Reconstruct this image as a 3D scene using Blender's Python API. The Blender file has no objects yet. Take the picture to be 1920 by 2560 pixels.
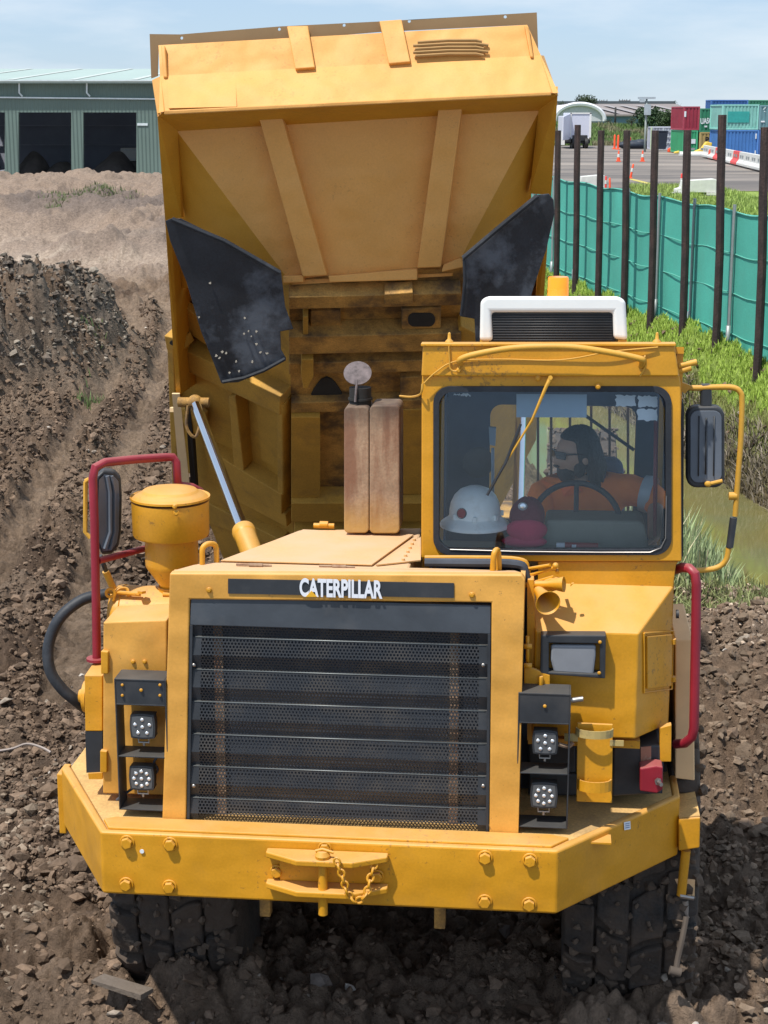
import bpy, bmesh, math, random
import numpy as np
from mathutils import Vector, Matrix
from mathutils.geometry import tessellate_polygon
R=math.radians
rng=random.Random(7); nr=np.random.default_rng(11)
sc=bpy.context.scene
# ------------------------------------------------------------------ camera, world, sun, exposure
CAMZ=4.2; PITCH=R(13.33); FPX=4200.0
cd=bpy.data.cameras.new("camera"); cam=bpy.data.objects.new("camera",cd); sc.collection.objects.link(cam)
cam.location=(0,0,CAMZ); cam.rotation_euler=(R(90)-PITCH,0,0)
cd.sensor_fit='VERTICAL'; cd.sensor_height=24.0; cd.lens=24.0*FPX/2560; cd.clip_start=.1; cd.clip_end=6000
sc.camera=cam
SUN=Vector((-.31,-.30,.90)).normalized()
elev=math.asin(SUN.z); azim=math.atan2(SUN.x,SUN.y)
w=bpy.data.worlds.new("World"); sc.world=w; w.use_nodes=True
nt=w.node_tree; nt.nodes.clear()
def N(nt,t,**kw):
    n=nt.nodes.new(t)
    for k,v in kw.items():
        if k.startswith('i_'): n.inputs[k[2:].replace('_',' ')].default_value=v
        else: setattr(n,k,v)
    return n
sky=N(nt,'ShaderNodeTexSky',sky_type='NISHITA',sun_disc=False,sun_elevation=elev,sun_rotation=azim,altitude=0,air_density=1.0,dust_density=.15,ozone_density=3.0)
bg=N(nt,'ShaderNodeBackground'); bg.inputs[1].default_value=.15
out=N(nt,'ShaderNodeOutputWorld')
tc=N(nt,'ShaderNodeTexCoord'); mp=N(nt,'ShaderNodeMapping'); mp.inputs['Scale'].default_value=(1,1,4.5); mp.inputs['Location'].default_value=(.3,.2,.15)
nz=N(nt,'ShaderNodeTexNoise'); nz.inputs['Scale'].default_value=4.2; nz.inputs['Detail'].default_value=7; nz.inputs['Roughness'].default_value=.55
cr=N(nt,'ShaderNodeValToRGB'); cr.color_ramp.elements[0].position=.44; cr.color_ramp.elements[1].position=.66; cr.color_ramp.elements[1].color=(.62,.62,.62,1)
mx=N(nt,'ShaderNodeMix',data_type='RGBA'); mx.inputs[7].default_value=(4.5,4.8,5.1,1)
L=nt.links.new
L(tc.outputs['Generated'],mp.inputs[0]); L(mp.outputs[0],nz.inputs['Vector']); L(nz.outputs[0],cr.inputs[0])
L(cr.outputs[0],mx.inputs[0]); tn=N(nt,'ShaderNodeMix',data_type='RGBA',blend_type='MULTIPLY'); tn.inputs[0].default_value=1; tn.inputs[7].default_value=(.56,.64,.80,1); L(sky.outputs[0],tn.inputs[6]); hz=N(nt,'ShaderNodeMix',data_type='RGBA'); hz.inputs[0].default_value=.68; hz.inputs[7].default_value=(2.45,3.15,3.95,1); L(tn.outputs[2],hz.inputs[6]); L(hz.outputs[2],mx.inputs[6]); L(mx.outputs[2],bg.inputs[0]); L(bg.outputs[0],out.inputs[0])
sd=bpy.data.lights.new("sun",'SUN'); sd.energy=3.9; sd.angle=R(1.0); sd.color=(1,.955,.88)
so=bpy.data.objects.new("sun",sd); sc.collection.objects.link(so); so.rotation_euler=SUN.to_track_quat('Z','Y').to_euler()
sc.view_settings.view_transform='Standard'; sc.view_settings.look='None'; sc.view_settings.exposure=.44; sc.view_settings.gamma=1
sc.cycles.max_bounces=7; sc.cycles.transparent_max_bounces=12; sc.cycles.caustics_reflective=False; sc.cycles.caustics_refractive=False

# ------------------------------------------------------------------ measuring: pixel of the photo -> point on a plane of known place
CP,SP=math.cos(PITCH),math.sin(PITCH); CAM=Vector((0,0,CAMZ))
def ray(px,py):
    a=(px-960)/FPX; b=(1280-py)/FPX
    return Vector((a,CP+b*SP,-SP+b*CP))
YAW=R(5.7); TO=Vector((-.254,6.83,0)); TU=Vector((math.cos(YAW),-math.sin(YAW),0)); TV=Vector((math.sin(YAW),math.cos(YAW),0))
def W2L(p):
    d=p-TO; return Vector((d.dot(TU),d.dot(TV),d.z))
def L2W(p): return TO+TU*p[0]+TV*p[1]+Vector((0,0,p[2]))
LC=W2L(CAM)
def lray(px,py):
    d=ray(px,py); return Vector((d.dot(TU),d.dot(TV),d.z))
def T(px,py,v=None,w=None,u=None):
    d=lray(px,py)
    k=((v-LC.y)/d.y) if v is not None else ((w-LC.z)/d.z) if w is not None else ((u-LC.x)/d.x)
    return LC+d*k
def WY(px,py,Y):
    d=ray(px,py); return CAM+d*(Y/d.y)
def WZ(px,py,z):
    d=ray(px,py); return CAM+d*((z-CAMZ)/d.z)
def B(px,py,Y): return W2L(WY(px,py,Y))

# ------------------------------------------------------------------ materials
def srgb(h):
    h=h.lstrip('#'); c=[int(h[i:i+2],16)/255 for i in (0,2,4)]
    return tuple(((x/12.92) if x<=.04045 else ((x+.055)/1.055)**2.4) for x in c)+(1,)
MATS={}
def mat(name,col,rough=.6,metal=0,var=.12,vscale=4,bump=0,bscale=40,dust=0,dustcol=(.42,.30,.20,1),stain=0,staincol=(.05,.035,.02,1),stscale=3,spec=.5,streak=False,trans=0,alpha=None,emit=None,coat=0,fine=0,st=(.52,.72),chips=0,dent=0):
    m=bpy.data.materials.new(name); m.use_nodes=True; t=m.node_tree; b=t.nodes['Principled BSDF']; l=t.links.new
    b.inputs['Roughness'].default_value=rough; b.inputs['Metallic'].default_value=metal; b.inputs['Specular IOR Level'].default_value=spec
    b.inputs['Coat Weight'].default_value=coat
    co=N(t,'ShaderNodeTexCoord').outputs['Object']
    n1=N(t,'ShaderNodeTexNoise'); n1.inputs['Scale'].default_value=vscale; n1.inputs['Detail'].default_value=6; n1.inputs['Roughness'].default_value=.6; l(co,n1.inputs['Vector'])
    col=tuple(col)+((1,) if len(col)==3 else ())
    r1=N(t,'ShaderNodeValToRGB'); r1.color_ramp.elements[0].position=.3; r1.color_ramp.elements[1].position=.7
    r1.color_ramp.elements[0].color=tuple(c*(1-var) for c in col[:3])+(1,); r1.color_ramp.elements[1].color=tuple(min(1,c*(1+var)) for c in col[:3])+(1,)
    l(n1.outputs[0],r1.inputs[0]); cur=r1.outputs[0]
    if fine:
        nf=N(t,'ShaderNodeTexNoise'); nf.inputs['Scale'].default_value=90; nf.inputs['Detail'].default_value=3; l(co,nf.inputs['Vector'])
        rf=N(t,'ShaderNodeMapRange'); rf.inputs[1].default_value=.3; rf.inputs[2].default_value=.7; rf.inputs[3].default_value=1-fine; rf.inputs[4].default_value=1+fine; l(nf.outputs[0],rf.inputs[0])
        mf=N(t,'ShaderNodeMix',data_type='RGBA',blend_type='MULTIPLY'); mf.inputs[0].default_value=1; l(cur,mf.inputs[6]); l(rf.outputs[0],mf.inputs[7]); cur=mf.outputs[2]
    if stain:
        mp=N(t,'ShaderNodeMapping'); l(co,mp.inputs[0]); mp.inputs['Scale'].default_value=(1,1,.18) if streak else (1,1,1)
        n2=N(t,'ShaderNodeTexNoise'); n2.inputs['Scale'].default_value=stscale; n2.inputs['Detail'].default_value=8; n2.inputs['Roughness'].default_value=.65; l(mp.outputs[0],n2.inputs['Vector'])
        r2=N(t,'ShaderNodeMapRange'); r2.inputs[1].default_value=st[0]; r2.inputs[2].default_value=st[1]; r2.inputs[3].default_value=0; r2.inputs[4].default_value=stain; l(n2.outputs[0],r2.inputs[0])
        m2=N(t,'ShaderNodeMix',data_type='RGBA'); l(r2.outputs[0],m2.inputs[0]); l(cur,m2.inputs[6]); m2.inputs[7].default_value=staincol; cur=m2.outputs[2]
    if chips:
        n5=N(t,'ShaderNodeTexNoise'); n5.inputs['Scale'].default_value=38; n5.inputs['Detail'].default_value=5; n5.inputs['Roughness'].default_value=.75; l(co,n5.inputs['Vector'])
        n6=N(t,'ShaderNodeTexNoise'); n6.inputs['Scale'].default_value=2.3; n6.inputs['Detail'].default_value=3; l(co,n6.inputs['Vector'])
        ma=N(t,'ShaderNodeMath',operation='MULTIPLY_ADD'); ma.inputs[1].default_value=.45; l(n6.outputs[0],ma.inputs[0]); l(n5.outputs[0],ma.inputs[2])
        r5=N(t,'ShaderNodeMapRange'); r5.inputs[1].default_value=.865; r5.inputs[2].default_value=.90; r5.inputs[4].default_value=chips; l(ma.outputs[0],r5.inputs[0])
        m5=N(t,'ShaderNodeMix',data_type='RGBA'); l(r5.outputs[0],m5.inputs[0]); l(cur,m5.inputs[6]); m5.inputs[7].default_value=(.13,.065,.03,1); cur=m5.outputs[2]
    if dust:
        g=N(t,'ShaderNodeNewGeometry'); sx=N(t,'ShaderNodeSeparateXYZ'); l(g.outputs['True Normal'],sx.inputs[0])
        r3=N(t,'ShaderNodeMapRange'); r3.inputs[1].default_value=.35; r3.inputs[2].default_value=.95; r3.inputs[4].default_value=dust; l(sx.outputs[2],r3.inputs[0])
        n3=N(t,'ShaderNodeTexNoise'); n3.inputs['Scale'].default_value=5; n3.inputs['Detail'].default_value=8; l(co,n3.inputs['Vector'])
        r4=N(t,'ShaderNodeMapRange'); r4.inputs[1].default_value=.3; r4.inputs[2].default_value=.65; r4.inputs[3].default_value=.45; l(n3.outputs[0],r4.inputs[0])
        mm=N(t,'ShaderNodeMath',operation='MULTIPLY'); l(r3.outputs[0],mm.inputs[0]); l(r4.outputs[0],mm.inputs[1])
        m3=N(t,'ShaderNodeMix',data_type='RGBA'); l(mm.outputs[0],m3.inputs[0]); l(cur,m3.inputs[6]); m3.inputs[7].default_value=dustcol; cur=m3.outputs[2]
        mr=N(t,'ShaderNodeMapRange'); mr.inputs[3].default_value=rough; mr.inputs[4].default_value=.85; l(mm.outputs[0],mr.inputs[0]); l(mr.outputs[0],b.inputs['Roughness'])
    l(cur,b.inputs['Base Color'])
    if bump:
        n4=N(t,'ShaderNodeTexNoise'); n4.inputs['Scale'].default_value=bscale; n4.inputs['Detail'].default_value=6; l(co,n4.inputs['Vector'])
        bp=N(t,'ShaderNodeBump'); bp.inputs['Strength'].default_value=bump; bp.inputs['Distance'].default_value=.02; l(n4.outputs[0],bp.inputs['Height']); l(bp.outputs[0],b.inputs['Normal'])
        if dent:
            n7=N(t,'ShaderNodeTexNoise'); n7.inputs['Scale'].default_value=2.6; n7.inputs['Detail'].default_value=2; l(co,n7.inputs['Vector']); b7=N(t,'ShaderNodeBump'); b7.inputs['Strength'].default_value=dent; b7.inputs['Distance'].default_value=.12; l(n7.outputs[0],b7.inputs['Height']); l(b7.outputs[0],bp.inputs['Normal'])
    if emit: b.inputs['Emission Color'].default_value=emit[0]; b.inputs['Emission Strength'].default_value=emit[1]
    if trans: b.inputs['Transmission Weight'].default_value=trans
    MATS[name]=m; return m
YEL=(.62,.285,.012)
yel=mat('yellow_paint',YEL,.42,var=.07,vscale=2.5,bump=.08,bscale=14,dust=.62,dustcol=(.60,.36,.16,1),stain=.22,staincol=(.26,.15,.05,1),stscale=3.2,fine=.05,chips=.5,dent=.25)
yel2=mat('yellow_paint_dusty',(.60,.31,.03),.6,var=.08,vscale=2,bump=.1,bscale=10,dust=.55,dustcol=(.60,.37,.17,1),stain=.16,staincol=(.38,.24,.11,1),stscale=2.5,fine=.05)
yelc=mat('yellow_paint_faded',(.66,.325,.055),.5,var=.07,vscale=2.5,bump=.1,bscale=9,dust=.6,dustcol=(.62,.40,.20,1),stain=.3,staincol=(.42,.25,.08,1),stscale=2.6,fine=.05,chips=.6,dent=.4)
yelw=mat('yellow_paint_chalky',(.69,.335,.08),.6,var=.06,vscale=1.5,bump=.12,bscale=5,dust=.35,dustcol=(.68,.38,.13,1),stain=.16,staincol=(.52,.25,.06,1),stscale=1.1,fine=.05,chips=.22,dent=.5)
yeld=mat('yellow_paint_deep',(.58,.27,.018),.6,var=.08,vscale=2,bump=.1,bscale=9,stain=.3,staincol=(.40,.20,.04,1),stscale=1.6,fine=.05,dent=.4)
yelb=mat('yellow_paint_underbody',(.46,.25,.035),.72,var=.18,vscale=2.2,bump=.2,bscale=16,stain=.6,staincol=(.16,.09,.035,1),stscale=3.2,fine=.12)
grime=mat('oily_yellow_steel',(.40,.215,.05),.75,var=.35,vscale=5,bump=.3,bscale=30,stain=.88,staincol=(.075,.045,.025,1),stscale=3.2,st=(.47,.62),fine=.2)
blk=mat('black_painted_steel',(.028,.031,.036),.5,var=.3,vscale=6,dust=.25,dustcol=(.2,.18,.15,1),stain=.3,staincol=(.10,.08,.06,1))
rub=mat('black_rubber',(.018,.021,.027),.6,var=.4,vscale=3,bump=.15,bscale=20,stain=.45,staincol=(.085,.09,.1,1),stscale=5,streak=True,fine=.2)
flapm=mat('scuffed_rubber_flap',(.020,.023,.030),.5,var=.4,vscale=3,bump=.15,bscale=12,stain=.8,staincol=(.12,.135,.16,1),stscale=2.5,st=(.48,.62),fine=.2)
tyrem=mat('muddy_rubber',(.030,.027,.025),.9,var=.35,vscale=5,bump=.9,bscale=18,stain=.95,staincol=(.075,.053,.038,1),stscale=3.5,st=(.36,.56),fine=.35)
redp=mat('red_paint',(.26,.013,.026),.4,var=.15,vscale=6,dust=.3,dustcol=(.5,.3,.25,1))
capm=mat('dusty_grey_cap',(.13,.105,.105),.85,var=.5,vscale=30)
chrome=mat('chrome',(.75,.77,.8),.12,metal=1,var=.05)
steel=mat('bare_steel',(.35,.33,.31),.45,metal=.9,var=.2)
rust=mat('rusty_muffler',(.34,.23,.15),.85,var=.3,vscale=5,bump=.12,bscale=40,st=(.44,.60),stain=.85,staincol=(.20,.092,.052,1),stscale=9,streak=True,fine=.12)
soot=mat('soot_black',(.02,.019,.018),.9,var=.4)
whitep=mat('white_plastic',(.80,.80,.77),.45,var=.04,stain=.25,staincol=(.55,.50,.42,1),stscale=5)
hatw=mat('hard_hat_white',(.90,.93,.91),.35,var=.05,stain=.35,staincol=(.45,.42,.36,1),stscale=14)
amber=mat('amber_lens',(.95,.25,.01),.2,var=.1,emit=((1,.28,.01,1),.25))
dark=mat('dark_bay',(.03,.033,.04),.8,var=.3)
cabin=mat('cabin_trim',(.09,.12,.18),.8,var=.2)
dark=mat('dark_interior',(.055,.065,.085),.8,var=.3)
greyi=mat('grey_dash',(.20,.21,.17),.75,var=.15,bump=.1)
hood_m=mat('yellow_paint_sunbleached',(.60,.35,.13),.8,var=.08,vscale=2,bump=.1,bscale=10,dust=.9,dustcol=(.60,.40,.25,1),stain=.3,staincol=(.45,.28,.16,1),stscale=4,fine=.08)
sunlit_pale=mat('sunlit_board',(.82,.60,.34),.7)  # pale tone paints sunlight onto the body's side board
crest_hl=mat('crest_highlight',(.16,.175,.175),.4,metal=.4,var=.3)  # lighter metal paints the bright highlight along each louvre crest
tanp=mat('tan_painted_panel',(.80,.52,.27),.7,var=.08,stain=.2,staincol=(.42,.28,.16,1))
dustdeck=mat('dusty_deck',(.56,.35,.13),.9,var=.2,vscale=7,stain=.5,staincol=(.20,.15,.10,1),fine=.15)
paper=mat('paper',(.36,.46,.55),.6,var=.05)
stickw=mat('sticker_white',(.75,.78,.8),.5,var=.1)
letter=mat('white_lettering',(.75,.76,.8),.4,var=.02)
letyel=mat('yellow_mark',(.75,.40,.02),.4,var=.02)
ledm=mat('led_silver',(.9,.92,.95),.12,metal=.6,var=.02)
skin=mat('skin',(.46,.27,.18),.55,var=.06)
hairm=mat('black_hair',(.012,.010,.010),.6,var=.3,bump=.6,bscale=60)
orange=mat('orange_shirt',(1.0,.23,.03),.85,var=.12,vscale=9,bump=.35,bscale=18)
navy=mat('navy_trousers',(.02,.03,.07),.85)
reflect_tape=mat('reflective_tape',(.5,.55,.58),.4)
hivis=mat('bright_orange',(1,.16,.02),.6)
capred=mat('burgundy_cloth',(.55,.03,.10),.85,var=.15,bump=.3,bscale=60)
shades=mat('sunglasses_black',(.005,.005,.006),.12)
glass=bpy.data.materials.new('window_glass'); glass.use_nodes=True
t=glass.node_tree; t.nodes.clear(); o_=N(t,'ShaderNodeOutputMaterial'); ms=N(t,'ShaderNodeMixShader'); tr=N(t,'ShaderNodeBsdfTransparent'); tr.inputs[0].default_value=(.95,.98,1,1)
gl=N(t,'ShaderNodeBsdfGlossy'); gl.inputs['Roughness'].default_value=.02; gl.inputs[0].default_value=(.9,.95,1,1); fr=N(t,'ShaderNodeFresnel'); fr.inputs[0].default_value=1.42
t.links.new(fr.outputs[0],ms.inputs[0]); t.links.new(tr.outputs[0],ms.inputs[1]); t.links.new(gl.outputs[0],ms.inputs[2]); t.links.new(ms.outputs[0],o_.inputs[0])
# perforated sheet: real holes (transparent) in a hex grid, in object space
def perf_mat():
    m=bpy.data.materials.new('perforated_black_steel'); m.use_nodes=True; t=m.node_tree; b=t.nodes['Principled BSDF']; l=t.links.new
    b.inputs['Base Color'].default_value=(.045,.047,.052,1); b.inputs['Roughness'].default_value=.5; b.inputs['Metallic'].default_value=.1
    uv=N(t,'ShaderNodeTexCoord').outputs['UV']; s=N(t,'ShaderNodeSeparateXYZ'); l(uv,s.inputs[0])
    P=.0165
    def M(op,a,bv=None):
        n=N(t,'ShaderNodeMath',operation=op)
        for i,x in enumerate((a,bv)):
            if x is None: continue
            if isinstance(x,(int,float)): n.inputs[i].default_value=x
            else: l(x,n.inputs[i])
        return n.outputs[0]
    x=M('DIVIDE',s.outputs[0],P); y=M('DIVIDE',s.outputs[1],P*.866)
    row=M('FLOOR',y); odd=M('MULTIPLY',M('MODULO',M('ABSOLUTE',row),2),.5)
    fx=M('SUBTRACT',M('FRACT',M('ADD',M('ADD',x,odd),100)),.5); fy=M('MULTIPLY',M('SUBTRACT',M('FRACT',y),.5),.866)
    d=M('SQRT',M('ADD',M('MULTIPLY',fx,fx),M('MULTIPLY',fy,fy)))
    hole=M('LESS_THAN',d,.33)
    no=N(t,'ShaderNodeTexNoise'); no.inputs['Scale'].default_value=6; no.inputs['Detail'].default_value=6; l(uv,no.inputs['Vector'])
    mr=N(t,'ShaderNodeMapRange'); mr.inputs[1].default_value=.45; mr.inputs[2].default_value=.7; l(no.outputs[0],mr.inputs[0])
    mi=N(t,'ShaderNodeMix',data_type='RGBA'); mi.inputs[6].default_value=(.026,.028,.032,1); mi.inputs[7].default_value=(.06,.052,.044,1); l(mr.outputs[0],mi.inputs[0]); l(mi.outputs[2],b.inputs['Base Color'])
    l(M('SUBTRACT',1,hole),b.inputs['Alpha'])
    return m
perf=perf_mat()

# ------------------------------------------------------------------ mesh builder and object helpers
class MB:
    def __init__(s): s.v=[]; s.f=[]; s.sm=[]; s.uv={}
    def add(s,vs,fs,smooth=False):
        o=len(s.v); s.v+= [tuple(x) for x in vs]; s.f+=[tuple(i+o for i in f) for f in fs]; s.sm+=[smooth]*len(fs); return s
    def prism(s,pts,off,smooth=False):
        pts=[Vector(p) for p in pts]; off=Vector(off); n=len(pts)
        vs=pts+[p+off for p in pts]
        fs=[tuple(range(n)),tuple(range(2*n-1,n-1,-1))]+[(i,i+n,(i+1)%n+n,(i+1)%n) for i in range(n)]
        return s.add(vs,fs,smooth)
    def ext(s,px,v,d):      # outline measured on the plane v, extruded backwards by d
        return s.prism([T(x,y,v=v) for x,y in px],(0,d,0))
    def box(s,a,b):
        x0,y0,z0=a; x1,y1,z1=b
        return s.prism([(x0,y0,z0),(x1,y0,z0),(x1,y0,z1),(x0,y0,z1)],(0,y1-y0,0))
    def obox(s,c,ax,ay,az):  # oriented box: centre, half axes
        c,ax,ay,az=map(Vector,(c,ax,ay,az))
        return s.prism([c-ax-ay-az,c+ax-ay-az,c+ax-ay+az,c-ax-ay+az],ay*2)
    def holes(s,outer,inners,off):
        loops=[[Vector(p) for p in outer]]+[[Vector(p) for p in q] for q in inners]; off=Vector(off)
        tri=tessellate_polygon(loops); flat=[p for lp in loops for p in lp]; n=len(flat)
        fs=[tuple(t) for t in tri]+[tuple(i+n for i in reversed(t)) for t in tri]; k=0
        for lp in loops:
            m=len(lp)
            for i in range(m): fs.append((k+i,k+(i+1)%m,k+(i+1)%m+n,k+i+n))
            k+=m
        return s.add(flat+[p+off for p in flat],fs)
    def cyl(s,a,b,r,r2=None,n=16,caps=True):
        a,b=Vector(a),Vector(b); r2=r if r2 is None else r2; d=(b-a).normalized(); x=d.orthogonal().normalized(); y=d.cross(x)
        o=len(s.v); vs=[]
        for c,rr in ((a,r),(b,r2)):
            vs+=[c+(x*math.cos(2*math.pi*i/n)+y*math.sin(2*math.pi*i/n))*rr for i in range(n)]
        s.add(vs,[(i,(i+1)%n,(i+1)%n+n,i+n) for i in range(n)],True)
        if caps: s.f+=[tuple(o+i for i in range(n-1,-1,-1)),tuple(o+n+i for i in range(n))]; s.sm+=[False]*2
        return s
    def tube(s,pts,r,n=10,rad=None):
        pts=[Vector(p) for p in pts]; m=len(pts); o=len(s.v); x=None; vs=[]
        for i,p in enumerate(pts):
            d=(pts[min(i+1,m-1)]-pts[max(i-1,0)]).normalized()
            x=d.orthogonal().normalized() if x is None else (x-d*x.dot(d)).normalized(); y=d.cross(x); rr=rad[i] if rad else r
            vs+=[p+(x*math.cos(2*math.pi*k/n)+y*math.sin(2*math.pi*k/n))*rr for k in range(n)]
        s.add(vs,[(i*n+k,i*n+(k+1)%n,(i+1)*n+(k+1)%n,(i+1)*n+k) for i in range(m-1) for k in range(n)],True)
        s.f+=[tuple(o+k for k in range(n-1,-1,-1)),tuple(o+(m-1)*n+k for k in range(n))]; s.sm+=[False]*2
        return s
    def lathe(s,prof,c,axis=(0,0,1),n=32,smooth=True):
        c=Vector(c); a=Vector(axis).normalized(); x=a.orthogonal().normalized(); y=a.cross(x); m=len(prof); vs=[]
        for r,h in prof: vs+=[c+a*h+(x*math.cos(2*math.pi*k/n)+y*math.sin(2*math.pi*k/n))*max(r,1e-4) for k in range(n)]
        return s.add(vs,[(i*n+k,i*n+(k+1)%n,(i+1)*n+(k+1)%n,(i+1)*n+k) for i in range(m-1) for k in range(n)],smooth)
    def ell(s,c,rx,ry,rz,n=16,m=10,rot=None,fn=None):
        c=Vector(c); vs=[]; 
        for j in range(m+1):
            th=math.pi*j/m
            for i in range(n):
                ph=2*math.pi*i/n; d=Vector((math.sin(th)*math.cos(ph),math.sin(th)*math.sin(ph),math.cos(th)))
                p=Vector((d.x*rx,d.y*ry,d.z*rz))
                if fn: p=fn(d,p)
                if rot: p=rot@p
                vs.append(c+p)
        return s.add(vs,[(j*n+i,(j+1)*n+i,(j+1)*n+(i+1)%n,j*n+(i+1)%n) for j in range(m) for i in range(n)],True)
    def merge(s,o): return s.add(o.v,o.f) or s
def link(o,parent=None):
    sc.collection.objects.link(o)
    if parent is not None: o.parent=parent
    return o
def obj(name,mb,m,parent=None,bevel=0,label=None,loc=None,kind=None,seg=2,recalc=True):
    me=bpy.data.meshes.new(name); me.from_pydata(mb.v,[],mb.f); me.polygons.foreach_set('use_smooth',mb.sm)
    if recalc:
        bm=bmesh.new(); bm.from_mesh(me); bmesh.ops.recalc_face_normals(bm,faces=bm.faces); bm.to_mesh(me); bm.free()
    me.update(); me.materials.append(m)
    if any(mb.sm):
        bm=bmesh.new(); bm.from_mesh(me)
        for e in bm.edges:
            if len(e.link_faces)==2 and e.calc_face_angle(0)>R(42): e.smooth=False
        bm.to_mesh(me); bm.free()
    o=bpy.data.objects.new(name,me); link(o,parent)
    if bevel:
        b=o.modifiers.new('bevel','BEVEL'); b.width=bevel; b.segments=seg; b.limit_method='ANGLE'; b.angle_limit=R(35)
    if label: o['label']=label
    if loc is not None: o.location=loc
    if kind: o['kind']=kind
    return o
def tag(o,label,cat,group=None,kind=None):
    o['label']=label; o['category']=cat
    if group: o['group']=group
    if kind: o['kind']=kind
    return o
def empty(name,loc,rz=0,label=None,cat=None,group=None):
    o=bpy.data.objects.new(name,None); o.location=loc; o.rotation_euler=(0,0,rz); o.empty_display_size=.2; link(o)
    if label: tag(o,label,cat,group)
    return o
def copy_tree(o,parent=None):
    c=o.copy(); sc.collection.objects.link(c)
    if parent is not None: c.parent=parent
    for ch in list(o.children): copy_tree(ch,c)
    return c
def smooth(pts,n=6,closed=False):
    P=[Vector(p) for p in pts]; outp=[]
    for i in range(len(P)-1):
        p0=P[max(i-1,0)]; p1=P[i]; p2=P[i+1]; p3=P[min(i+2,len(P)-1)]
        for k in range(n):
            t=k/n; outp.append(.5*((2*p1)+(p2-p0)*t+(2*p0-5*p1+4*p2-p3)*t*t+(3*p1-p0-3*p2+p3)*t**3))
    outp.append(P[-1]); return outp
def rrect(x0,y0,x1,y1,r,n=6):   # rounded rectangle in pixels
    o=[]
    for cx,cy,a in ((x1-r,y0+r,-90),(x1-r,y1-r,0),(x0+r,y1-r,90),(x0+r,y0+r,180)):
        for k in range(n+1):
            t=R(a+90*k/n); o.append((cx+r*math.cos(t),cy+r*math.sin(t)))
    return o
def textmesh(name,s,size,m,parent,M,bold=.0,sx=1.0,depth=.002):
    c=bpy.data.curves.new(name,'FONT'); c.body=s; c.size=size; c.align_x='CENTER'; c.align_y='CENTER'; c.extrude=depth; c.offset=bold
    tmp=bpy.data.objects.new(name+'_tmp',c); sc.collection.objects.link(tmp); dg=bpy.context.evaluated_depsgraph_get(); dg.update()
    me=bpy.data.meshes.new_from_object(tmp.evaluated_get(dg)); bpy.data.objects.remove(tmp)
    me.transform(M@Matrix.Diagonal((sx,1,1,1))); me.name=name; me.materials.clear(); me.materials.append(m)
    o=bpy.data.objects.new(name,me); link(o,parent); return o
def face_matrix(c,right,up):
    r=Vector(right).normalized(); u=Vector(up).normalized(); n=r.cross(u).normalized(); u=n.cross(r)
    M=Matrix(((r.x,u.x,n.x,c[0]),(r.y,u.y,n.y,c[1]),(r.z,u.z,n.z,c[2]),(0,0,0,1))); return M

# ------------------------------------------------------------------ ground
def hsh(ix,iy,s):
    h=(ix.astype(np.int64)*374761393+iy.astype(np.int64)*668265263+s*1442695041)&0xffffffff
    h=((h^(h>>13))*1274126177)&0xffffffff; h=h^(h>>16)
    return (h&0xffffff)/float(0xffffff)
def vn(x,y,s=0):
    ix=np.floor(x); iy=np.floor(y); fx=x-ix; fy=y-iy; fx=fx*fx*(3-2*fx); fy=fy*fy*(3-2*fy)
    a=hsh(ix,iy,s); b=hsh(ix+1,iy,s); c=hsh(ix,iy+1,s); d=hsh(ix+1,iy+1,s)
    return (a*(1-fx)+b*fx)*(1-fy)+(c*(1-fx)+d*fx)*fy
def fbm(x,y,o=5,s=0,g=.5):
    r=0; a=1; t=0
    for i in range(o):
        r=r+a*vn(x,y,s+i*17); t+=a; a*=g; x=x*2.03+3.7; y=y*2.03+1.3
    return r/t
def clod(x,y,s=0):   # bumps of random height: lumps of soil
    ix=np.floor(x); iy=np.floor(y); best=np.zeros_like(x)
    for dx in (-1,0,1):
        for dy in (-1,0,1):
            cx=ix+dx; cy=iy+dy; px=cx+hsh(cx,cy,s+1); py=cy+hsh(cx,cy,s+2); r=.35+.5*hsh(cx,cy,s+3)
            d=np.sqrt((x-px)**2+(y-py)**2)/r; best=np.maximum(best,np.clip(1-d*d,0,1)**.6*r)
    return best
def ss(a,b,x): t=np.clip((x-a)/(b-a),0,1); return t*t*(3-2*t)
def fenced(X,Y): return (X-4.87)*.99+(Y-21.9)*.137
def masks(X,Y):
    e=fenced(X,Y); n=fbm(X*.35,Y*.35,4,5)-.5
    far=ss(-.1,.0,e)
    d=np.sqrt(((X+9.2)/5.3)**2+((Y-27.2)/5.0)**2)+(n*.35); mound=ss(0,.26,1.04-d)
    sand=ss(50,58,Y+10*n+4*(fbm(X*.25+9,Y*.25,4,44)-.5)+1.1*np.clip(X+12,-6,6))*(1-ss(78,95,Y))*(1-ss(-1,4,X))
    pond=ss(14.6,15.9,Y+.8*n+.12*(X-2.5))*ss(1.5,2.5,X+.6*n+.02*(Y-15))*(1-ss(-.98,-.62,e+.3*n))*(1-ss(34,40,Y))
    return e,n,far,mound,sand,pond
RUT=[WZ(px,py,-.15).to_2d() for px,py in ((150,1720),(205,1500),(260,1330),(330,1150),(392,1010),(425,900),(428,820),(395,765),(330,728),(230,700),(100,680))]
RUT2=[WZ(px,py,-.15).to_2d() for px,py in ((-60,1500),(60,1330),(170,1170),(255,1040),(330,930),(345,850),(318,795),(230,750),(110,718),(-40,700))]
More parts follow.
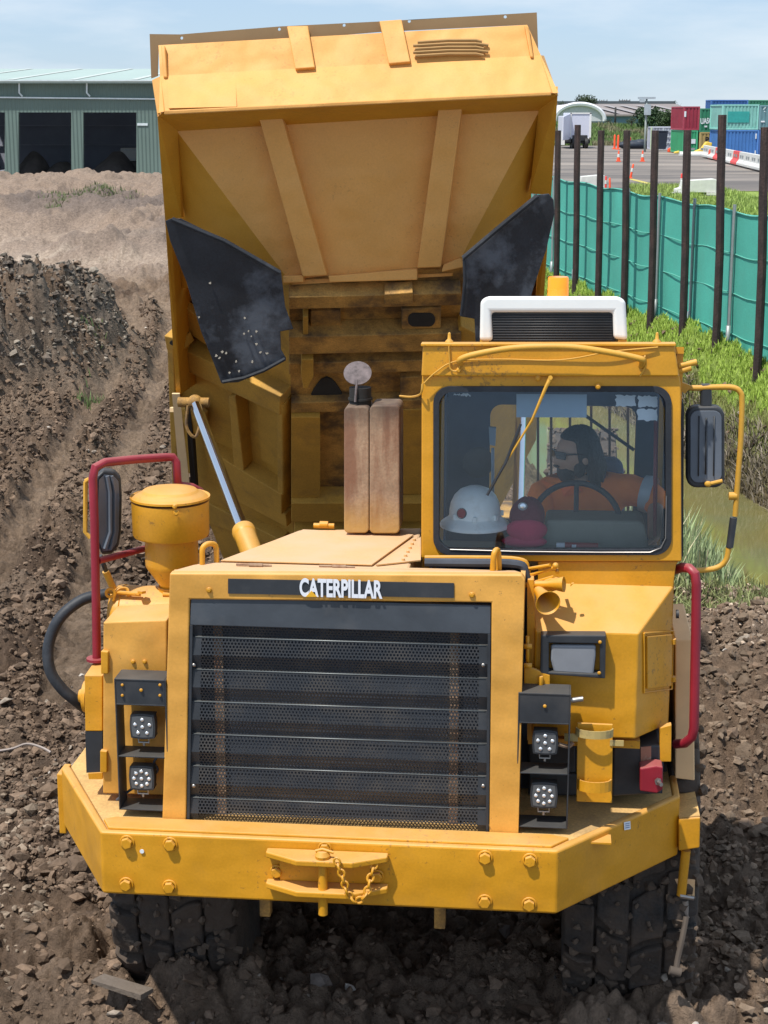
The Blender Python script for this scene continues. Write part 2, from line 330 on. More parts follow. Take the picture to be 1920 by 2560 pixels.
def rutd(X,Y):
    outr=[]
    for P in (RUT,RUT2):
        best=np.full(X.shape,99.); arc=np.zeros(X.shape); s0=0
        for a,b in zip(P[:-1],P[1:]):
            dx,dy=b[0]-a[0],b[1]-a[1]; L_=math.hypot(dx,dy); t=np.clip(((X-a[0])*dx+(Y-a[1])*dy)/L_**2,0,1); ex=X-(a[0]+dx*t); ey=Y-(a[1]+dy*t); d=np.sqrt(ex*ex+ey*ey)*np.sign(ex*dy-ey*dx+1e-9)
            m_=np.abs(d)<np.abs(best); best=np.where(m_,d,best); arc=np.where(m_,s0+t*L_,arc); s0+=L_
        outr.append((best,arc))
    return outr
def rough(X,Y,f,s):   # warped angular lumps, creased like broken clay
    wx=X+.35/f*(fbm(X*f*.9,Y*f*.9,3,s+40)-.5)*2; wy=Y+.35/f*(fbm(X*f*.9+7,Y*f*.9+3,3,s+50)-.5)*2
    return clod(wx*f,wy*f*1.15,s)*(.35+1.1*vn(X*f*.6,Y*f*.6,s+9))
def H(X,Y,fine=True):
    e,n,far,mound,sand,pond=masks(X,Y)
    z=.12*n*(1-far*ss(44,54,Y))
    for tx_,ty_ in ((-.96,7.75),(1.28,7.50)):
        q=((X-tx_)/.55)**2+((Y-ty_)/.5)**2; z=z+.16*np.exp(-q)
    z=z+(.95)*ss(-.72,-.10,e+.15*n)*ss(12,17,Y)
    lump=fbm(X*.9,Y*.9,5,9)-.5
    z=z+mound*(1.02+.75*lump+.25*(fbm(X*3,Y*3,3,8)-.5))-.30*(1-ss(14,21,Y))*(1-ss(1.8,3.2,X)*ss(9,12,Y)*.5)
    rid=1-np.abs(fbm(X*.22+Y*.08,Y*.13,4,71)*2-1)
    rid2=1-np.abs(fbm(X*.55-Y*.25,Y*.3,4,171)*2-1)
    z=z+sand*(1.02+.5*(fbm(X*.11,Y*.11,3,23)-.5)+.35*(rid-.6)+.6*(rid2-.75)+.9*(fbm(X*.7,Y*.45,6,31,.6)-.5)+.22*rough(X,Y*.8,1.0,61)+.14*rough(X,Y*.8,2.4,62)+.25*ss(66,76,Y))
    z=z-.70*pond
    # spoil heap beside the truck on the right
    q=((X-2.9)/1.35)**2+((Y-11.4)/1.9)**2; z=z+.55*np.exp(-q)*(1+.6*lump)
    q=((X+2.6)/1.1)**2+((Y-6.6)/1.1)**2; z=z+.12*np.exp(-q)
    # wheel ruts curving away to the left behind the truck
    mud=(1-far)*(1-mound)*(1-sand)*(1-pond)
    for k_,(ds,ar) in enumerate(rutd(X,Y)):
        f=mud*ss(7.5,10,Y)*(1-ss(42,48,Y)); bed=np.exp(-(ds/.20)**4)
        z=z-.055*bed*f+.035*np.exp(-((np.abs(ds)-.33)/.13)**2)*f*(.5+vn(ar*1.5,ds*2,k_)); z=z+.030*bed*f*np.sin(ar*2*math.pi/.26+np.abs(ds)*7)
        keep=1-.45*bed*f if k_==0 else keep*(1-.45*bed*f)
    if fine:
        near=1-ss(30,70,Y); yard=far*ss(50,60,Y)
        a=keep*(.75+.35*ss(.35,.6,fbm(X*.6,Y*.6,3,77)))*(1+.35*ss(11,18,Y))*(1-.9*yard)*(1-.85*pond)*(1-.75*far)
        z=z+a*near*(.30*(fbm(X*2.0,Y*2.0,6,3,.58)-.5)+.15*rough(X,Y,2.6,5)+.13*rough(X,Y,6.,6)+.08*rough(X,Y,12.,7)+.03*rough(X,Y,25.,8)+.03*(fbm(X*9,Y*9,3,63)-.5))
        z=z+mound*(1-ss(40,70,Y))*(.42*rough(X,Y,1.5,15)+.30*rough(X,Y,3.6,16)+.16*rough(X,Y,8.,17)+.5*(fbm(X*1.4,Y*1.4,6,91,.6)-.5))
    return z
def grid(rows,ncol,spread,off):
    s=np.linspace(-1,1,ncol); Y=np.repeat(rows[:,None],ncol,1); X=s[None,:]*(np.maximum(Y,0)+off)*spread
    return X,Y
rows=[-5,-2,0,1.5,3,4,5,5.6]; y=6.0
while y<1500: rows.append(y); y+= .0028*y if y<17 else (.0040*y if y<80 else .03*y)
rows=np.array(rows); GX,GY=grid(rows,760,.42,4.0); GZ=H(GX,GY)
nrw,nc=GX.shape
e,n_,far,mound,sand,pond=masks(GX,GY)
def lerp(a,b,t): return a*(1-t[...,None])+np.array(b)*t[...,None]
base=np.zeros(GX.shape+(3,))+np.array((.180,.123,.083))
wet=ss(.45,.62,fbm(GX*.45+4,GY*.45,4,51)); base=lerp(base,(.088,.058,.040),wet*.8)
pale=ss(.50,.68,fbm(GX*.8,GY*.8,4,61)); base=lerp(base,(.27,.20,.145),pale*.5)
left=ss(-2.0,-3.0,GX)*0+(1-ss(-3.1,-2.2,GX))*(1-ss(9.5,12.5,GY)); base=lerp(base,(.30,.245,.19),left*.75*(.5+.5*vn(GX*3,GY*3,2)))
right=ss(2.2,2.6,GX)*ss(10.5,13,GY)*(1-ss(14.8,15.6,GY)); base=lerp(base,(.36,.27,.20),right*.75)
base=lerp(base,(.20,.175,.145),mound*.8*ss(.38,.58,fbm(GX*.7,GY*.7,4,19)))
base=lerp(base,(.07,.06,.052),mound*(1-ss(.36,.50,fbm(GX*.5,GY*.9,4,29)))*.8)
base=lerp(base,(.36,.28,.22),ss(42,46,GY+4*n_)*(1-far)*.9)
base=lerp(base,(.46,.37,.29),ss(43,46,GY)*(1-ss(50,54,GY))*(1-far)*ss(.4,.6,fbm(GX*.12,GY*.7,3,33)))
base=lerp(base,(.27,.20,.15),sand*.9)
dk=sand*ss(.50,.60,fbm(GX*.16+GY*.1,GY*.12,4,93)); base=lerp(base,(.15,.12,.105),dk*.7)
gr=ss(-.85,-.3,e+.3*n_)*ss(14,18,GY); base=lerp(base,(.26,.35,.075),gr*(1-ss(80,88,GY)))
gl_=ss(13.4,14.2,GY)*(1-ss(15.2,16.4,GY))*ss(1.6,2.2,GX)*ss(.5,.62,fbm(GX*1.5,GY*1.5,3,88)); base=lerp(base,(.10,.13,.04),gl_*.7)
base=lerp(base,(.12,.11,.04),pond*.8)
base=lerp(base,(.13,.17,.05),ss(175,185,GY)*ss(0,1,GX))
for ds,ar in rutd(GX,GY): base=lerp(base,(.29,.215,.15),np.exp(-(ds/.20)**4)*.5*(.4+.6*vn(GX*1.3,GY*1.3,3))*(1-mound)*(1-sand)*(1-far)*ss(7.5,10,GY))
base=base*(.86+.28*fbm(GX*5,GY*5,4,12))[...,None]
idx=np.arange(nrw*nc).reshape(nrw,nc)
quads=np.stack([idx[:-1,:-1],idx[:-1,1:],idx[1:,1:],idx[1:,:-1]],-1).reshape(-1,4)
def npmesh(name,V,F,m,smooth=False,cols=None):
    me=bpy.data.meshes.new(name); k=F.shape[1]
    me.vertices.add(len(V)); me.vertices.foreach_set('co',V.astype(np.float32).ravel())
    me.loops.add(F.size); me.loops.foreach_set('vertex_index',F.astype(np.int32).ravel())
    me.polygons.add(len(F)); me.polygons.foreach_set('loop_start',np.arange(0,F.size,k,dtype=np.int32)); me.polygons.foreach_set('loop_total',np.full(len(F),k,dtype=np.int32))
    me.polygons.foreach_set('use_smooth',np.full(len(F),smooth))
    me.update(calc_edges=True); me.materials.append(m)
    if cols is not None:
        ca=me.color_attributes.new('tone','FLOAT_COLOR','POINT'); ca.data.foreach_set('color',np.concatenate([cols,np.ones((len(cols),1))],1).astype(np.float32).ravel())
    o=bpy.data.objects.new(name,me); link(o); return o
def attrmat(name,rough=.95,bumps=((60,.5,.02),),mul=.35,msc=14,spec=.25):
    m=bpy.data.materials.new(name); m.use_nodes=True; t=m.node_tree; b=t.nodes['Principled BSDF']; l=t.links.new; b.inputs['Roughness'].default_value=rough; b.inputs['Specular IOR Level'].default_value=spec
    at=N(t,'ShaderNodeAttribute'); at.attribute_name='tone'; co=N(t,'ShaderNodeTexCoord').outputs['Object']
    n=N(t,'ShaderNodeTexNoise'); n.inputs['Scale'].default_value=msc; n.inputs['Detail'].default_value=9; n.inputs['Roughness'].default_value=.7; l(co,n.inputs['Vector'])
    r=N(t,'ShaderNodeMapRange'); r.inputs[1].default_value=.3; r.inputs[2].default_value=.7; r.inputs[3].default_value=1-mul; r.inputs[4].default_value=1+mul; l(n.outputs[0],r.inputs[0])
    x=N(t,'ShaderNodeMix',data_type='RGBA',blend_type='MULTIPLY'); x.inputs[0].default_value=1; l(at.outputs['Color'],x.inputs[6]); l(r.outputs[0],x.inputs[7]); l(x.outputs[2],b.inputs['Base Color'])
    prev=None
    for sc_,st,di in bumps:
        q=N(t,'ShaderNodeTexNoise'); q.inputs['Scale'].default_value=sc_; q.inputs['Detail'].default_value=8; q.inputs['Roughness'].default_value=.65; l(co,q.inputs['Vector'])
        bp=N(t,'ShaderNodeBump'); bp.inputs['Strength'].default_value=st; bp.inputs['Distance'].default_value=di; l(q.outputs[0],bp.inputs['Height'])
        if prev: l(prev,bp.inputs['Normal'])
        prev=bp.outputs[0]
    if prev: l(prev,b.inputs['Normal'])
    return m
soil=attrmat('soil',bumps=((5,.7,.12),(22,.9,.05),(90,.8,.015)),mul=.42)
g=npmesh('ground',np.stack([GX,GY,GZ],-1).reshape(-1,3),quads,soil,True,base.reshape(-1,3)); g['kind']='structure'; g['label']='churned brown mud of the work site with sand hills behind'

# pond
pm=bpy.data.materials.new('pond_water'); pm.use_nodes=True; t=pm.node_tree; b=t.nodes['Principled BSDF']; b.inputs['Base Color'].default_value=(.16,.14,.035,1); b.inputs['Roughness'].default_value=.06; b.inputs['Specular IOR Level'].default_value=.55
q=N(t,'ShaderNodeTexNoise'); q.inputs['Scale'].default_value=3; q.inputs['Detail'].default_value=4; bp=N(t,'ShaderNodeBump'); bp.inputs['Strength'].default_value=.12; bp.inputs['Distance'].default_value=.03; t.links.new(q.outputs[0],bp.inputs['Height']); t.links.new(bp.outputs[0],b.inputs['Normal'])
co=N(t,'ShaderNodeTexCoord'); q2=N(t,'ShaderNodeTexNoise'); q2.inputs['Scale'].default_value=.6; q2.inputs['Detail'].default_value=5; t.links.new(co.outputs['Object'],q2.inputs['Vector']); r2=N(t,'ShaderNodeValToRGB'); r2.color_ramp.elements[0].position=.35; r2.color_ramp.elements[0].color=(.18,.145,.045,1); r2.color_ramp.elements[1].position=.65; r2.color_ramp.elements[1].color=(.15,.15,.07,1)
t.links.new(q2.outputs[0],r2.inputs[0]); t.links.new(r2.outputs[0],b.inputs['Base Color'])
wv=np.array([(1.2,13.8,-.3),(9,13.8,-.3),(9,42,-.3),(1.2,42,-.3)]); wo=npmesh('water',wv,np.array([[0,1,2,3]]),pm); wo['kind']='structure'; wo['label']='muddy green pond water below the grass bank'

# yard behind the fence, with its painted line
YZ=1.0
ym=mat('yard_surface',(.25,.215,.185),.95,var=.3,vscale=.10,stain=.85,staincol=(.10,.09,.085,1),stscale=.13,bump=.3,bscale=3,fine=.2)
t=ym.node_tree
for n in t.nodes:
    if n.type=='MAPPING': n.inputs['Scale'].default_value=(.3,1.3,1)
    if n.type=='MAP_RANGE' and abs(n.inputs[1].default_value-.52)<.001: n.inputs[1].default_value=.44; n.inputs[2].default_value=.60
def sheet(name,pts,m,label,z):
    o=npmesh(name,np.array([(x,y,z) for x,y in pts],float),np.array([list(range(len(pts)))]),m); o['kind']='structure'; o['label']=label; return o
YZ=.97
sheet('yard',[(-2,45),(7.5,45),(9.3,62),(11.2,69),(14.3,73.5),(60,76),(95,190),(-2,190)],ym,'grey dirt yard with dark tyre marks beyond the green fence',YZ)
linem=mat('line_paint',(.50,.42,.10),.8,var=.2,stain=.5,staincol=(.2,.18,.15,1))
a1=WZ(1575,447,YZ+.01); a2=WZ(1640,463,YZ+.01); a3=WZ(1700,481,YZ+.01)
ln=MB(); 
for p,q_ in ((a1,a2),(a2,a3)):
    d=(q_-p).normalized(); s_=Vector((-d.y,d.x,0))*.16; ln.add([p-s_,p+s_,q_+s_,q_-s_],[(0,1,2,3)])
lo=obj('painted_line',ln,linem,kind='structure'); lo['label']='faded yellow line painted across the yard'

# clods, stones
ico_v=[];bm=bmesh.new(); bmesh.ops.create_icosphere(bm,subdivisions=1,radius=1); ico_v=np.array([v.co[:] for v in bm.verts]); ico_f=np.array([[v.index for v in f.verts] for f in bm.faces]); bm.free()
def scatter(name,X,Y,size,m,cols,sink=.25,label=None,kind='stuff'):
    n=len(X); Z=H(X,Y); V=ico_v[None]*(1+nr.uniform(-.45,.45,(n,len(ico_v),1)))
    sc3=size[:,None]*nr.uniform(.6,1.25,(n,3)); sc3[:,2]*=.7; V=V*sc3[:,None,:]
    a=nr.uniform(0,6.28,n); t=nr.uniform(-.6,.6,n); ca,sa,ct,st=np.cos(a),np.sin(a),np.cos(t),np.sin(t)
    y2=V[...,1]*ct[:,None]-V[...,2]*st[:,None]; z2=V[...,1]*st[:,None]+V[...,2]*ct[:,None]; x2=V[...,0]*ca[:,None]-y2*sa[:,None]; y3=V[...,0]*sa[:,None]+y2*ca[:,None]
    V=np.stack([x2+X[:,None],y3+Y[:,None],z2+(Z+size*sink)[:,None]],-1).reshape(-1,3)
    F=(ico_f[None]+(np.arange(n)*len(ico_v))[:,None,None]).reshape(-1,3)
    C=np.repeat(cols,len(ico_v),0); o=npmesh(name,V,F,m,False,C); o['kind']=kind; o['label']=label; return o
def fan(n,y0,y1,x0=-1.,x1=1.,p=1.6):
    Y=y0+(y1-y0)*nr.random(n)**p; X=(x0+(x1-x0)*nr.random(n))*(Y*.245+.4); return X,Y
X,Y=fan(26000,6.9,36); e,n_,far,mound,sand,pond=masks(X,Y); k=(far<.1)&(pond<.2)&(np.minimum(np.abs(rutd(X,Y)[0][0]),np.abs(rutd(X,Y)[1][0]))>.20)&(fbm(X*.7,Y*.7,3,41)>.28); X,Y=X[k],Y[k]
size=np.exp(nr.normal(-4.25,.55,len(X)))*(1+.02*Y); size=np.clip(size*np.where(Y<11,.85,1.),.006,.06)
tone=nr.random((len(X),1)); pl=((X<-1.9)&(Y<11))[:,None]; c=np.where(pl,np.array((.27,.21,.155)),np.array((.175,.120,.082)))*(.6+.65*tone)
clodm=attrmat('clods',bumps=((50,.5,.02),))
scatter('loose_clods',X,Y,size,clodm,c,label='loose clods of dry and wet soil over the mud')
n=75000; Y=9+27*nr.random(n)**1.2; X=-(.2+nr.random(n)*1.05)*(Y*.235); e,n_,far,mound,sand,pond=masks(X,Y); rd_=rutd(X,Y); k=(sand<.3)&((np.minimum(np.abs(rd_[0][0]),np.abs(rd_[1][0]))>.19)|(mound>.3))&(fbm(X*.9,Y*.9,3,47)>.30-.2*mound); X,Y,mo=X[k],Y[k],mound[k]
size=np.clip(np.exp(nr.normal(-4.42,.5,len(X)))*(1+.022*Y)*(1+.2*mo),.008,.085)
lt=nr.random((len(X),1)); c=np.where(mo[:,None]>.4,np.where(lt>.6,np.array((.24,.205,.165)),np.array((.13,.105,.085))),np.array((.165,.115,.08)))*(.6+.7*nr.random((len(X),1)))
scatter('broken_clods',X,Y,size,clodm,c,sink=.15,label='broken lumps of clay over the mound and track on the left')
X,Y=fan(900,7,40); e,n_,far,mound,sand,pond=masks(X,Y); k=(far<.1)&(pond<.1)&((fbm(X*.5,Y*.5,3,66)>.5)|(mound>.4)); X,Y=X[k],Y[k]
size=np.clip(np.exp(nr.normal(-4.1,.55,len(X)))*(1+.015*Y),.006,.09); pick=nr.random((len(X),1)); c=np.where(pick>.8,np.array((.55,.50,.44)),np.where(pick>.4,np.array((.30,.25,.20)),np.array((.17,.14,.12))))
scatter('stones',X,Y,size,clodm,c,sink=.4,label='pale stones and rubble scattered over the mud')
X=nr.uniform(1.7,4.2,9000); Y=nr.uniform(7.2,14.5,9000); size=np.clip(np.exp(nr.normal(-4.1,.5,9000)),.006,.07); c=np.array((.185,.135,.095))*(.55+.8*nr.random((9000,1)))
scatter('crumbled_soil',X,Y,size,clodm,c,sink=.3,label='crumbled brown soil on the heap right of the truck')
# shells / gravel band on the right shore
X=nr.uniform(2.2,4.4,2600); Y=nr.uniform(11.6,15.0,2600); size=np.clip(np.exp(nr.normal(-4.2,.4,2600)),.006,.05); c=np.array((.42,.33,.25))*(.5+.9*nr.random((2600,1)))
scatter('gravel',X,Y,size,clodm,c,sink=.4,label='pale gravel beside the pond')

# blades: grass on the bank, reeds in the pond, weeds
def blades(name,X,Y,Z,hh,wid,cols,m,label,lean=.45,seg=2):
    n=len(X); a=nr.uniform(0,6.28,n); lx=np.cos(a)*lean*nr.random(n)*hh; ly=np.sin(a)*lean*nr.random(n)*hh; fa=nr.uniform(0,3.14,n); wx=np.cos(fa)*wid; wy=np.sin(fa)*wid
    P=[]
    for t_ in range(seg+1):
        t=t_/seg; wv_=(1-t)**.7; cx=X+lx*t*t; cy=Y+ly*t*t; cz=Z+hh*(t-.25*lean*t*t)
        if t_<seg: P+= [np.stack([cx-wx*wv_,cy-wy*wv_,cz],-1),np.stack([cx+wx*wv_,cy+wy*wv_,cz],-1)]
        else: P+=[np.stack([cx,cy,cz],-1)]
    V=np.stack(P,1); k=V.shape[1]; F=[]
    for t_ in range(seg):
        i=2*t_
        if t_<seg-1: F+=[[i,i+1,i+3],[i,i+3,i+2]]
        else: F+=[[i,i+1,i+2]]
    F=(np.array(F)[None]+(np.arange(n)*k)[:,None,None]).reshape(-1,3)
    o=npmesh(name,V.reshape(-1,3),F,m,False,np.repeat(cols,k,0)); o['kind']='stuff'; o['label']=label; return o
leafm=attrmat('leaf',rough=.6,bumps=(),mul=.1,spec=.3)
def pickY(n,y0,y1,p=1.): return y0+(y1-y0)*nr.random(n)**p
n=150000; Y=pickY(n,15.5,44,1.5); ee=nr.uniform(-.80,.25,n); X=4.87+(ee-(Y-21.9)*.137)/.99
nn=fbm(X*.9,Y*.9,3,5); k=(ee>-.58+.4*(nn-.5))|(nr.random(n)<.03); X,Y,ee=X[k],Y[k],ee[k]; Z=H(X,Y)
ton=nr.random((len(X),1)); c=np.where(ee[:,None]<-.42,np.array((.27,.28,.10)),np.array((.37,.50,.09)))*(.65+.6*ton)
blades('bank_grass',X,Y,Z-.02,.05+.10*nr.random(len(X))*(.5+fbm(X*1.3,Y*1.3,2,3)),np.full(len(X),.010),c,leafm,'bright green grass covering the bank below the fence')
# dead growth at the foot of the bank
n=9000; Y=pickY(n,16,27); ee=nr.uniform(-1.0,-.5,n); X=4.87+(ee-(Y-21.9)*.137)/.99; Z=H(X,Y); c=np.array((.25,.21,.16))*(.35+.9*nr.random((n,1)))
blades('dead_growth',X,Y,Z,.08+.2*nr.random(n),np.full(n,.010),c,leafm,'grey dead stalks along the foot of the grass bank',lean=1.2)
# grass strip just behind the fence
n=80000; Y=pickY(n,24,78,.7); X=4.87-(Y-21.9)*.137+.3+nr.random(n)*(2+Y*.2); k=(fbm(X*.5,Y*.3,3,14)>.30)&(X>7.6+(Y-45)*.105); X,Y=X[k],Y[k]; Z=H(X,Y); c=np.array((.30,.40,.10))*(.6+.7*nr.random((len(X),1)))
blades('verge_grass',X,Y,Z,.12+.2*nr.random(len(X)),np.full(len(X),.03),c,leafm,'green verge grass between fence and yard')
# pond-side low weeds
n=5000; X=nr.uniform(1.9,3.6,n); Y=nr.uniform(13.2,15.6,n); k=fbm(X*1.5,Y*1.5,3,88)>.52; X,Y=X[k],Y[k]; Z=H(X,Y); c=np.array((.24,.27,.11))*(.5+.9*nr.random((len(X),1)))
blades('weeds',X,Y,Z,.05+.16*nr.random(len(X)),np.full(len(X),.008),c,leafm,'low green weeds on the near shore of the pond',lean=.9)
# reeds: counted as one bed
n=1900; X=nr.uniform(2.35,3.55,n); Y=nr.uniform(14.9,16.6,n); k=(X<3.5+.25*np.sin(Y*3)); X,Y=X[k],Y[k]; n=len(X); Z=np.maximum(H(X,Y,False),-.35)
hh=(.45+.55*nr.random(n))*(1-.72*ss(2.85,3.5,X)); c=np.array((.36,.45,.23))*(.45+.8*nr.random((n,1))); pk=nr.random(n)>.85; c[pk]=np.array((.66,.60,.40))
blades('reeds',X,Y,Z,hh,np.full(n,.016),c,leafm,'tall pale green reeds growing at the edge of the pond',lean=.35,seg=4)
n=160; X=nr.normal(0,.09,n); Y=nr.normal(0,.2,n); g1=np.array([(-4.3,24.2),(-4.5,26.0)]); 
gi=nr.integers(0,2,n); X=X+g1[gi,0]; Y=Y+g1[gi,1]; Z=H(X,Y); blades('weed_tufts',X,Y,Z,.08+.16*nr.random(n),np.full(n,.010),np.array((.13,.19,.07))*(.6+.8*nr.random((n,1))),leafm,'small green weeds on the dark dirt mound')
n=1100; cxy=np.array([(-11.6,62),(-10.7,60),(-10.1,61),(-11.0,57),(-9.4,60.5)]); gi=nr.integers(0,5,n); X=cxy[gi,0]+nr.normal(0,.35,n); Y=cxy[gi,1]+nr.normal(0,.9,n); Z=H(X,Y); blades('sand_weeds',X,Y,Z,.06+.14*nr.random(n),np.full(n,.02),np.array((.15,.18,.08))*(.6+.8*nr.random((n,1))),leafm,'green weeds sprouting on the sand hill')

# ------------------------------------------------------------------ the dump truck
tr_=empty('dump_truck',TO,-YAW,'yellow articulated dump truck with its body raised, facing the camera on the mud','dump truck')
def V(x,y,z): return Vector((x,y,z))
DW=1.10
# bumper: heavy plate ring with chamfered corners
F0=T(249,2080,v=0); F1=T(1399,2122,v=0)
bl=[V(-1.40,.72,0),V(-1.01,0,0),V(1.01,0,0),V(1.58,.66,0),V(1.58,.92,0)]
th=.035; inn=[V(-1.36,.745,0),V(-.985,th,0),V(.985,th,0),V(1.545,.675,0),V(1.545,.92,0)]
m=MB()
poly=bl+inn[::-1]; m.prism([p+V(0,0,DW-.30) for p in poly],(0,0,.30))
bumper=obj('front_bumper',m,yel,tr_,bevel=.012,seg=3)
# folded lip behind the top edge
m=MB(); m.prism([V(-.983,.037,DW-.03),V(.983,.037,DW-.03),V(1.06,.13,DW-.03),V(.98,.16,DW-.03),V(-.98,.16,DW-.03),V(-1.03,.13,DW-.03)],(0,0,.036)); obj('bumper_lip',m,yel,bumper,bevel=.006)
m=MB(); m.prism([V(-1.357,.747,1.03),V(-.984,.037,1.03),V(.984,.037,1.03),V(1.543,.677,1.03),V(1.543,1.15,1.03),V(-1.357,1.15,1.03)],(0,0,.063)); obj('deck',m,dustdeck,tr_)
m=MB(); m.prism([V(-1.43,.74,DW-.36),V(-1.395,.74,DW-.36),V(-1.395,.74,DW-.045),V(-1.43,.74,DW-.045)],(0,.14,0)); obj('side_plate',m,yel,tr_,bevel=.006)
# bolts
def hexbolt(c,r=.026,h=.022,parent=bumper,name='bolt'):
    m=MB(); a=R(rng.uniform(0,60)); c=Vector(c)
    m.lathe([(0,-.001),(r*1.3,-.001),(r*1.3,.006),(r,.006)],c,(0,-1,0),16)
    m.prism([c+V(r*math.cos(a+R(60*k)),-.004,r*math.sin(a+R(60*k))) for k in range(6)],(0,-h,0))
    return obj(name,m,yel,parent,bevel=.003)
for x,y in ((318,2105),(426,2110),(316,2210),(424,2216),(1213,2143),(1325,2150),(1212,2253),(1323,2260)): hexbolt(T(x,y,v=-.001))
m=MB(); c=T(355,2128,v=-.004); m.lathe([(0,0),(.010,0),(.010,.003),(0,.003)],c,(0,-1,0),10); obj('paint_chip',m,stickw,bumper)
# sticker on the right chamfer
def chamf(px,py):  # point on the right chamfer plane
    d=lray(px,py); p0=V(1.01,0,0); nrm=V(.66,-.57,0).normalized(); k=(p0-LC).dot(nrm)/d.dot(nrm); return LC+d*k+nrm*.004
m=MB(); m.add([chamf(1558,2055),chamf(1574,2052),chamf(1575,2072),chamf(1559,2075)],[(0,1,2,3)]); obj('sticker',m,stickw,bumper)
m=MB()
for i in range(3):
    y0=2058+5*i; m.add([chamf(1561,y0)+V(.001,-.001,0),chamf(1572,y0-2)+V(.001,-.001,0),chamf(1572,y0)+V(.001,-.001,0),chamf(1561,y0+2)+V(.001,-.001,0)],[(0,1,2,3)])
obj('sticker_print',m,mat('print_blue',(.2,.25,.4)),bumper)
# tow hitch
def hplate(y0,y1):
    m=MB(); a=T(667,y0,v=-.02); b=T(970,y0+15,v=-.02); zt=T(800,y0,v=-.02).z
    pts=[V(a.x,-.004,zt),V(b.x,-.004,zt),V(b.x,-.05,zt),V((a.x+b.x)/2+.12,-.125,zt),V((a.x+b.x)/2-.12,-.125,zt),V(a.x,-.05,zt)]
    m.prism(pts,(0,0,-.028)); return obj('hitch_plate',m,yel,tr_,bevel=.006)
hp=hplate(2128,0); hp2=hplate(2205,0)
zt=T(800,2128,v=-.02).z; zb=T(800,2205,v=-.02).z; hx=T(806,2150,v=-.09).x
m=MB(); m.cyl((hx,-.085,zt+.02),(hx,-.085,zb-.12),.021); m.lathe([(0,0),(.032,0),(.034,.012),(.022,.03),(0,.032)],(hx,-.085,zt+.001),(0,0,1),16); m.tube([(hx-.03,-.085,zt+.03),(hx,-.085,zt+.04),(hx+.05,-.09,zt+.028)],.007)
pin=obj('hitch_pin',m,yel,tr_)
m=MB(); m.prism([V(hx-.2,-.002,zt-.03),V(hx+.2,-.002,zt-.03),V(hx+.2,-.002,zb),V(hx-.2,-.002,zb)],(0,-.018,0)); obj('hitch_back_plate',m,yel,tr_,bevel=.004)
for x,y in ((812,2120),(692,2178),(943,2190)): hexbolt(T(x,y,v=-.01),.024,.02,hp,'bolt')
m=MB(); a=T(840,2147,v=-.135); low=T(890,2252,v=-.12); b=T(937,2155,v=-.06); path=smooth([a,T(856,2190,v=-.135),T(868,2228,v=-.13),low,T(915,2235,v=-.11),T(926,2195,v=-.09),b],8)
tot=sum((path[i+1]-path[i]).length for i in range(len(path)-1)); nl=15
def at_len(s):
    for i in range(len(path)-1):
        d=(path[i+1]-path[i]).length
        if s<=d: return path[i].lerp(path[i+1],s/d),(path[i+1]-path[i]).normalized()
        s-=d
    return path[-1],(path[-1]-path[-2]).normalized()
for k in range(nl):
    c,d=at_len(tot*(k+.5)/nl); q=V(0,-1,0) if k%2 else d.cross(V(0,-1,0)).normalized(); q=(q-d*q.dot(d)).normalized(); Lh=tot/nl*.62
    lp=[c+d*(math.cos(t)*Lh)+q*(math.sin(t)*.0135)*(1 if abs(math.cos(t))<.99 else 1) for t in [2*math.pi*i/12 for i in range(13)]]
    m.tube(lp,.0055,6)
obj('hitch_chain',m,yel,pin)

# grille / cowl front. Everything on the plane GV
GV=.165
def lean(px,py,v=GV,k=.03):   # slight backward lean: higher points sit farther back
    p=T(px,py,v=v); return T(px,py,v=v+k*max(0,p.z-DW))
outer=[lean(x,y) for x,y in ((424,1433),(1304,1437),(1312,1447),(1296,2088),(405,2055))]
inner=[lean(x,y) for x,y in ((474,1499),(1229,1507),(1223,2090),(465,2060))]
m=MB(); m.holes([outer[0],outer[1],outer[2],outer[3],V(inner[2].x,inner[2].y,inner[2].z-.0),inner[2]+V(0,0,.0001),inner[1],inner[0],inner[3]+V(0,0,.0001),outer[4]][0:4]+[inner[2],inner[1],inner[0],inner[3],outer[4]],[],(0,.05,0))
cowl=obj('radiator_cowl',m,yelc,tr_,bevel=.008,seg=3)
# cowl sides and right step
tl,trr,br,blo=outer[0],outer[1],outer[3],outer[4]
m=MB(); m.prism([tl+V(0,.052,-.01),blo+V(0,.052,0),blo+V(0,.15,0),tl+V(0,.10,-.01)],(.02,0,0))
m.prism([outer[2]+V(-.02,.052,-.02),br+V(-.02,.052,0),br+V(-.02,.25,0),outer[2]+V(-.02,.25,-.02)],(.02,0,0)); obj('cowl_side',m,yelc,cowl)
# cowl top: sheet running back to the hood
HZ=tl.z
m=MB(); 
c1=T(424,1433,w=HZ); c2=T(1304,1437,w=HZ); c3=T(1304+4,1405,w=HZ); c4=T(545,1397,w=HZ)
m.prism([tl+V(.004,.048,0),trr+V(-.004,.048,0),V(trr.x-.0,tl.y+.12,HZ),V(trr.x-.03,tl.y+.20,HZ),V(T(482,1412,w=HZ).x+.06,tl.y+.20,HZ),T(482,1412,w=HZ)],(0,0,-.02)); obj('cowl_top',m,hood_m,cowl,bevel=.005)
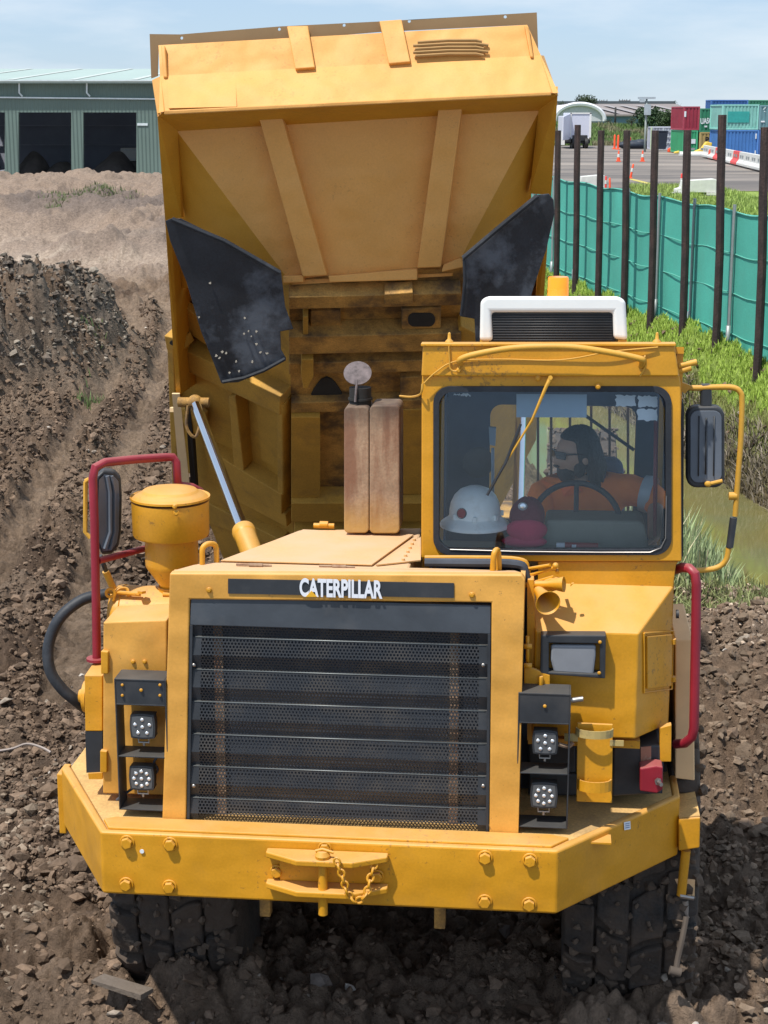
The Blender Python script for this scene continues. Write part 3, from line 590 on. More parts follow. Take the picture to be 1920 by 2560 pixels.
# hood with lid
y0=tl.y+.20
hl=[V(tl.x+.02,y0,HZ-.012),V(trr.x-.03,y0,HZ-.012),V(T(1060,1400,w=HZ).x,y0+.012,HZ-.012)]
A=T(540,1404,w=HZ); Bq=T(745,1323,w=HZ); C=T(1052,1332,w=HZ); D=T(1052,1400,w=HZ)
m=MB(); m.prism([V(T(482,1412,w=HZ).x+.07,y0+.001,HZ-.004),V(C.x,y0+.001,HZ-.004),V(C.x,C.y+.12,HZ-.004),V(Bq.x,Bq.y,HZ-.004),V(A.x,A.y+.02,HZ-.004)],(0,0,-.55)); hood=obj('hood',m,hood_m,tr_,bevel=.012)
m=MB(); m.prism([A+V(.02,.0,.0),T(930,1415,w=HZ),T(1050,1340,w=HZ)+V(-.03,0,0),Bq+V(.03,-.03,0)],(0,0,.008)); obj('hood_lid',m,hood_m,hood,bevel=.003)
m=MB(); m.prism([T(940,1415,w=HZ),T(1052,1403,w=HZ),T(1052,1345,w=HZ)+V(-.0,0,0)],(0,0,.006)); 
for i in range(6): 
    p=T(1036,1352+i*10,w=HZ+.006)+V(0,0,0); m.lathe([(0,.012),(.007,.010),(.008,0)],p+V(-.01*i,0,0),(0,0,1),8)
obj('hood_plate',m,hood_m,hood)
# small hinges / latches on the lid
for x,y in ((848,1420),(640,1416)):
    m=MB(); p=T(x,y,w=HZ+.008); m.cyl(p+V(-.03,0,.006),p+V(.03,0,.006),.009,n=8); m.tube([p+V(-.09,.01,.004),p+V(0,0,.008),p+V(.07,.004,.004)],.006,6); obj('latch',m,rust,hood)
p=T(810,1322,w=HZ); m=MB(); m.cyl(p+V(-.05,0,.015),p+V(.05,0,.015),.013,n=10); m.cyl(p+V(-.02,0,.02),p+V(.02,0,.02),.018,n=10); obj('hood_hinge',m,yel,hood)
# lifting eyes
def eye(x0,x1,ytop,ybot,yf):
    m=MB(); a=T(x0,ybot,v=yf); b=T(x1,ybot-3,v=yf); t_=T((x0+x1)/2,ytop,v=yf).z
    m.tube(smooth([a+V(0,0,-.03),a+V(0,0,.03),V(a.x+.004,a.y,t_-.015),V((a.x+b.x)/2,a.y+.02,t_),V(b.x-.004,b.y+.05,t_-.015),b+V(0,.05,.03),b+V(0,.05,-.03)],5),.0125,10); obj('lifting_eye',m,yel,cowl)
eye(506,536,1362,1412,y0-.04)
eye(1232,1246,1378,1432,y0-.08)
# name strip and lettering
ST=GV-.006
def leanp(px,py): return lean(px,py,v=ST)
m=MB(); m.prism([leanp(570,1447),leanp(1135,1458),leanp(1135,1495),leanp(570,1484)],(0,.004,0)); strip=obj('name_strip',m,blk,cowl)
cT=(leanp(748,1472)+leanp(955,1474))*.5; wT=(leanp(955,1474)-leanp(748,1472)).length; upv=(leanp(850,1455)-leanp(850,1490)); rt=(leanp(955,1476)-leanp(748,1470))
tx=textmesh('lettering','CATERPILLAR',upv.length*1.72,letter,strip,Matrix.Identity(4),bold=.0038,depth=.001)
xs=[v.co.x for v in tx.data.vertices]; wd=max(xs)-min(xs); k=wT/wd
tx.data.transform(face_matrix(cT+V(0,-.004,0),rt,upv)@Matrix.Diagonal((k,1,1,1)))
m=MB(); m.prism([leanp(765,1491)+V(0,-.007,0),leanp(793,1491)+V(0,-.007,0),leanp(779,1476)+V(0,-.007,0)],(0,.003,0)); obj('triangle_mark',m,letyel,strip)
for x,y in ((523,1475),(1180,1487)): hexbolt(lean(x,y,v=GV-.002),.010,.008,cowl,'rivet')
# grille: top band, saw-tooth perforated louvres, side rails, core
gt=lean(850,1503).z; gb=T(850,2075,v=GV+.03).z; x0=inner[0].x; x1=inner[1].x; x0b=inner[3].x; x1b=inner[2].x
def gx(z,side):
    t_=(gt-z)/(gt-gb); return (x0+(x0b-x0)*t_+.003) if side==0 else (x1+(x1b-x1)*t_-.003)
gy=lambda z: GV+.03*(z-DW)
zt0=gt-.004; zt1=lean(850,1575).z
m=MB(); m.prism([V(gx(zt0,0),gy(zt0)+.012,zt0),V(gx(zt0,1),gy(zt0)+.012,zt0),V(gx(zt1,1),gy(zt1)+.004,zt1),V(gx(zt1,0),gy(zt1)+.004,zt1)],(0,.03,0)); grl=obj('radiator_grille',m,mat('black_sheet',(.045,.052,.062),.45,var=.25,bump=.25,bscale=6,stain=.35,staincol=(.12,.11,.1,1)),tr_,bevel=.004)
seams=[lean(850,y).z for y in (1606,1688,1769,1851,1932,2012)]
seams=[zt1]+seams+[gb]
ed=.05
for i in range(len(seams)-1):
    za,zb_=seams[i],seams[i+1]; zm=za-(za-zb_)*.54; me=bpy.data.meshes.new('louvre')
    # crest at top (za) out, slopes in at zm, back out at zb
    prof=[(gy(za)+.018,za),(gy(zm)+.008,zm),(gy(zb_)+.028,zb_+.003),(gy(zb_)+.019,zb_+.001)] if i else [(gy(za)+.012,za),(gy(zb_)+.028,zb_+.003),(gy(zb_)+.019,zb_+.001)]
    vs=[];fs=[];uv=[];s_=0
    for j,(py_,pz_) in enumerate(prof):
        if j: s_+=math.hypot(py_-prof[j-1][0],pz_-prof[j-1][1])
        vs+=[(gx(pz_,0)+ed,py_,pz_),(gx(pz_,1)-ed,py_,pz_)]; uv+=[(0,s_+i*.31),(x1-x0,s_+i*.31)]
    for j in range(len(prof)-1): fs.append((2*j,2*j+1,2*j+3,2*j+2))
    me.from_pydata(vs,[],fs); ul=me.uv_layers.new(name='UVMap')
    for p_ in me.polygons:
        for li,vi in zip(p_.loop_indices,p_.vertices): ul.data[li].uv=uv[vi]
    me.materials.append(perf); o=bpy.data.objects.new('louvre',me); link(o,grl)
    # plain folded ends
    for sd_ in (0,1):
        m=MB()
        for j in range(len(prof)-1):
            (ya_,z1_),(yb_,z2_)=prof[j],prof[j+1]; xa=gx(z1_,sd_); s2=ed if sd_==0 else -ed; xb=gx(z2_,sd_)
            m.add([(xa,ya_,z1_),(xa+s2,ya_,z1_),(xb+s2,yb_,z2_),(xb,yb_,z2_)],[(0,1,2,3)])
        obj('louvre_end',m,blk,grl,recalc=False)
    if i: m=MB(); m.cyl((gx(za,0)+.02,gy(za)+.017,za),(gx(za,1)-.02,gy(za)+.017,za),.0026,n=8); obj('louvre_crest',m,crest_hl,grl)
for sd_ in (0,1):
    m=MB(); s2=.012 if sd_==0 else -.012
    m.prism([V(gx(zt1,sd_),gy(zt1)+.002,zt1),V(gx(zt1,sd_)+s2,gy(zt1)+.002,zt1),V(gx(gb,sd_)+s2,gy(gb)+.002,gb),V(gx(gb,sd_),gy(gb)+.002,gb)],(0,.05,0)); obj('grille_rail',m,blk,grl)
for x,y in ((484,1663),(1208,1663),(1208,1965),(484,1965)): (lambda m_: (m_.lathe([(0,.005),(.007,.003),(.009,0)],lean(x,y,v=GV+.008),(0,-1,0),10),obj('rivet',m_,steel,grl)))(MB())
m=MB(); m.box((gx(gb,0),GV+.11,gb),(gx(gb,1),GV+.14,gt)); core=obj('radiator_core',m,dark,tr_)
m=MB()
for xx in (550,1135): 
    p=T(xx,1800,v=GV+.09); m.box((p.x-.02,GV+.085,gb),(p.x+.02,GV+.105,gt-.1))
obj('core_bracket',m,rust,core)
# rubber seal frame and inner cowl to the right of the grille top
m=MB(); pth=[T(x,y,v=GV+.26) for x,y in ((1062,1406),(1180,1407),(1290,1410),(1312,1430),(1322,1500),(1328,1580))]; m.tube(smooth(pth,5),.02,8); obj('seal_strip',m,dark,tr_)
m=MB(); pth=[T(x,y,v=GV+.32) for x,y in ((1062,1396),(1180,1396),(1296,1400),(1318,1424),(1326,1500),(1332,1600))]; m.tube(smooth(pth,5),.014,8); obj('hood_rim',m,yel,tr_)
m=MB(); m.ext([(1318,1450),(1334,1450),(1345,1850),(1318,1850)],GV+.22,.1); obj('inner_panel',m,yel,tr_)

# left hand box (viewer's left) with hinges
LV=.34
m=MB(); m.ext([(258,1556),(417,1550),(417,1988),(257,1984)],LV,.42); lb=obj('side_box',m,yelc,tr_,bevel=.006)
for l_ in ([(252,1628),(270,1630),(270,1685),(252,1685)],[(250,1877),(267,1879),(267,1932),(250,1932)]):
    m=MB(); m.ext(l_,LV-.02,.03); obj('hinge',m,yel,lb,bevel=.004)
for x in (333,362): hexbolt(T(x,1654,v=LV-.002),.008,.006,lb,'rivet')
m=MB(); m.ext([(211,1690),(256,1690),(256,1828),(213,1828)],LV+.06,.35); 
a=T(211,1690,v=LV+.06); b_=T(256,1690,v=LV+.06); m.add([a,b_,b_+V(0,.35,.05),a+V(.02,.35,.05)],[(0,1,2,3)]); ob=obj('outer_box',m,yel,tr_,bevel=.004)
m=MB(); m.lathe([(0,.03),(.03,.025),(.04,0),(.075,0),(.08,-.02)],T(212,1740,v=LV+.2),(-1,0,0),20); obj('filler_cap',m,yel,ob)
m=MB(); m.ext([(213,1829),(256,1829),(255,1930),(216,1932)],LV+.061,.34); obj('battery_box',m,blk,tr_)
m=MB(); m.ext([(220,1934),(256,1932),(256,1948),(222,1948)],LV+.05,.3); obj('clamp_bracket',m,yel,tr_)
# light racks
def rack(P,v0,name_label):
    # P: x0,x1, ytop, shelves [(y0,y1)..]
    x0_,x1_,yt,sh,xo=P
    m=MB(); a=T(x0_,yt,v=v0); b=T(x1_,yt,v=v0); d=.13
    zt_=a.z; zb2=T(x0_,sh[-1],v=v0).z
    wl=b.x-a.x
    m.box((a.x,v0,zb2),(a.x+.006,v0+d,zt_)); m.box((b.x-.006,v0,zb2),(b.x,v0+d,zt_))
    m.box((a.x+.0062,v0+.002,T(x0_,sh[0],v=v0).z),(b.x-.0062,v0+.007,zt_-.002))
    for s_ in sh:
        z_=T(x0_,s_,v=v0).z; m.box((a.x+.0061,v0+.001,z_),(b.x-.0061,v0+d-.002,z_+.006))
    m.box((a.x+.0061,v0-.001,zt_-.006),(b.x-.0061,v0+d,zt_+.001))
    o=obj('light_rack',m,blk,tr_,bevel=.0015)
    if name_label: o['label']=name_label
    return o,a,b
rk1,a1_,b1_=rack((285,414,1697,(1762,1892,2024),0),.175,None)
rk2,a2_,b2_=rack((1296,1428,1732,(1808,1934,2068),0),.175,None)
def lamp(px,py,half,n,parent,v=.20,tilt=0):
    c=T(px,py,v=v); s=half
    m=MB(); pts=[]
    for k in range(24):
        t_=2*math.pi*k/24; r_=s/ max(abs(math.cos(t_)),abs(math.sin(t_)))**.75
        pts.append(c+V(r_*math.cos(t_)*.98,0,r_*math.sin(t_)))
    m.prism(pts,(0,.045,0)); 
    for k in range(5): m.box((c.x-s*.9,c.y+.045,c.z-s*.9+k*s*.42),(c.x+s*.9,c.y+.065,c.z-s*.9+k*s*.42+.006))
    L_=obj('work_lamp',m,blk,parent,bevel=.003)
    m=MB(); m.prism([c+(p-c)*.84+V(0,-.002,0) for p in pts],(0,.002,0)); obj('lens',m,mat('lamp_lens',(.10,.105,.11),.2,var=.1) if 'lamp_lens' not in MATS else MATS['lamp_lens'],L_)
    m=MB(); pos=[(0,.0)]+[(math.sin(2*math.pi*k/(n-1))*s*.58,math.cos(2*math.pi*k/(n-1))*s*.58) for k in range(n-1)]
    for x_,z_ in pos: m.ell(c+V(x_,-.004,z_),.0085,.004,.0085,n=10,m=6)
    obj('diode_cluster',m,ledm,L_)
    m=MB(); m.tube([c+V(-s*.4,.02,-s*.99),c+V(-s*.4,.02,-s*1.35),c+V(s*.4,.02,-s*1.35),c+V(s*.4,.02,-s*.99)],.005,6); m.cyl(c+V(0,.02,-s*1.35),c+V(0,.02,-s*1.6),.006,n=8); obj('bracket',m,steel,L_)
lamp(356,1817,.060,6,rk1); lamp(354,1946,.060,9,rk1); lamp(1363,1857,.058,6,rk2); lamp(1360,1989,.062,9,rk2)
m=MB(); m.tube(smooth([T(405,1880,v=.24),T(385,1905,v=.26),T(392,1930,v=.27),T(330,1972,v=.28),T(292,2000,v=.3)],5),.006,6); obj('lamp_cable',m,dark,rk1)
m=MB(); m.tube(smooth([T(1395,1860,v=.22),T(1420,1866,v=.23),T(1432,1856,v=.24)],5),.010,6); obj('lamp_cable',m,rust,rk2)
hexbolt(T(353,1725,v=.174),.006,.004,rk1,'rivet'); hexbolt(T(1362,1765,v=.174),.006,.004,rk1,'rivet')
for x,y in ((306,1712),(400,1712),(306,1738),(400,1738)): hexbolt(T(x,y,v=.174),.005,.004,rk1,'rivet')
m=MB(); m.cyl(T(1428,1751,v=.2),T(1458,1747,v=.2),.012); obj('rack_pin',m,steel,rk2)

# air cleaner canister and precleaner bowl
m=MB(); c0=T(300,1520,v=.72); r_=.15; a=T(284,1530,v=.72); cx=T(352,1530,v=.72)
m.lathe([(0,0),(.13,0),(.15,.02),(.155,.03),(.155,.055),(.15,.06),(.15,.60),(0,.60)],(a.x,.72,a.z-.02),(1,0,0),32); can=obj('air_cleaner',m,yel,tr_)
m=MB(); z=a.z+.12
m.tube(smooth([V(a.x+.03,.60,z-.03),V(a.x+.05,.62,z+.02),V(a.x+.09,.64,z+.02),V(a.x+.1,.62,z-.01)],5),.008,6); m.cyl((a.x+.0,.62,z+.01),(a.x+.16,.62,z+.0),.010,n=8); m.lathe([(.014,-.006),(.026,-.006),(.026,.006),(.014,.006)],(a.x+.02,.60,z+.01),(.3,-1,0),14); m.lathe([(0,-.006),(.022,-.006),(.022,.006),(0,.006)],(a.x+.17,.60,z+.02),(0,0,1),6); obj('clamp',m,yel,can)
pcx=T(427,1300,v=.72); 
def zz(y,v=.62): return T(427,y,v=v).z
def rr(wpx,v=.72): return wpx/2*(T(500,1300,v=v).x-T(400,1300,v=v).x)/100
zcap=zz(1252,.62); Rb=rr(190); 
zbot=T(427,1362,v=.72-Rb).z; zlip=T(427,1268,v=.72-Rb).z; HT=max(.05,T(435,1234,v=.72).z-zlip); znb=T(427,1432,v=.72-rr(132)).z; ztap=T(427,1470,v=.72-rr(70)).z
m=MB(); m.lathe([(rr(66),znb-.32),(rr(66),ztap),(rr(130),znb),(rr(132),znb+.02),(rr(130),zbot-.004)],(pcx.x,.72,0),(0,0,1),40); pc=obj('precleaner',m,yel,tr_)
m=MB(); m.lathe([(0,zbot),(Rb*.96,zbot),(Rb*.99,zbot+.01),(Rb,zlip-.01),(Rb*.2,zlip-.01)],(pcx.x,.72,0),(0,0,1),48); obj('precleaner_bowl',m,yel,pc)
m=MB(); m.lathe([(Rb*.96,zlip),(Rb*1.03,zlip+.002),(Rb*1.03,zlip+.012),(Rb*.98,zlip+.12*HT),(Rb*.90,zlip+.38*HT),(Rb*.76,zlip+.58*HT),(Rb*.73,zlip+.66*HT),(Rb*.68,zlip+.84*HT),(Rb*.40,zlip+.96*HT),(0,zlip+HT)],(pcx.x,.72,0),(0,0,1),48); obj('cover',m,yel,pc)
hexbolt(T(437,1266,v=.72-Rb*1.03),.009,.008,pc,'latch'); hexbolt(T(441,1282,v=.72-Rb*1.005),.011,.004,pc,'latch')
m=MB(); m.lathe([(rr(76),-.02),(rr(76),.02),(rr(70),.022),(rr(70),-.022)],(pcx.x,.72,ztap-.03),(0,0,1),24); m.cyl(V(pcx.x-.03,.72-rr(80),ztap-.03),V(pcx.x+.03,.72-rr(80),ztap-.03),.010,n=8); obj('hose_clamp',m,yel,pc)
# muffler
MV=.92
mt_=rust.copy(); mt_.name='muffler_heat_worn'; t=mt_.node_tree; b=t.nodes['Principled BSDF']; cur=b.inputs['Base Color'].links[0].from_socket
co=N(t,'ShaderNodeTexCoord').outputs['Object']; sx_=N(t,'ShaderNodeSeparateXYZ'); t.links.new(co,sx_.inputs[0]); nn=N(t,'ShaderNodeTexNoise'); nn.inputs['Scale'].default_value=9; nn.inputs['Detail'].default_value=6; t.links.new(co,nn.inputs['Vector'])
zt9=T(900,1020,v=MV).z; zb9=T(900,1333,v=MV).z
ad=N(t,'ShaderNodeMath',operation='MULTIPLY_ADD'); ad.inputs[1].default_value=.16; t.links.new(nn.outputs[0],ad.inputs[0]); t.links.new(sx_.outputs[2],ad.inputs[2])
for lo_,hi_,c_9 in ((zb9+.26,zb9+.10,(.50,.29,.07,1)),(zt9-.03,zt9+.10,(.035,.03,.03,1))):
    mr9=N(t,'ShaderNodeMapRange'); mr9.inputs[1].default_value=lo_; mr9.inputs[2].default_value=hi_; mr9.inputs[4].default_value=.75; t.links.new(ad.outputs[0],mr9.inputs[0]); mx9=N(t,'ShaderNodeMix',data_type='RGBA'); t.links.new(mr9.outputs[0],mx9.inputs[0]); t.links.new(cur,mx9.inputs[6]); mx9.inputs[7].default_value=c_9; cur=mx9.outputs[2]
t.links.new(cur,b.inputs['Base Color'])
m=MB(); m.ext(rrect(860,1017,922,1333,12),MV,.20); m.ext(rrect(924,1014,999,1334,12),MV+.002,.20); m.ext([(917,1028),(928,1028),(928,1326),(917,1326)],MV+.012,.18); muf=obj('muffler',m,mt_,tr_,bevel=.006,seg=2)
m=MB(); p=T(901,1012,v=MV+.10); q_=T(901,968,v=MV+.10); m.cyl(p+V(0,0,-.03),V(p.x,p.y,q_.z),.052,n=24); m.cyl(V(p.x,p.y,p.z+.025),V(p.x,p.y,p.z+.035),.058,n=24); pipe=obj('exhaust_pipe',m,soot,muf)
m=MB(); c=T(894,933,v=MV+.10); nrm=V(.05,-.72,.66).normalized(); m.lathe([(0,-.002),(.066,-.002),(.066,.003),(.045,.006),(0,.008)],c,nrm,28); m.tube([T(893,950,v=MV+.07),T(890,975,v=MV+.04),T(888,1005,v=MV+.03)],.006,6); obj('rain_cap',m,capm,muf)

# ------------------------------------------------------------------ cab
CV=.60
def c_(px,py,v=CV): return T(px,py,v=v)
fo=[(1058,862),(1686,862),(1693,905),(1702,962),(1704,1404),(1340,1404),(1053,1396),(1054,960)]
fi=rrect(1090,973,1672,1380,38,8)
m=MB(); m.holes([c_(*p) for p in fo],[[c_(*p) for p in fi]],(0,.045,0)); 
cab=obj('cab',m,yel,tr_,bevel=.006)
FL=c_(1055,1390); FRt=c_(1703,1400); zr=c_(1300,862).z; xl=c_(1056,1100).x; xr=c_(1702,1100).x; zf=1.45; CD=1.22
# brow over the windscreen (slightly proud), with gutter
m=MB(); m.prism([c_(1058,861),c_(1686,861),c_(1697,940)+V(0,-.0,0),c_(1054,940)],(0,-.02,0)); obj('brow_panel',m,yel,cab,bevel=.008)
m=MB(); m.prism([c_(1052,859,CV-.03),c_(1690,859,CV-.03),c_(1690,866,CV-.03),c_(1052,866,CV-.03)],(0,.06,0)); obj('gutter',m,yel,cab,bevel=.003)
# roof falling backwards
zb3=zr-.20
m=MB(); m.prism([V(xl,CV+.03,zr-.004),V(xr,CV+.03,zr-.004),V(xr,CV+.03,zr-.03),V(xl,CV+.03,zr-.03)],(0,.001,0)); 
m=MB(); m.add([V(xl,CV+.03,zr-.004),V(xr,CV+.03,zr-.004),V(xr,CV+CD,zb3),V(xl,CV+CD,zb3),V(xl,CV+.03,zr-.034),V(xr,CV+.03,zr-.034),V(xr,CV+CD,zb3-.03),V(xl,CV+CD,zb3-.03)],[(0,1,2,3),(7,6,5,4),(0,4,5,1),(1,5,6,2),(2,6,7,3),(3,7,4,0)]); obj('roof',m,yel,cab)
# side walls with windows, rear wall with window
def rr3(f,a0,b0,a1,b1,r,n=5):
    return [f(x,y) for x,y in rrect(a0,b0,a1,b1,r,n)]
for sx,s_ in ((xl,1),(xr,-1)):
    f=lambda y_,z_: V(sx,y_,z_)
    outl=[f(CV+.046,zf),f(CV+CD,zf),f(CV+CD,zb3-.031),f(CV+.046,zr-.036)]
    m=MB(); m.holes(outl,[rr3(f,CV+.14,2.05,CV+CD-.16,zb3-.16,.06)],(s_*.03,0,0)); o=obj('side_wall',m,yel,cab)
    m=MB(); m.holes([p+V(s_*.032,0,0) for p in outl],[rr3(lambda y_,z_:V(sx+s_*.032,y_,z_),CV+.14,2.05,CV+CD-.16,zb3-.16,.06)],(s_*.01,0,0)); obj('lining',m,cabin,o)
    m=MB(); m.box((sx+s_*.012 if s_>0 else sx-.016,CV+.12,2.03),(sx+s_*.016 if s_>0 else sx-.012,CV+CD-.14,zb3-.14)); obj('side_window',m,glass,o)
f=lambda x_,z_: V(x_,CV+CD,z_)
outl=[f(xl,zf),f(xr,zf),f(xr,zb3-.002),f(xl,zb3-.002)]
wl_=T(1225,1100,v=CV+CD).x; wr_=T(1588,1100,v=CV+CD).x; wt=T(1400,1013,v=CV+CD).z; wb=T(1400,1300,v=CV+CD).z
m=MB(); m.holes(outl,[rr3(f,wl_,wb,wr_,wt,.06)],(0,.03,0)); rw=obj('rear_wall',m,yel,cab)
m=MB(); m.holes([p+V(0,-.008,0) for p in outl],[rr3(lambda x_,z_:V(x_,CV+CD-.008,z_),wl_,wb,wr_,wt,.06)],(0,.006,0)); obj('lining',m,cabin,rw)
for xx in (1345,1378,1425,1478,1524,1570):
    p=T(xx,1013,v=CV+CD+.05); q_=T(xx,1290,v=CV+CD+.05); m=MB(); m.cyl(p,q_,.007,n=8); obj('guard_bar',m,mat('brown_bar',(.20,.12,.07),.7) if 'brown_bar' not in MATS else MATS['brown_bar'],rw)
m=MB(); m.tube([T(1465,1040,v=CV+CD-.05),T(1585,1125,v=CV+CD-.05)],.009,8); obj('strap',m,dark,rw)
m=MB(); m.box((xl+.05,CV+.05,zr-.06),(xr-.05,CV+CD-.05,zr-.052)); 
m=MB(); m.add([V(xl+.045,CV+.05,zr-.05),V(xr-.045,CV+.05,zr-.05),V(xr-.045,CV+CD-.02,zb3-.04),V(xl+.045,CV+CD-.02,zb3-.04)],[(0,1,2,3)]); obj('headliner',m,cabin,cab)
m=MB(); m.box((xl+.045,CV+.05,zf),(xr-.045,CV+CD-.01,zf+.03)); obj('floor',m,cabin,cab)
GLV=lambda y: CV+.004+.088*(1381-y)/408   # the pane leans back a little inside its frame
# windscreen, seal
so_=rrect(1083,966,1679,1388,42,10); si=rrect(1097,980,1665,1374,36,10)
m=MB(); m.holes([c_(x,y,CV-.010) for x,y in so_],[[c_(x,y,CV-.010) for x,y in si]],(0,.04,0)); obj('windscreen_seal',m,rub,cab,bevel=.004)
m=MB(); m.prism([c_(x,y,GLV(y)) for x,y in rrect(1090,973,1672,1381,40,8)],(0,.004,0)); ws=obj('windscreen',m,glass,cab)
m=MB(); m.tube([c_(x,y,CV-.012) for x,y in ((1125,1374),(1300,1379),(1500,1381),(1625,1381),(1652,1370),(1664,1345),(1666,1240))],.003,6); obj('seal_trim',m,steel,ws)
m=MB(); m.prism([c_(x,y,GLV(y)+.007) for x,y in ((1291,985),(1467,986),(1467,1044),(1291,1043))],(0,.002,0)); obj('paper_sheet',m,paper,ws)
def torn(x0,y0,x1,y1):
    n=9; up=[(x0+(x1-x0)*i/n,y0+rng.uniform(-2,3)) for i in range(n+1)]; rt_=[(x1+rng.uniform(-3,1),y0+(y1-y0)*i/5) for i in range(1,5)]; dn=[(x1-(x1-x0)*i/n,y1+rng.uniform(-3,2)) for i in range(n+1)]; lf=[(x0+rng.uniform(-3,4),y1-(y1-y0)*i/5) for i in range(1,5)]
    m=MB(); m.prism([c_(x,y,GLV(y)+.007) for x,y in up+rt_+dn+lf],(0,.0015,0)); obj('worn_sticker',m,stickw,ws)
torn(1538,988,1590,1016); torn(1596,990,1644,1017); torn(1594,1023,1643,1052); torn(1136,984,1150,990); torn(1152,984,1178,991)
# wiper
m=MB(); m.tube([c_(1375,948,CV-.05),c_(1366,965,CV-.06),c_(1330,1050,CV-.045),c_(1272,1145,CV-.03)],.006,8,rad=[.010,.008,.0055,.004]); m.cyl(c_(1376,944,CV-.06),c_(1376,944,CV),.010,n=10); wp=obj('wiper_arm',m,yel2,cab)
m=MB(); m.tube([c_(1302,1060,CV-.026),c_(1262,1160,CV-.034),c_(1218,1238,CV-.030)],.006,8); m.tube([c_(1300,1072,CV-.028),c_(1265,1158,CV-.036),c_(1222,1232,CV-.026)],.004,6); obj('wiper_blade',m,blk,wp)
# grab handle over the windscreen, wires
m=MB(); m.tube(smooth([c_(1152,910,CV-.015),c_(1150,900,CV-.05),c_(1180,888,CV-.065),c_(1260,873,CV-.075),c_(1340,867,CV-.08),c_(1430,868,CV-.08),c_(1530,882,CV-.075),c_(1600,897,CV-.065),c_(1606,903,CV-.05),c_(1603,915,CV-.015)],6),.014,12); obj('grab_rail',m,yel2,cab)
m=MB(); m.tube(smooth([c_(1060,958,CV-.03),c_(1090,930,CV-.03),c_(1140,903,CV-.028),c_(1250,898,CV-.026),c_(1400,900,CV-.026),c_(1520,880,CV-.04),c_(1600,872,CV-.035),c_(1645,868,CV-.03)],5),.0035,6); m.tube(smooth([c_(1122,866,CV-.03),c_(1124,900,CV-.03),c_(1126,922,CV-.03),c_(1140,928,CV-.03),c_(1150,915,CV-.03)],5),.004,6); m.tube(smooth([c_(1000,990,CV+.3),c_(1030,992,CV+.1),c_(1052,984,CV-.02),c_(1056,960,CV-.03)],5),.005,6); m.tube(smooth([c_(1612,890,CV-.05),c_(1614,915,CV-.03),c_(1600,940,CV-.025)],5),.005,6); obj('wiring',m,yel2,cab)
for x,y in ((1345,946),(1495,966),(1148,925)): hexbolt(c_(x,y,CV-.022),.010,.012,cab,'knob')
for x,y in ((1123,842),(1642,838)): m=MB(); p=c_(x,864,CV+.02); m.lathe([(.022,0),(.018,.02),(.008,.03),(.006,.055),(0,.06)],p,(0,0,1),12); obj('roof_bolt',m,yel2,cab)
# horn trumpets sticking past the right corner of the roof
m=MB(); 
for dy in (0,14): m.cyl(c_(1696,915+dy,CV+.05),c_(1742-dy,905+dy,CV+.05),.012,.014)
obj('roof_horn',m,yel2,cab)
# air conditioner unit and beacon
AV=CV+.03
m=MB(); o1=[(1199,858),(1201,752),(1216,740),(1548,740),(1564,752),(1569,856),(1534,856),(1532,782),(1240,782),(1236,858)]
m.prism([T(x,y,v=AV) for x,y in [(1199,852),(1201,752),(1216,740),(1548,740),(1564,752),(1569,850),(1534,846),(1532,780),(1228,780),(1232,852)]],(0,.55,0)); ac=obj('air_conditioner',m,whitep,tr_,bevel=.02,seg=4)
# sloping top shell (falls with the roof)
for vtx in ac.data.vertices:
    if vtx.co.y>AV+.2: vtx.co.z-=.10
m=MB(); m.ext([(1226,778),(1534,778),(1536,858),(1228,858)],AV+.03,.4); 
oo=obj('vent_body',m,blk,ac)
for vtx in oo.data.vertices:
    if vtx.co.y>AV+.2: vtx.co.z-=.09
m=MB()
for k in range(11):
    a=T(1230,784+k*6.6,v=AV+.018); b=T(1531,784+k*6.6,v=AV+.018); m.cyl(a,b,.0028,n=6)
obj('vent_slat',m,blk,ac)
m=MB(); m.ext([(1200,850),(1222,850),(1222,862),(1200,862)],AV+.01,.3); m.ext([(1545,849),(1567,849),(1567,862),(1545,862)],AV+.01,.3); obj('bracket',m,yel2,ac)
m=MB(); p=T(1395,738,v=AV+.22); wB=(T(1421,720,v=AV+.22)-T(1369,720,v=AV+.22)).length/2; hB=(T(1395,692,v=AV+.22).z-p.z); m.lathe([(wB*1.02,-.06),(wB*1.02,hB*.35),(wB,hB*.36),(wB,hB*.92),(wB*.92,hB),(0,hB*1.02)],p,(0,0,1),28); bc=obj('beacon',m,amber,tr_)
m=MB(); m.lathe([(wB*1.06,-.07),(wB*1.06,-.02),(wB*.9,-.02)],p,(0,0,1),28); obj('beacon_base',m,blk,bc)

# dash, instruments, steering wheel, seat
m=MB(); m.prism([T(1366,1300,v=.80),T(1600,1303,v=.80),T(1612,1312,v=.80),T(1624,1380,v=.80),T(1352,1380,v=.80)],(0,.22,0)); ds=obj('dashboard',m,greyi,cab,bevel=.015)
m=MB(); m.box((xl+.05,CV+.05,T(1200,1372,v=.66).z-.03),(xr-.05,CV+.24,T(1200,1372,v=.66).z-.01)); dshelf=obj('dash_shelf',m,greyi,cab)
m=MB(); p=T(1345,1362,v=.70); q_=T(1490,1366,v=.70); m.cyl(p+V(.03,0,0),q_,.016,n=12); bt=obj('spray_can',m,capred,cab)
bpy.data.objects.remove(bt)
swc=T(1440,1306,v=.92); ax=V(0,-.80,.60).normalized(); xx_=V(1,0,0); yy_=ax.cross(xx_).normalized()
sr=(T(1550,1290,v=.95)-T(1332,1290,v=.95)).length/2
m=MB(); ring=[swc+(xx_*math.cos(t_)+yy_*math.sin(t_))*sr for t_ in [2*math.pi*k/40 for k in range(41)]]; m.tube(ring,.014,10); m.ell(swc-ax*.03,.05,.05,.03)
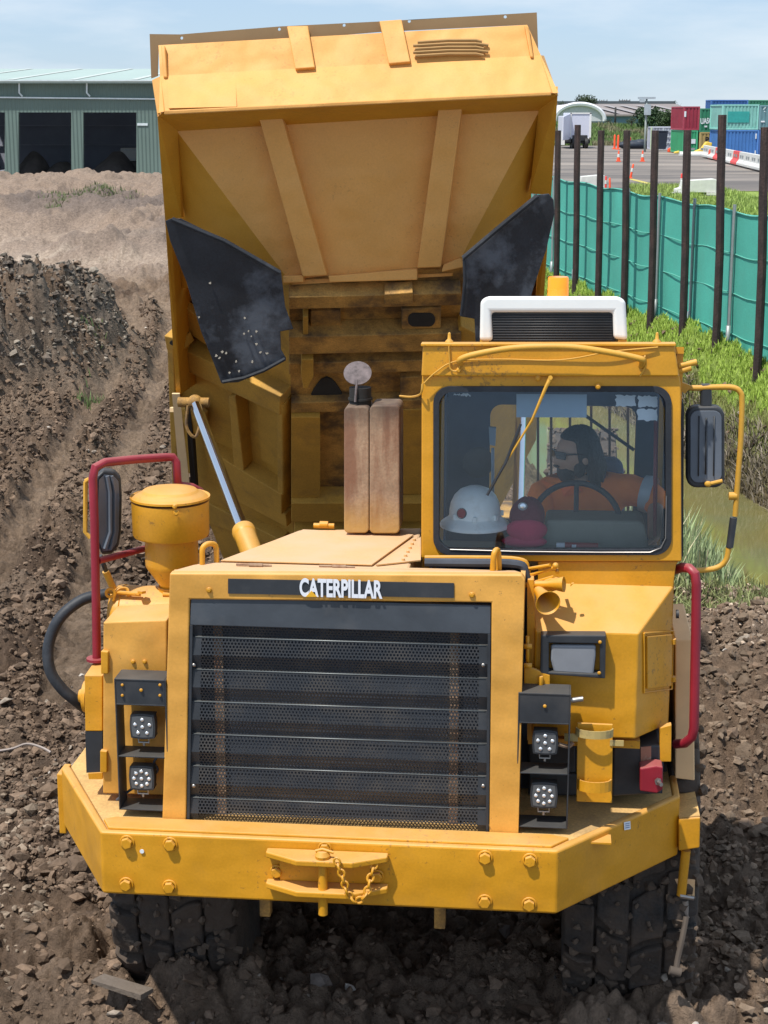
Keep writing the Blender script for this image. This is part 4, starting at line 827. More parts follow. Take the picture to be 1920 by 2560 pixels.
for a_ in (90,215,325): m.tube([swc-ax*.03,swc+(xx_*math.cos(R(a_))+yy_*math.sin(R(a_)))*sr],.012,8)
sw=obj('steering_wheel',m,rub,cab)
m=MB(); m.cyl(swc-ax*.05,swc-ax*.5,.03,n=12); obj('steering_column',m,dark,sw)
m=MB(); m.ext(rrect(1392,1150,1560,1420,30),1.56,.12); m.box((T(1392,1300,v=1.3).x,1.15,1.80),(T(1560,1300,v=1.3).x,1.58,1.92)); obj('seat',m,cabin,cab,bevel=.03)
m=MB(); m.lathe([(.0,0),(.075,0),(.08,.012),(.065,.02),(0,.01)],T(1195,1155,v=1.55),(0.2,-1,0),24); obj('cab_fan',m,blk,cab)
m=MB(); m.ext([(1222,1068),(1240,1070),(1238,1115),(1224,1112)],1.5,.03); m.cyl(T(1232,1120,v=1.5),T(1232,1240,v=1.5),.008,n=8); obj('radio_handset',m,paper,cab)
m=MB(); m.tube([T(1640,1050,v=CV+.3),T(1637,1340,v=CV+.3)],.010,8); obj('belt_strap',m,redp,cab)

# lower cab: waist panel, sloping cowl, instrument box
m=MB(); m.ext([(1345,1404),(1697,1404),(1690,1412),(1683,1470),(1345,1470)],CV+.02,.06)
obj('waist_panel',m,yel,cab,bevel=.004)
BV=.36
fl_=T(1338,1583,v=BV); fr_=T(1597,1584,v=BV); zt_=T(1600,1467,v=CV).z; xb=T(1684,1468,v=CV).x; zbt=T(1595,1848,v=BV).z; 
m=MB(); g0=V(fl_.x,BV,fr_.z); g1_=V(fr_.x,BV,fr_.z); g2=V(xb,CV+.02,zt_); g3=V(T(1320,1467,v=CV).x,CV+.02,zt_)
h0,h1=V(g0.x,BV,zbt),V(g1_.x,BV,zbt); 
k1=V(xb,CV+.02,zt_); k2=V(xb,CV+.02,T(1685,1816,v=CV).z)
m.add([g0,g1_,g2,g3,h0,h1,k2,V(g3.x,CV+.02,zbt),V(xb,1.3,zt_),V(xb,1.3,k2.z),V(g3.x,1.3,zt_),V(g3.x,1.3,zbt)],[(0,1,2,3),(0,4,5,1),(1,5,6,2),(0,3,7,4),(4,7,6,5),(2,6,9,8),(3,10,11,7),(8,9,11,10),(2,8,10,3),(6,7,11,9)])
box_=obj('step_cowl',m,yel,tr_,bevel=.008)
# access door on the box's side face
def sidef(px,py,off=.006):
    nrm=(h1-g1_).cross(g2-g1_).normalized(); nrm=nrm if nrm.y<0 else -nrm
    d=lray(px,py); k=(g1_-LC).dot(nrm)/d.dot(nrm); return LC+d*k+nrm*off,nrm
dr=[sidef(x,y,.0) for x,y in ((1613,1590),(1676,1584),(1674,1714),(1614,1722))]; m=MB(); m.prism([p for p,_ in dr],dr[0][1]*.012); dd=obj('access_door',m,yel,box_,bevel=.004)
m=MB(); m.tube([sidef(x,y,.004)[0] for x,y in ((1608,1583),(1680,1577),(1678,1722),(1608,1731),(1608,1583))],.005,6); obj('door_frame',m,yel,dd)
for y in (1602,1696): m=MB(); m.cyl(sidef(1678,y-6,.012)[0],sidef(1678,y+6,.012)[0],.012,n=10); obj('hinge',m,yel,dd)
m=MB(); m.cyl(T(1690,1535,v=CV+.05),T(1697,1535,v=CV+.05),.02); obj('knob',m,blk,box_)
# skirt, tab below box
m=MB(); m.ext([(1648,1820),(1679,1812),(1678,1905),(1650,1905)],CV-.10,.04); obj('step_bracket',m,yel,tr_,bevel=.004)
m=MB(); m.ext([(1320,1846),(1600,1852),(1600,1872),(1320,1860)],BV+.05,.1); obj('box_skirt',m,yel,tr_)
# black headlight
hd=BV-.06
m=MB(); m.holes([T(x,y,v=hd) for x,y in ((1352,1588),(1515,1589),(1513,1697),(1350,1685))],[[T(x,y,v=hd) for x,y in ((1372,1608),(1500,1610),(1500,1686),(1372,1680))]],(0,.07,0)); hl_=obj('headlight',m,blk,tr_,bevel=.005)
m=MB(); m.ext([(1378,1612),(1490,1613),(1490,1640),(1484,1688),(1385,1682),(1376,1650)],hd+.012,.03); obj('lens',m,mat('dull_lens',(.22,.23,.25),.25,var=.15),hl_,bevel=.01)
for x,y in ((1500,1605),(1498,1682)): hexbolt(T(x,y,v=hd-.002),.006,.004,hl_,'rivet')
# horns and linkage by the cowl
hv=.42
m=MB(); c=T(1370,1508,v=hv-.16); e_=c+V(-.07,.22,.03); dirn=(e_-c).normalized(); m.lathe([(.016,.24),(.02,.16),(.028,.09),(.038,.04),(.052,.008),(.056,0),(.054,-.001),(.036,.035),(.024,.08),(.012,.12),(0,.12)],c,dirn,28); hn=obj('horn',m,yel,tr_)
m=MB(); m.lathe([(.013,.2),(.018,.08),(.028,.03),(.035,0),(.032,0),(.02,.03),(0,.1)],T(1410,1461,v=hv-.05),V(-.95,.25,-.1),20); obj('horn',m,yel,tr_)
m=MB(); m.ext([(1362,1455),(1375,1448),(1395,1447),(1410,1456),(1400,1474),(1378,1480),(1358,1478),(1350,1465)],hv-.04,.04); m.ext([(1428,1459),(1436,1458),(1425,1468)],hv-.04,.02); obj('horn_bracket',m,yel,hn,bevel=.004)
m=MB(); 
for a_,b_ in (((1322,1422),(1375,1413)),((1325,1438),(1388,1418)),((1330,1458),(1385,1442)),((1388,1411),(1394,1432))): m.cyl(T(*a_,v=hv+.05),T(*b_,v=hv-.02),.008,n=8)
m.ell(T(1389,1414,v=hv-.02),.014,.014,.014); m.ell(T(1322,1439,v=hv+.05),.013,.013,.013); obj('linkage',m,yel,tr_)
m=MB(); 
for y in (1616,1664): m.cyl(T(1310,y,v=hv-.15),T(1330,y,v=hv-.15),.012,n=8)
m.cyl(T(1319,1590,v=hv-.13),T(1319,1665,v=hv-.13),.008,n=8); obj('door_stay',m,yel,tr_)
m=MB(); m.ext([(1310,1668),(1335,1672),(1375,1688),(1375,1730),(1310,1730)],.30,.02); m.cyl(T(1352,1690,v=.29),T(1352,1722,v=.29),.012,n=8); obj('mounting_plate',m,yel,tr_,bevel=.004)
# extinguisher cradle
ev=.20
m=MB(); m.ext([(1443,1808),(1532,1812),(1530,2008),(1441,2004)],ev+.06,.015); cr_=obj('cylinder_cradle',m,yel,tr_,bevel=.003)
m=MB(); cc=(T(1441,1850,v=ev)+T(1532,1850,v=ev))*.5; ra=(T(1532,1850,v=ev)-T(1441,1850,v=ev)).length/2
pth=[cc+V(math.cos(t_)*ra*1.05,-abs(math.sin(t_))*ra*.62+.055,0) for t_ in [math.pi*k/10 for k in range(11)]]
for i in range(len(pth)-1):
    a,b=pth[i],pth[i+1]; m.prism([a,b,b+V(0,0,.036),a+V(0,0,.036)],((b-a).cross(V(0,0,1)).normalized()*.006))
a=T(1428,1848,v=ev+.04); m.box((a.x-.03,ev+.055,a.z-.016),(a.x+.03,ev+.06,a.z+.02)); b=T(1548,1862,v=ev+.04); m.box((b.x-.04,ev+.055,b.z-.012),(b.x+.02,ev+.06,b.z+.014)); obj('strap',m,mat('worn_clamp',(.45,.33,.12),.6,var=.2,stain=.8,staincol=(.10,.08,.06,1),stscale=12),cr_)
m=MB(); c2=(T(1441,1985,v=ev)+T(1532,1985,v=ev))*.5
pth=[c2+V(math.cos(t_)*ra*.95,-abs(math.sin(t_))*ra*.62+.055,0) for t_ in [math.pi*k/10 for k in range(11)]]
for i in range(len(pth)-1):
    a,b=pth[i],pth[i+1]; m.prism([a,b,b+V(0,0,.05),a+V(0,0,.05)],((b-a).cross(V(0,0,1)).normalized()*.006))
obj('strap',m,yel,cr_); m=MB(); m.box((c2.x-ra,ev-.03,1.062),(c2.x+ra,ev+.06,1.07)); obj('foot_plate',m,yel,cr_)
# battery box and isolator
m=MB(); m.ext([(1533,1870),(1652,1862),(1652,1985),(1530,1992)],.50,.3); m.ext([(1320,1852),(1440,1860),(1440,1985),(1320,1985)],.62,.05); m.ext([(1320,1935),(1532,1935),(1532,1990),(1320,1990)],.6,.05); obj('battery_box',m,blk,tr_,bevel=.01)
m=MB(); m.ext([(1602,1868),(1628,1866),(1628,1918),(1602,1920)],.494,.005); bl_=obj('battery_label',m,mat('faded_label',(.35,.16,.10),.6,stain=.6,staincol=(.5,.4,.3,1),stscale=30),tr_)
m=MB(); m.ext([(1600,1922),(1640,1915),(1657,1918),(1657,1974),(1642,1984),(1600,1978)],.40,.09); iso=obj('isolator_switch',m,redp,tr_,bevel=.006)
m=MB(); p=T(1645,1952,v=.395); m.cyl(p,p+V(0,-.018,0),.016,n=6); m.cyl(p+V(0,-.018,0),p+V(.012,-.045,0),.009,n=12); obj('knob',m,steel,iso)
# outer tan panel, step and strut on the right
m=MB(); m.ext([(1688,1600),(1733,1600),(1737,1952),(1688,1946)],.80,.6); obj('fender_panel',m,tanp,tr_,bevel=.006)
stz=T(1745,2045,v=.62).z
a=T(1697,2048,v=.62); b=T(1751,2044,v=.62); c=T(1749,2120,v=.62); d=T(1697,2128,v=.62)
m=MB(); m.prism([a,b,c,d],(0,.5,0)); stp=obj('step_block',m,yel,tr_,bevel=.006)
m=MB(); m.prism([a+V(0.002,0.01,.002),b+V(-.002,0.01,.002),b+V(-.002,.48,.002),a+V(.002,.48,.002)],(0,0,.004)); obj('step_tread',m,dustdeck,stp)
m=MB(); m.cyl(T(1715,2125,v=.66),T(1703,2238,v=.66),.022,n=14); st_=obj('step_strut',m,yel,tr_)
m=MB(); m.ext([(1671,2196),(1738,2200),(1736,2248),(1690,2246),(1670,2236)],.70,.012); obj('bracket',m,tanp,st_,bevel=.003)
m=MB(); m.cyl(T(1712,2250,v=.7),T(1716,2292,v=.7),.018,n=10); m.tube([T(1700,2240,v=.64),T(1735,2246,v=.64)],.01,6); obj('step_cable',m,steel,st_)
m=MB(); m.tube(smooth([T(1716,2292,v=.66),T(1705,2350,v=.62),T(1695,2395,v=.6),T(1690,2425,v=.58)],5),.014,8); m.cyl(T(1674,2425,v=.57),T(1702,2432,v=.57),.022,n=10); obj('hanging_rod',m,mat('muddy_rod',(.09,.07,.055),.9),st_)
# under-bumper brackets
for x,y in ((1100,2300),(665,2270)):
    m=MB(); p=T(x,y,v=.25); m.box((p.x-.025,.22,p.z-.03),(p.x+.025,.28,.80)); obj('tow_lug',m,grime,tr_,bevel=.004)
# rails
m=MB(); rl=[(242,1648,.55),(240,1500,.55),(236,1300,.55),(232,1195,.55),(238,1168,.56),(262,1156,.6),(340,1148,.75),(415,1143,.9),(432,1143,.93),(441,1155,.93),(444,1205,.93),(452,1214,.95),(480,1218,1.0),(500,1228,1.05),(508,1250,1.08),(512,1340,1.1)]
m.tube([T(x,y,v=v_) for x,y,v_ in rl],.020,12); hr=obj('handrail',m,redp,tr_)
m=MB(); m.cyl(T(246,1402,v=.56),T(375,1368,v=.85),.016); m.lathe([(0,0),(.05,0),(.05,.012),(0,.012)],T(243,1650,v=.55),(0,0,1),16); obj('handrail_brace',m,redp,hr)
m=MB(); rl=[(1690,1424,.72),(1706,1418,.66),(1724,1421,.62),(1737,1434,.6),(1741,1460,.6),(1740,1560,.6),(1737,1700,.6),(1735,1820,.6),(1730,1842,.6),(1712,1858,.62),(1690,1860,.68)]
m.tube([T(x,y,v=v_) for x,y,v_ in rl],.022,12); obj('handrail',m,redp,tr_)
# mirrors
def mirror(outl,v0,depth,parent,rotax=None,lens=True):
    m=MB(); m.prism([T(x,y,v=v0) for x,y in outl],(0,depth,0)); return obj('mirror',m,blk,parent,bevel=.012,seg=3)
mr_=mirror(rrect(1716,1016,1812,1220,26),.78,.07,tr_)
m=MB(); m.prism([T(x,y,v=.778) for x,y in rrect(1725,1026,1804,1206,20)],(0,-.006,0)); obj('mirror_shell',m,mat('grey_plastic',(.11,.125,.15),.32,var=.25,vscale=3),mr_,bevel=.003)
m=MB(); m.cyl(T(1766,1045,v=.766),T(1764,1186,v=.766),.004,n=6); m.cyl(T(1748,1040,v=.768),T(1746,1190,v=.768),.003,n=6); m.cyl(T(1786,1040,v=.768),T(1784,1190,v=.768),.003,n=6); obj('rib',m,blk,mr_)
m=MB(); m.cyl(T(1768,1211,v=.76),T(1806,1202,v=.76),.009,n=8); m.ell(T(1770,1210,v=.755),.016,.01,.014); obj('clamp',m,yel2,mr_)
m=MB(); m.ext([(1752,962),(1780,962),(1780,1020),(1752,1020)],.79,.05); obj('mirror_mount',m,blk,mr_,bevel=.01)
m=MB(); m.tube(smooth([T(x,y,v=v_) for x,y,v_ in ((1700,968,.8),(1740,970,.8),(1790,968,.8),(1832,969,.8),(1850,980,.8),(1855,1005,.8),(1852,1100,.8),(1846,1180,.8),(1838,1290,.8))],6),.013,10); ma=obj('mirror_arm',m,yel2,tr_)
m=MB(); m.tube(smooth([T(x,y,v=v_) for x,y,v_ in ((1822,1370,.8),(1815,1400,.8),(1795,1418,.8),(1760,1425,.78),(1700,1424,.7))],6),.013,10); m.cyl(T(1822,1240,v=.8),T(1842,1240,v=.8),.018,n=10); obj('mirror_arm_lower',m,yel2,ma)
m=MB(); m.cyl(T(1834,1294,v=.8),T(1824,1368,v=.8),.017,n=12); obj('grip_sleeve',m,blk,ma)
m=MB(); m.ext([(1690,957),(1710,958),(1730,966),(1712,984),(1700,975)],.78,.03); obj('bracket',m,yel2,ma)
m=MB(); m.ext([(1703,1000),(1710,1010),(1708,1390),(1702,1400)],CV+.05,.5); obj('door_seal',m,rub,cab)
# left mirror, turned
q0=T(268,1280,v=.62)
def lm(px,py,dv): return T(px,py,v=.62+dv)
m=MB(); outl=[(243,1190),(258,1176),(285,1178),(302,1195),(305,1240),(303,1330),(297,1365),(280,1386),(255,1388),(243,1360),(240,1280)]
m.prism([T(x,y,v=.62+(x-240)*.0016) for x,y in outl],(-.02,.07,0)); ml=obj('mirror',m,blk,tr_,bevel=.012,seg=3)
m=MB(); m.prism([T(x,y,v=.612+(x-240)*.0016) for x,y in [(270+(x-270)*.82,1282+(y-1282)*.9) for x,y in outl]],(0,-.004,0)); m.tube([T(x,y,v=.60+(x-240)*.0016) for x,y in ((268,1190),(275,1230),(276,1330),(262,1372))],.010,6); m.tube([T(x,y,v=.60+(x-240)*.0016) for x,y in ((280,1190),(287,1230),(287,1330),(276,1374))],.008,6); obj('mirror_shell',m,MATS['grey_plastic'],ml)
m=MB(); m.tube([T(222,1198,v=.62),T(214,1205,v=.62),T(213,1330,v=.62),T(226,1345,v=.62)],.011,8); m.cyl(T(213,1202,v=.62),T(240,1190,v=.62),.009,n=8); obj('mirror_arm',m,yel2,ml)
m=MB(); m.cyl(T(250,1388,v=.64),T(266,1430,v=.66),.012,n=8); obj('mirror_mount',m,blk,ml)
m=MB(); m.cyl(T(264,1428,v=.66),T(290,1486,v=.70),.017,n=10); obj('mirror_stem',m,yel2,ml)
# big hose on the left
m=MB(); m.tube(smooth([T(x,y,v=v_) for x,y,v_ in ((300,1480,.75),(262,1486,.72),(205,1500,.68),(150,1545,.62),(122,1610,.6),(125,1675,.58),(155,1722,.58),(190,1752,.6),(225,1780,.66))],8),.027,14); obj('air_hose',m,rub,tr_)

# chassis, engine bay and body of the rear frame below the raised body
m=MB(); m.box((-.45,.4,.84),(.75,1.2,.95)); m.box((-.45,1.2,.55),(.75,2.6,.95)); m.box((-.35,2.6,.6),(.0,7.4,.95)); m.box((.3,2.6,.6),(.65,7.4,.95)); m.box((-.35,3.2,.45),(.65,3.6,1.05)); ch=obj('chassis',m,grime,tr_)
m=MB(); m.box((-.75,.42,1.06),(.36,1.05,HZ-.56)); m.box((.36,.7,1.06),(1.5,1.7,1.44)); obj('engine_bay',m,dark,tr_)
m=MB(); m.cyl((-.9,1.5,.48),(1.4,1.5,.48),.13); obj('axle',m,grime,tr_)
# tyres
def tyre_mb(R0=.85,W=.64):
    m=MB(); prof=[(.36,-W*.36),(.40,-W*.44),(.55,-W*.52),(.70,-W*.51),(.77,-W*.46),(.80,-W*.38),(.812,0),(.80,W*.38),(.77,W*.46),(.70,W*.51),(.55,W*.52),(.40,W*.44),(.36,W*.36)]
    m.lathe(prof,(0,0,0),(1,0,0),64)
    n=17
    def P(x_,a_,r_): return V(x_,math.cos(a_)*r_,math.sin(a_)*r_)
    rows=[(-.50,-.27,0,.10),(-.25,-.01,.5,.35),(.01,.25,.0,-.35),(.27,.50,.5,-.10)]
    for k in range(n):
        for x0_,x1_,ph,skw in rows:
            st_=2*math.pi/n; a0=st_*(k+ph)+rng.uniform(-.015,.015); wd=st_*(.80+rng.uniform(-.05,.03)); out_=abs(x0_+x1_)>.5
            xs=[x0_*W,(x0_+x1_)/2*W,x1_*W]; pts=[(xs[0],a0),(xs[1],a0+skw*st_*.5),(xs[2],a0+skw*st_*.7),(xs[2],a0+skw*st_*.7+wd),(xs[1],a0+skw*st_*.6+wd*1.04),(xs[0],a0+wd)]
            rr_=lambda x_: R0-(.035 if abs(x_)>W*.42 else 0)+rng.uniform(-.008,.004)
            top=[P(x_*.985,a_,rr_(x_)) for x_,a_ in pts]; bot=[P(x_,a_,.74 if abs(x_)>W*.42 else .79) for x_,a_ in pts]; nn=6
            m.add(top+bot,[tuple(range(nn)),tuple(range(2*nn-1,nn-1,-1))]+[(i,i+nn,(i+1)%nn+nn,(i+1)%nn) for i in range(nn)])
    return m
def wheel(loc,rz=0,src=None):
    if src is None:
        h=bpy.data.objects.new('wheel',None); 
        m=MB(); m.lathe([(0,.18),(.12,.18),(.14,.10),(.28,.08),(.34,.20),(.37,.22),(.37,-.22),(0,-.22)],(0,0,0),(1,0,0),32); hub=obj('wheel',m,yelb,tr_); 
        ty=obj('tyre',tyre_mb(),tyrem,hub,bevel=.012)
        m=MB()
        for k in range(900):
            a_=rng.uniform(0,6.283); x_=rng.uniform(-.33,.33); r_=.805+rng.uniform(-.01,.02) if rng.random()<.6 else .846; s_=rng.uniform(.008,.030)*(1.3 if r_<.83 else .8)
            c=V(x_,math.cos(a_)*r_,math.sin(a_)*r_); m.add([c+Vector(tuple(v))*s_*rng.uniform(.6,1.4) for v in ico_v],[tuple(int(i) for i in f) for f in ico_f])
        mud_=obj('caked_mud',m,mat('caked_mud_soil',(.105,.075,.053),.95,var=.35),hub); mud_['kind']='stuff'; hub.location=loc; hub.rotation_euler=(rng.uniform(0,6),0,rz); return hub
    c=src.copy(); sc.collection.objects.link(c); c.location=loc; c.rotation_euler=(rng.uniform(0,6),0,rz)
    for ch_ in src.children: k_=ch_.copy(); sc.collection.objects.link(k_); k_.parent=c
    return c
w1=wheel((-.87,1.50,.46),R(0)); 
for l_,rz_ in (((1.40,1.52,.45),R(-2)),((-.95,7.4,.40),0),((1.25,7.4,.40),0),((-.95,9.2,.40),0),((1.25,9.2,.40),0)): wheel(l_,rz_,w1)
# mudguards over the rear of the front wheels
m=MB(); m.box((1.05,2.0,.95),(1.62,2.1,1.5)); obj('mudguard',m,yelb,tr_)

# ------------------------------------------------------------------ raised body
Yl=10.55; Yw=10.86; Yb=11.0
def pp(l): return [B(x,y,Y) for x,y,Y in l]
m=MB()
def quad(m,l,th=.03,d=None):
    P=pp(l); off=Vector(d) if d else V(0,th,0); return m.prism(P,off)
# front wall: centre trapezoid and folded wings, one skin with thickness
fw=[B(440,325,Yw),B(1351,272,Yw),B(1128,690,Yb),B(731,712,Yb),B(450,720,Yb+.75),B(449,544,Yw+.42),B(1328,484,Yw+.42),B(1322,690,Yb+.75)]
m.add(fw[:4],[(0,1,2,3)])
m.v+= [tuple(Vector(p)+V(0,.05,0)) for p in fw[:4]]; m.f+=[(7,6,5,4)]; m.sm+=[False]
body=obj('dump_body',m,yelb,tr_,recalc=False); body.data.materials.clear(); body.data.materials.append(yelw)
for q_ in ([0,3,4,5],[1,6,7,2]):
    m=MB(); m.add([fw[i] for i in q_]+[Vector(fw[i])+V(0,.05,0) for i in q_],[(0,1,2,3),(7,6,5,4)]); obj('wing_panel',m,yeld,body,recalc=False)
# side frame plates (edge posts around the wings)
def lipdepth(px): return Yl
for l_,d_,nm_ in (([(393,286,Yl+.05),(444,318,Yw-.02),(453,544,Yw+.30),(413,553,Yl+.55)],(0,.08,0),'corner_post'),([(1394,238,Yl+.05),(1347,266,Yw-.02),(1324,484,Yw+.30),(1378,487,Yl+.55)],(0,.08,0),'corner_post'),
    ([(413,553,Yl+.56),(427,553,Yl+.60),(452,985,12.2),(440,985,12.2)],(0.02,.9,0),'side_flange'),([(1378,487,Yl+.56),(1362,487,Yl+.6),(1324,940,12.2),(1345,940,12.2)],(-.02,.9,0),'side_flange')):  # left flange drawn extra deep to keep sun off the underside beams
    m=MB(); quad(m,l_,d=d_); obj(nm_,m,yeld,body)
# dark strip under the canopy
m=MB(); quad(m,[(393,283,Yl+.03),(1394,237,Yl+.03),(1355,280,Yw+.03),(436,333,Yw+.03)],d=(0,.03,.05)); obj('canopy_underside',m,yeld,body)
# canopy: two folded facets, end caps
m=MB()
c0=B(397,280,Yl); c1=B(1396,232,Yl); m0=B(400,190,Yl+.20); m1=B(1352,138,Yl+.20); e0=B(396,113,Yl+.30); e1=B(1318,62,Yl+.30); c0b=B(380,200,Yl+.22); c1b=B(1362,140,Yl+.22)
m.add([c0,c1,m1,m0,e1,e0],[(0,1,2,3),(3,2,4,5)])
bk=[p+V(0,.9,-.02) for p in (c0,c1,m1,m0,e1,e0)]
obj('canopy',m,yelw,body)
m=MB(); m.prism([B(410,276,Yl-.012),B(1378,229,Yl-.012),B(1378,239,Yl-.012),B(410,287,Yl-.012)],(0,.03,0)); obj('canopy_lip',m,yelw,body,bevel=.006)
m=MB(); m.prism([B(380,200,Yl+.3),B(402,190,Yl+.2),B(411,277,Yl-.005),B(394,292,Yl+.05)],(0,.02,0)); m.prism([B(1350,138,Yl+.2),B(1360,139,Yl+.3),B(1396,240,Yl+.05),B(1379,230,Yl-.005)],(0,.02,0)); obj('canopy_end',m,yelw,body)
m=MB(); m.prism([B(592,276,Yl-.018),B(594,240,Yl+.05),B(584,190,Yl+.17),B(680,186,Yl+.17),B(640,240,Yl+.05),B(640,273,Yl-.018)],(0,.004,0))
bpy.data.meshes
# seam plates welded on the canopy
m=MB(); quad(m,[(589,192,Yl+.185),(420,200,Yl+.19),(422,272,Yl-.0),(592,268,Yl-.0)],d=(0,-.006,.004)); obj('canopy_patch',m,yelw,body)
# flange with bolt holes standing along the back edge
top=[(374,85),(450,86),(560,77),(700,66),(960,53),(1150,42),(1342,31)]; bot=[(1346,140),(1340,120),(1320,66),(1312,62),(1150,70),(947,80),(721,99),(560,117),(480,123),(449,121),(396,113),(394,190),(378,196)]
fl=[B(x,y,Yl+.36) for x,y in top]+[B(x,y,Yl+.36) for x,y in bot]
hl2=[]
for x,y in ((454,95),(698,73),(860,63),(1023,53),(1263,42)):
    hl2.append([B(x+4*math.cos(t_),y+4*math.sin(t_),Yl+.36) for t_ in [2*math.pi*k/10 for k in range(10)]])
m=MB(); m.holes(fl,hl2,(0,.012,0)); obj('top_flange',m,mat('flange_shade_brown',(.30,.185,.085),.7,var=.06),body)  # brown puts the shade on this flange into its colour
# canopy ribs
def rib(l,d,name='rib',mm=yelw,bev=.006):
    m=MB(); m.prism(pp(l),d); return obj(name,m,mm,body,bevel=bev)
rib([(717,65,Yl+.31),(770,64,Yl+.31),(787,168,Yl+.16),(738,172,Yl+.16)],(0,.10,-.05))
rib([(948,52,Yl+.31),(1004,48,Yl+.31),(1026,154,Yl+.16),(972,159,Yl+.16)],(0,.10,-.05))
rib([(402,113,Yl+.25),(412,113,Yl+.25),(418,193,Yl+.17),(408,193,Yl+.17)],(0,.04,-.02))
rib([(1311,62,Yl+.25),(1322,66,Yl+.25),(1334,143,Yl+.17),(1326,143,Yl+.17)],(0,.04,-.02))
# rail marks (grille bars) on the canopy's right
m=MB()
for k in range(5):
    xs_=[(1038-5*(k%2)+6*(k==0),0),(1120,-5),(1190,-5),(1205+12*(k%2)+4*(k>0),-1)]; y0_=106+k*8.5
    m.tube([B(x,y0_+dy+6*(k*0),Yl+.235-k*.012) for x,dy in xs_],.010,6)
obj('weld_bar',m,mat('bar_brown',(.34,.19,.06),.7),body)
# big ribs on the front wall
rib([(642,276,Yw-.10),(700,273,Yw-.10),(817,688,Yb-.10),(757,692,Yb-.10)],(0,.11,0))
rib([(1099,250,Yw-.10),(1158,248,Yw-.10),(1102,668,Yb-.10),(1043,670,Yb-.10)],(0,.11,0))
# lower ledges of the wall
for l in ([(706,690),(758,688),(758,706),(708,708)],[(820,690),(1043,672),(1043,700),(824,706)],[(1108,662),(1150,645),(1160,668),(1104,680)]):
    rib([(x,y,Yb-.08) for x,y in l],(0,.10,0),'ledge')
# underside floor: local mapping, s from the wall foot back to the hinge
def UF(px,py,off=0.0):
    # plane through the wall foot and the hinge
    p0=WY(930,700,Yb+.02); p1=WY(900,1330,13.2); nrm=(p1-p0).cross(Vector((1,0,.047))).normalized(); nrm=nrm if nrm.y<0 else -nrm
    d=ray(px,py); k=(p0-CAM).dot(nrm)/d.dot(nrm); return W2L(CAM+d*k)+ (W2L(TO+nrm)-W2L(TO))*off, (W2L(TO+nrm)-W2L(TO))
NU=UF(900,900)[1]
def uplate(l,off,th=.04,name='floor_beam',mm=yelb,bev=.006):
    m=MB(); m.prism([UF(x,y,off)[0] for x,y in l],-NU*(th)); return obj(name,m,mm,body,bevel=bev)
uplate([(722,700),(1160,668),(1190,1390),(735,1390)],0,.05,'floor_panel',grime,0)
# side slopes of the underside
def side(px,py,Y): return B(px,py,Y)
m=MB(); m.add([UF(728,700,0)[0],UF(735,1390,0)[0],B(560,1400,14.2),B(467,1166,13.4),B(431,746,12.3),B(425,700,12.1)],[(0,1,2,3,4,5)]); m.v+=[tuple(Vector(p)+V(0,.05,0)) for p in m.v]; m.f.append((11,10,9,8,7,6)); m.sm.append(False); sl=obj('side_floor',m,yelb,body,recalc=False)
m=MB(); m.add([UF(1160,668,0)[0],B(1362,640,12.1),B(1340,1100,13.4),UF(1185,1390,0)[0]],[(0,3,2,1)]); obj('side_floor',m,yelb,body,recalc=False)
SLP=[UF(728,900,0)[0],UF(731,1200,0)[0],B(446,950,12.85)]
nS=(SLP[1]-SLP[0]).cross(SLP[2]-SLP[0]).normalized(); nS=nS if nS.y<0 else -nS
def SF(px,py,off): 
    d=lray(px,py); k=(SLP[0]-LC).dot(nS)/d.dot(nS); return LC+d*k+nS*off
def splate(l,off=.10,th=.10,mm=yelb,name='floor_beam'):
    m=MB(); m.prism([SF(x,y,off) for x,y in l],-nS*th); return obj(name,m,mm,body,bevel=.008)
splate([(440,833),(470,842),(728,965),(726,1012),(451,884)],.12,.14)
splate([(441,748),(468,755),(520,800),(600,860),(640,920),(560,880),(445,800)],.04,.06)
splate([(595,968),(612,966),(632,1152),(618,1156),(606,1142)],.11,.13)
splate([(447,990),(470,1000),(485,1130),(462,1150)],.10,.12)
splate([(533,1089),(600,1135),(728,1212),(728,1262),(545,1150)],.12,.14)
splate([(556,1170),(640,1215),(732,1268),(735,1300),(572,1215)],.09,.11)
splate([(535,1235),(560,1250),(720,1330),(720,1350),(540,1290)],.10,.12)
splate([(716,985),(730,990),(730,1215),(716,1208)],.11,.13)
splate([(446,835),(462,842),(470,1210),(456,1200)],.13,.15)
# recessed panel edge stains
splate([(640,975),(712,1010),(712,1175),(655,1148)],.012,.01,yelb,'floor_panel')
# centre cross beams
def cb(x0,y0,x1,y1,off,th,mm=grime,tilt=-10): return uplate([(x0,y0),(x1,y0+tilt),(x1,y1+tilt),(x0,y1)],off,th,'cross_beam',mm)
cb(722,708,1150,738,.12,.12); cb(722,802,1150,846,.14,.14); cb(722,880,1140,908,.10,.10); cb(728,985,1140,1010,.08,.08)
cb(728,1215,1100,1262,.16,.16,yelb,0); cb(735,1285,1100,1330,.20,.2,yelb,0)
uplate([(728,1012),(800,1012),(800,1215),(728,1215)],.11,.11,'floor_panel',yelb)
uplate([(1000,1000),(1060,998),(1060,1210),(1000,1212)],.09,.09,'floor_panel',yelb)
uplate([(757,756),(770,756),(770,802),(757,802)],.12,.12); uplate([(776,764),(851,762),(851,800),(776,802)],.05,.05,'access_plate',grime)
uplate([(1003,744),(1100,739),(1100,791),(1003,795)],.10,.10,'pivot_boss',grime)
m=MB(); m.prism([UF(x,y,.105)[0] for x,y in rrect(1018,752,1086,786,16)],-NU*.004); obj('boss_hole',m,soot,body)
uplate([(753,856),(783,855),(783,900),(768,928),(758,928),(752,890)],.15,.14,'hanger_bracket',yelb)
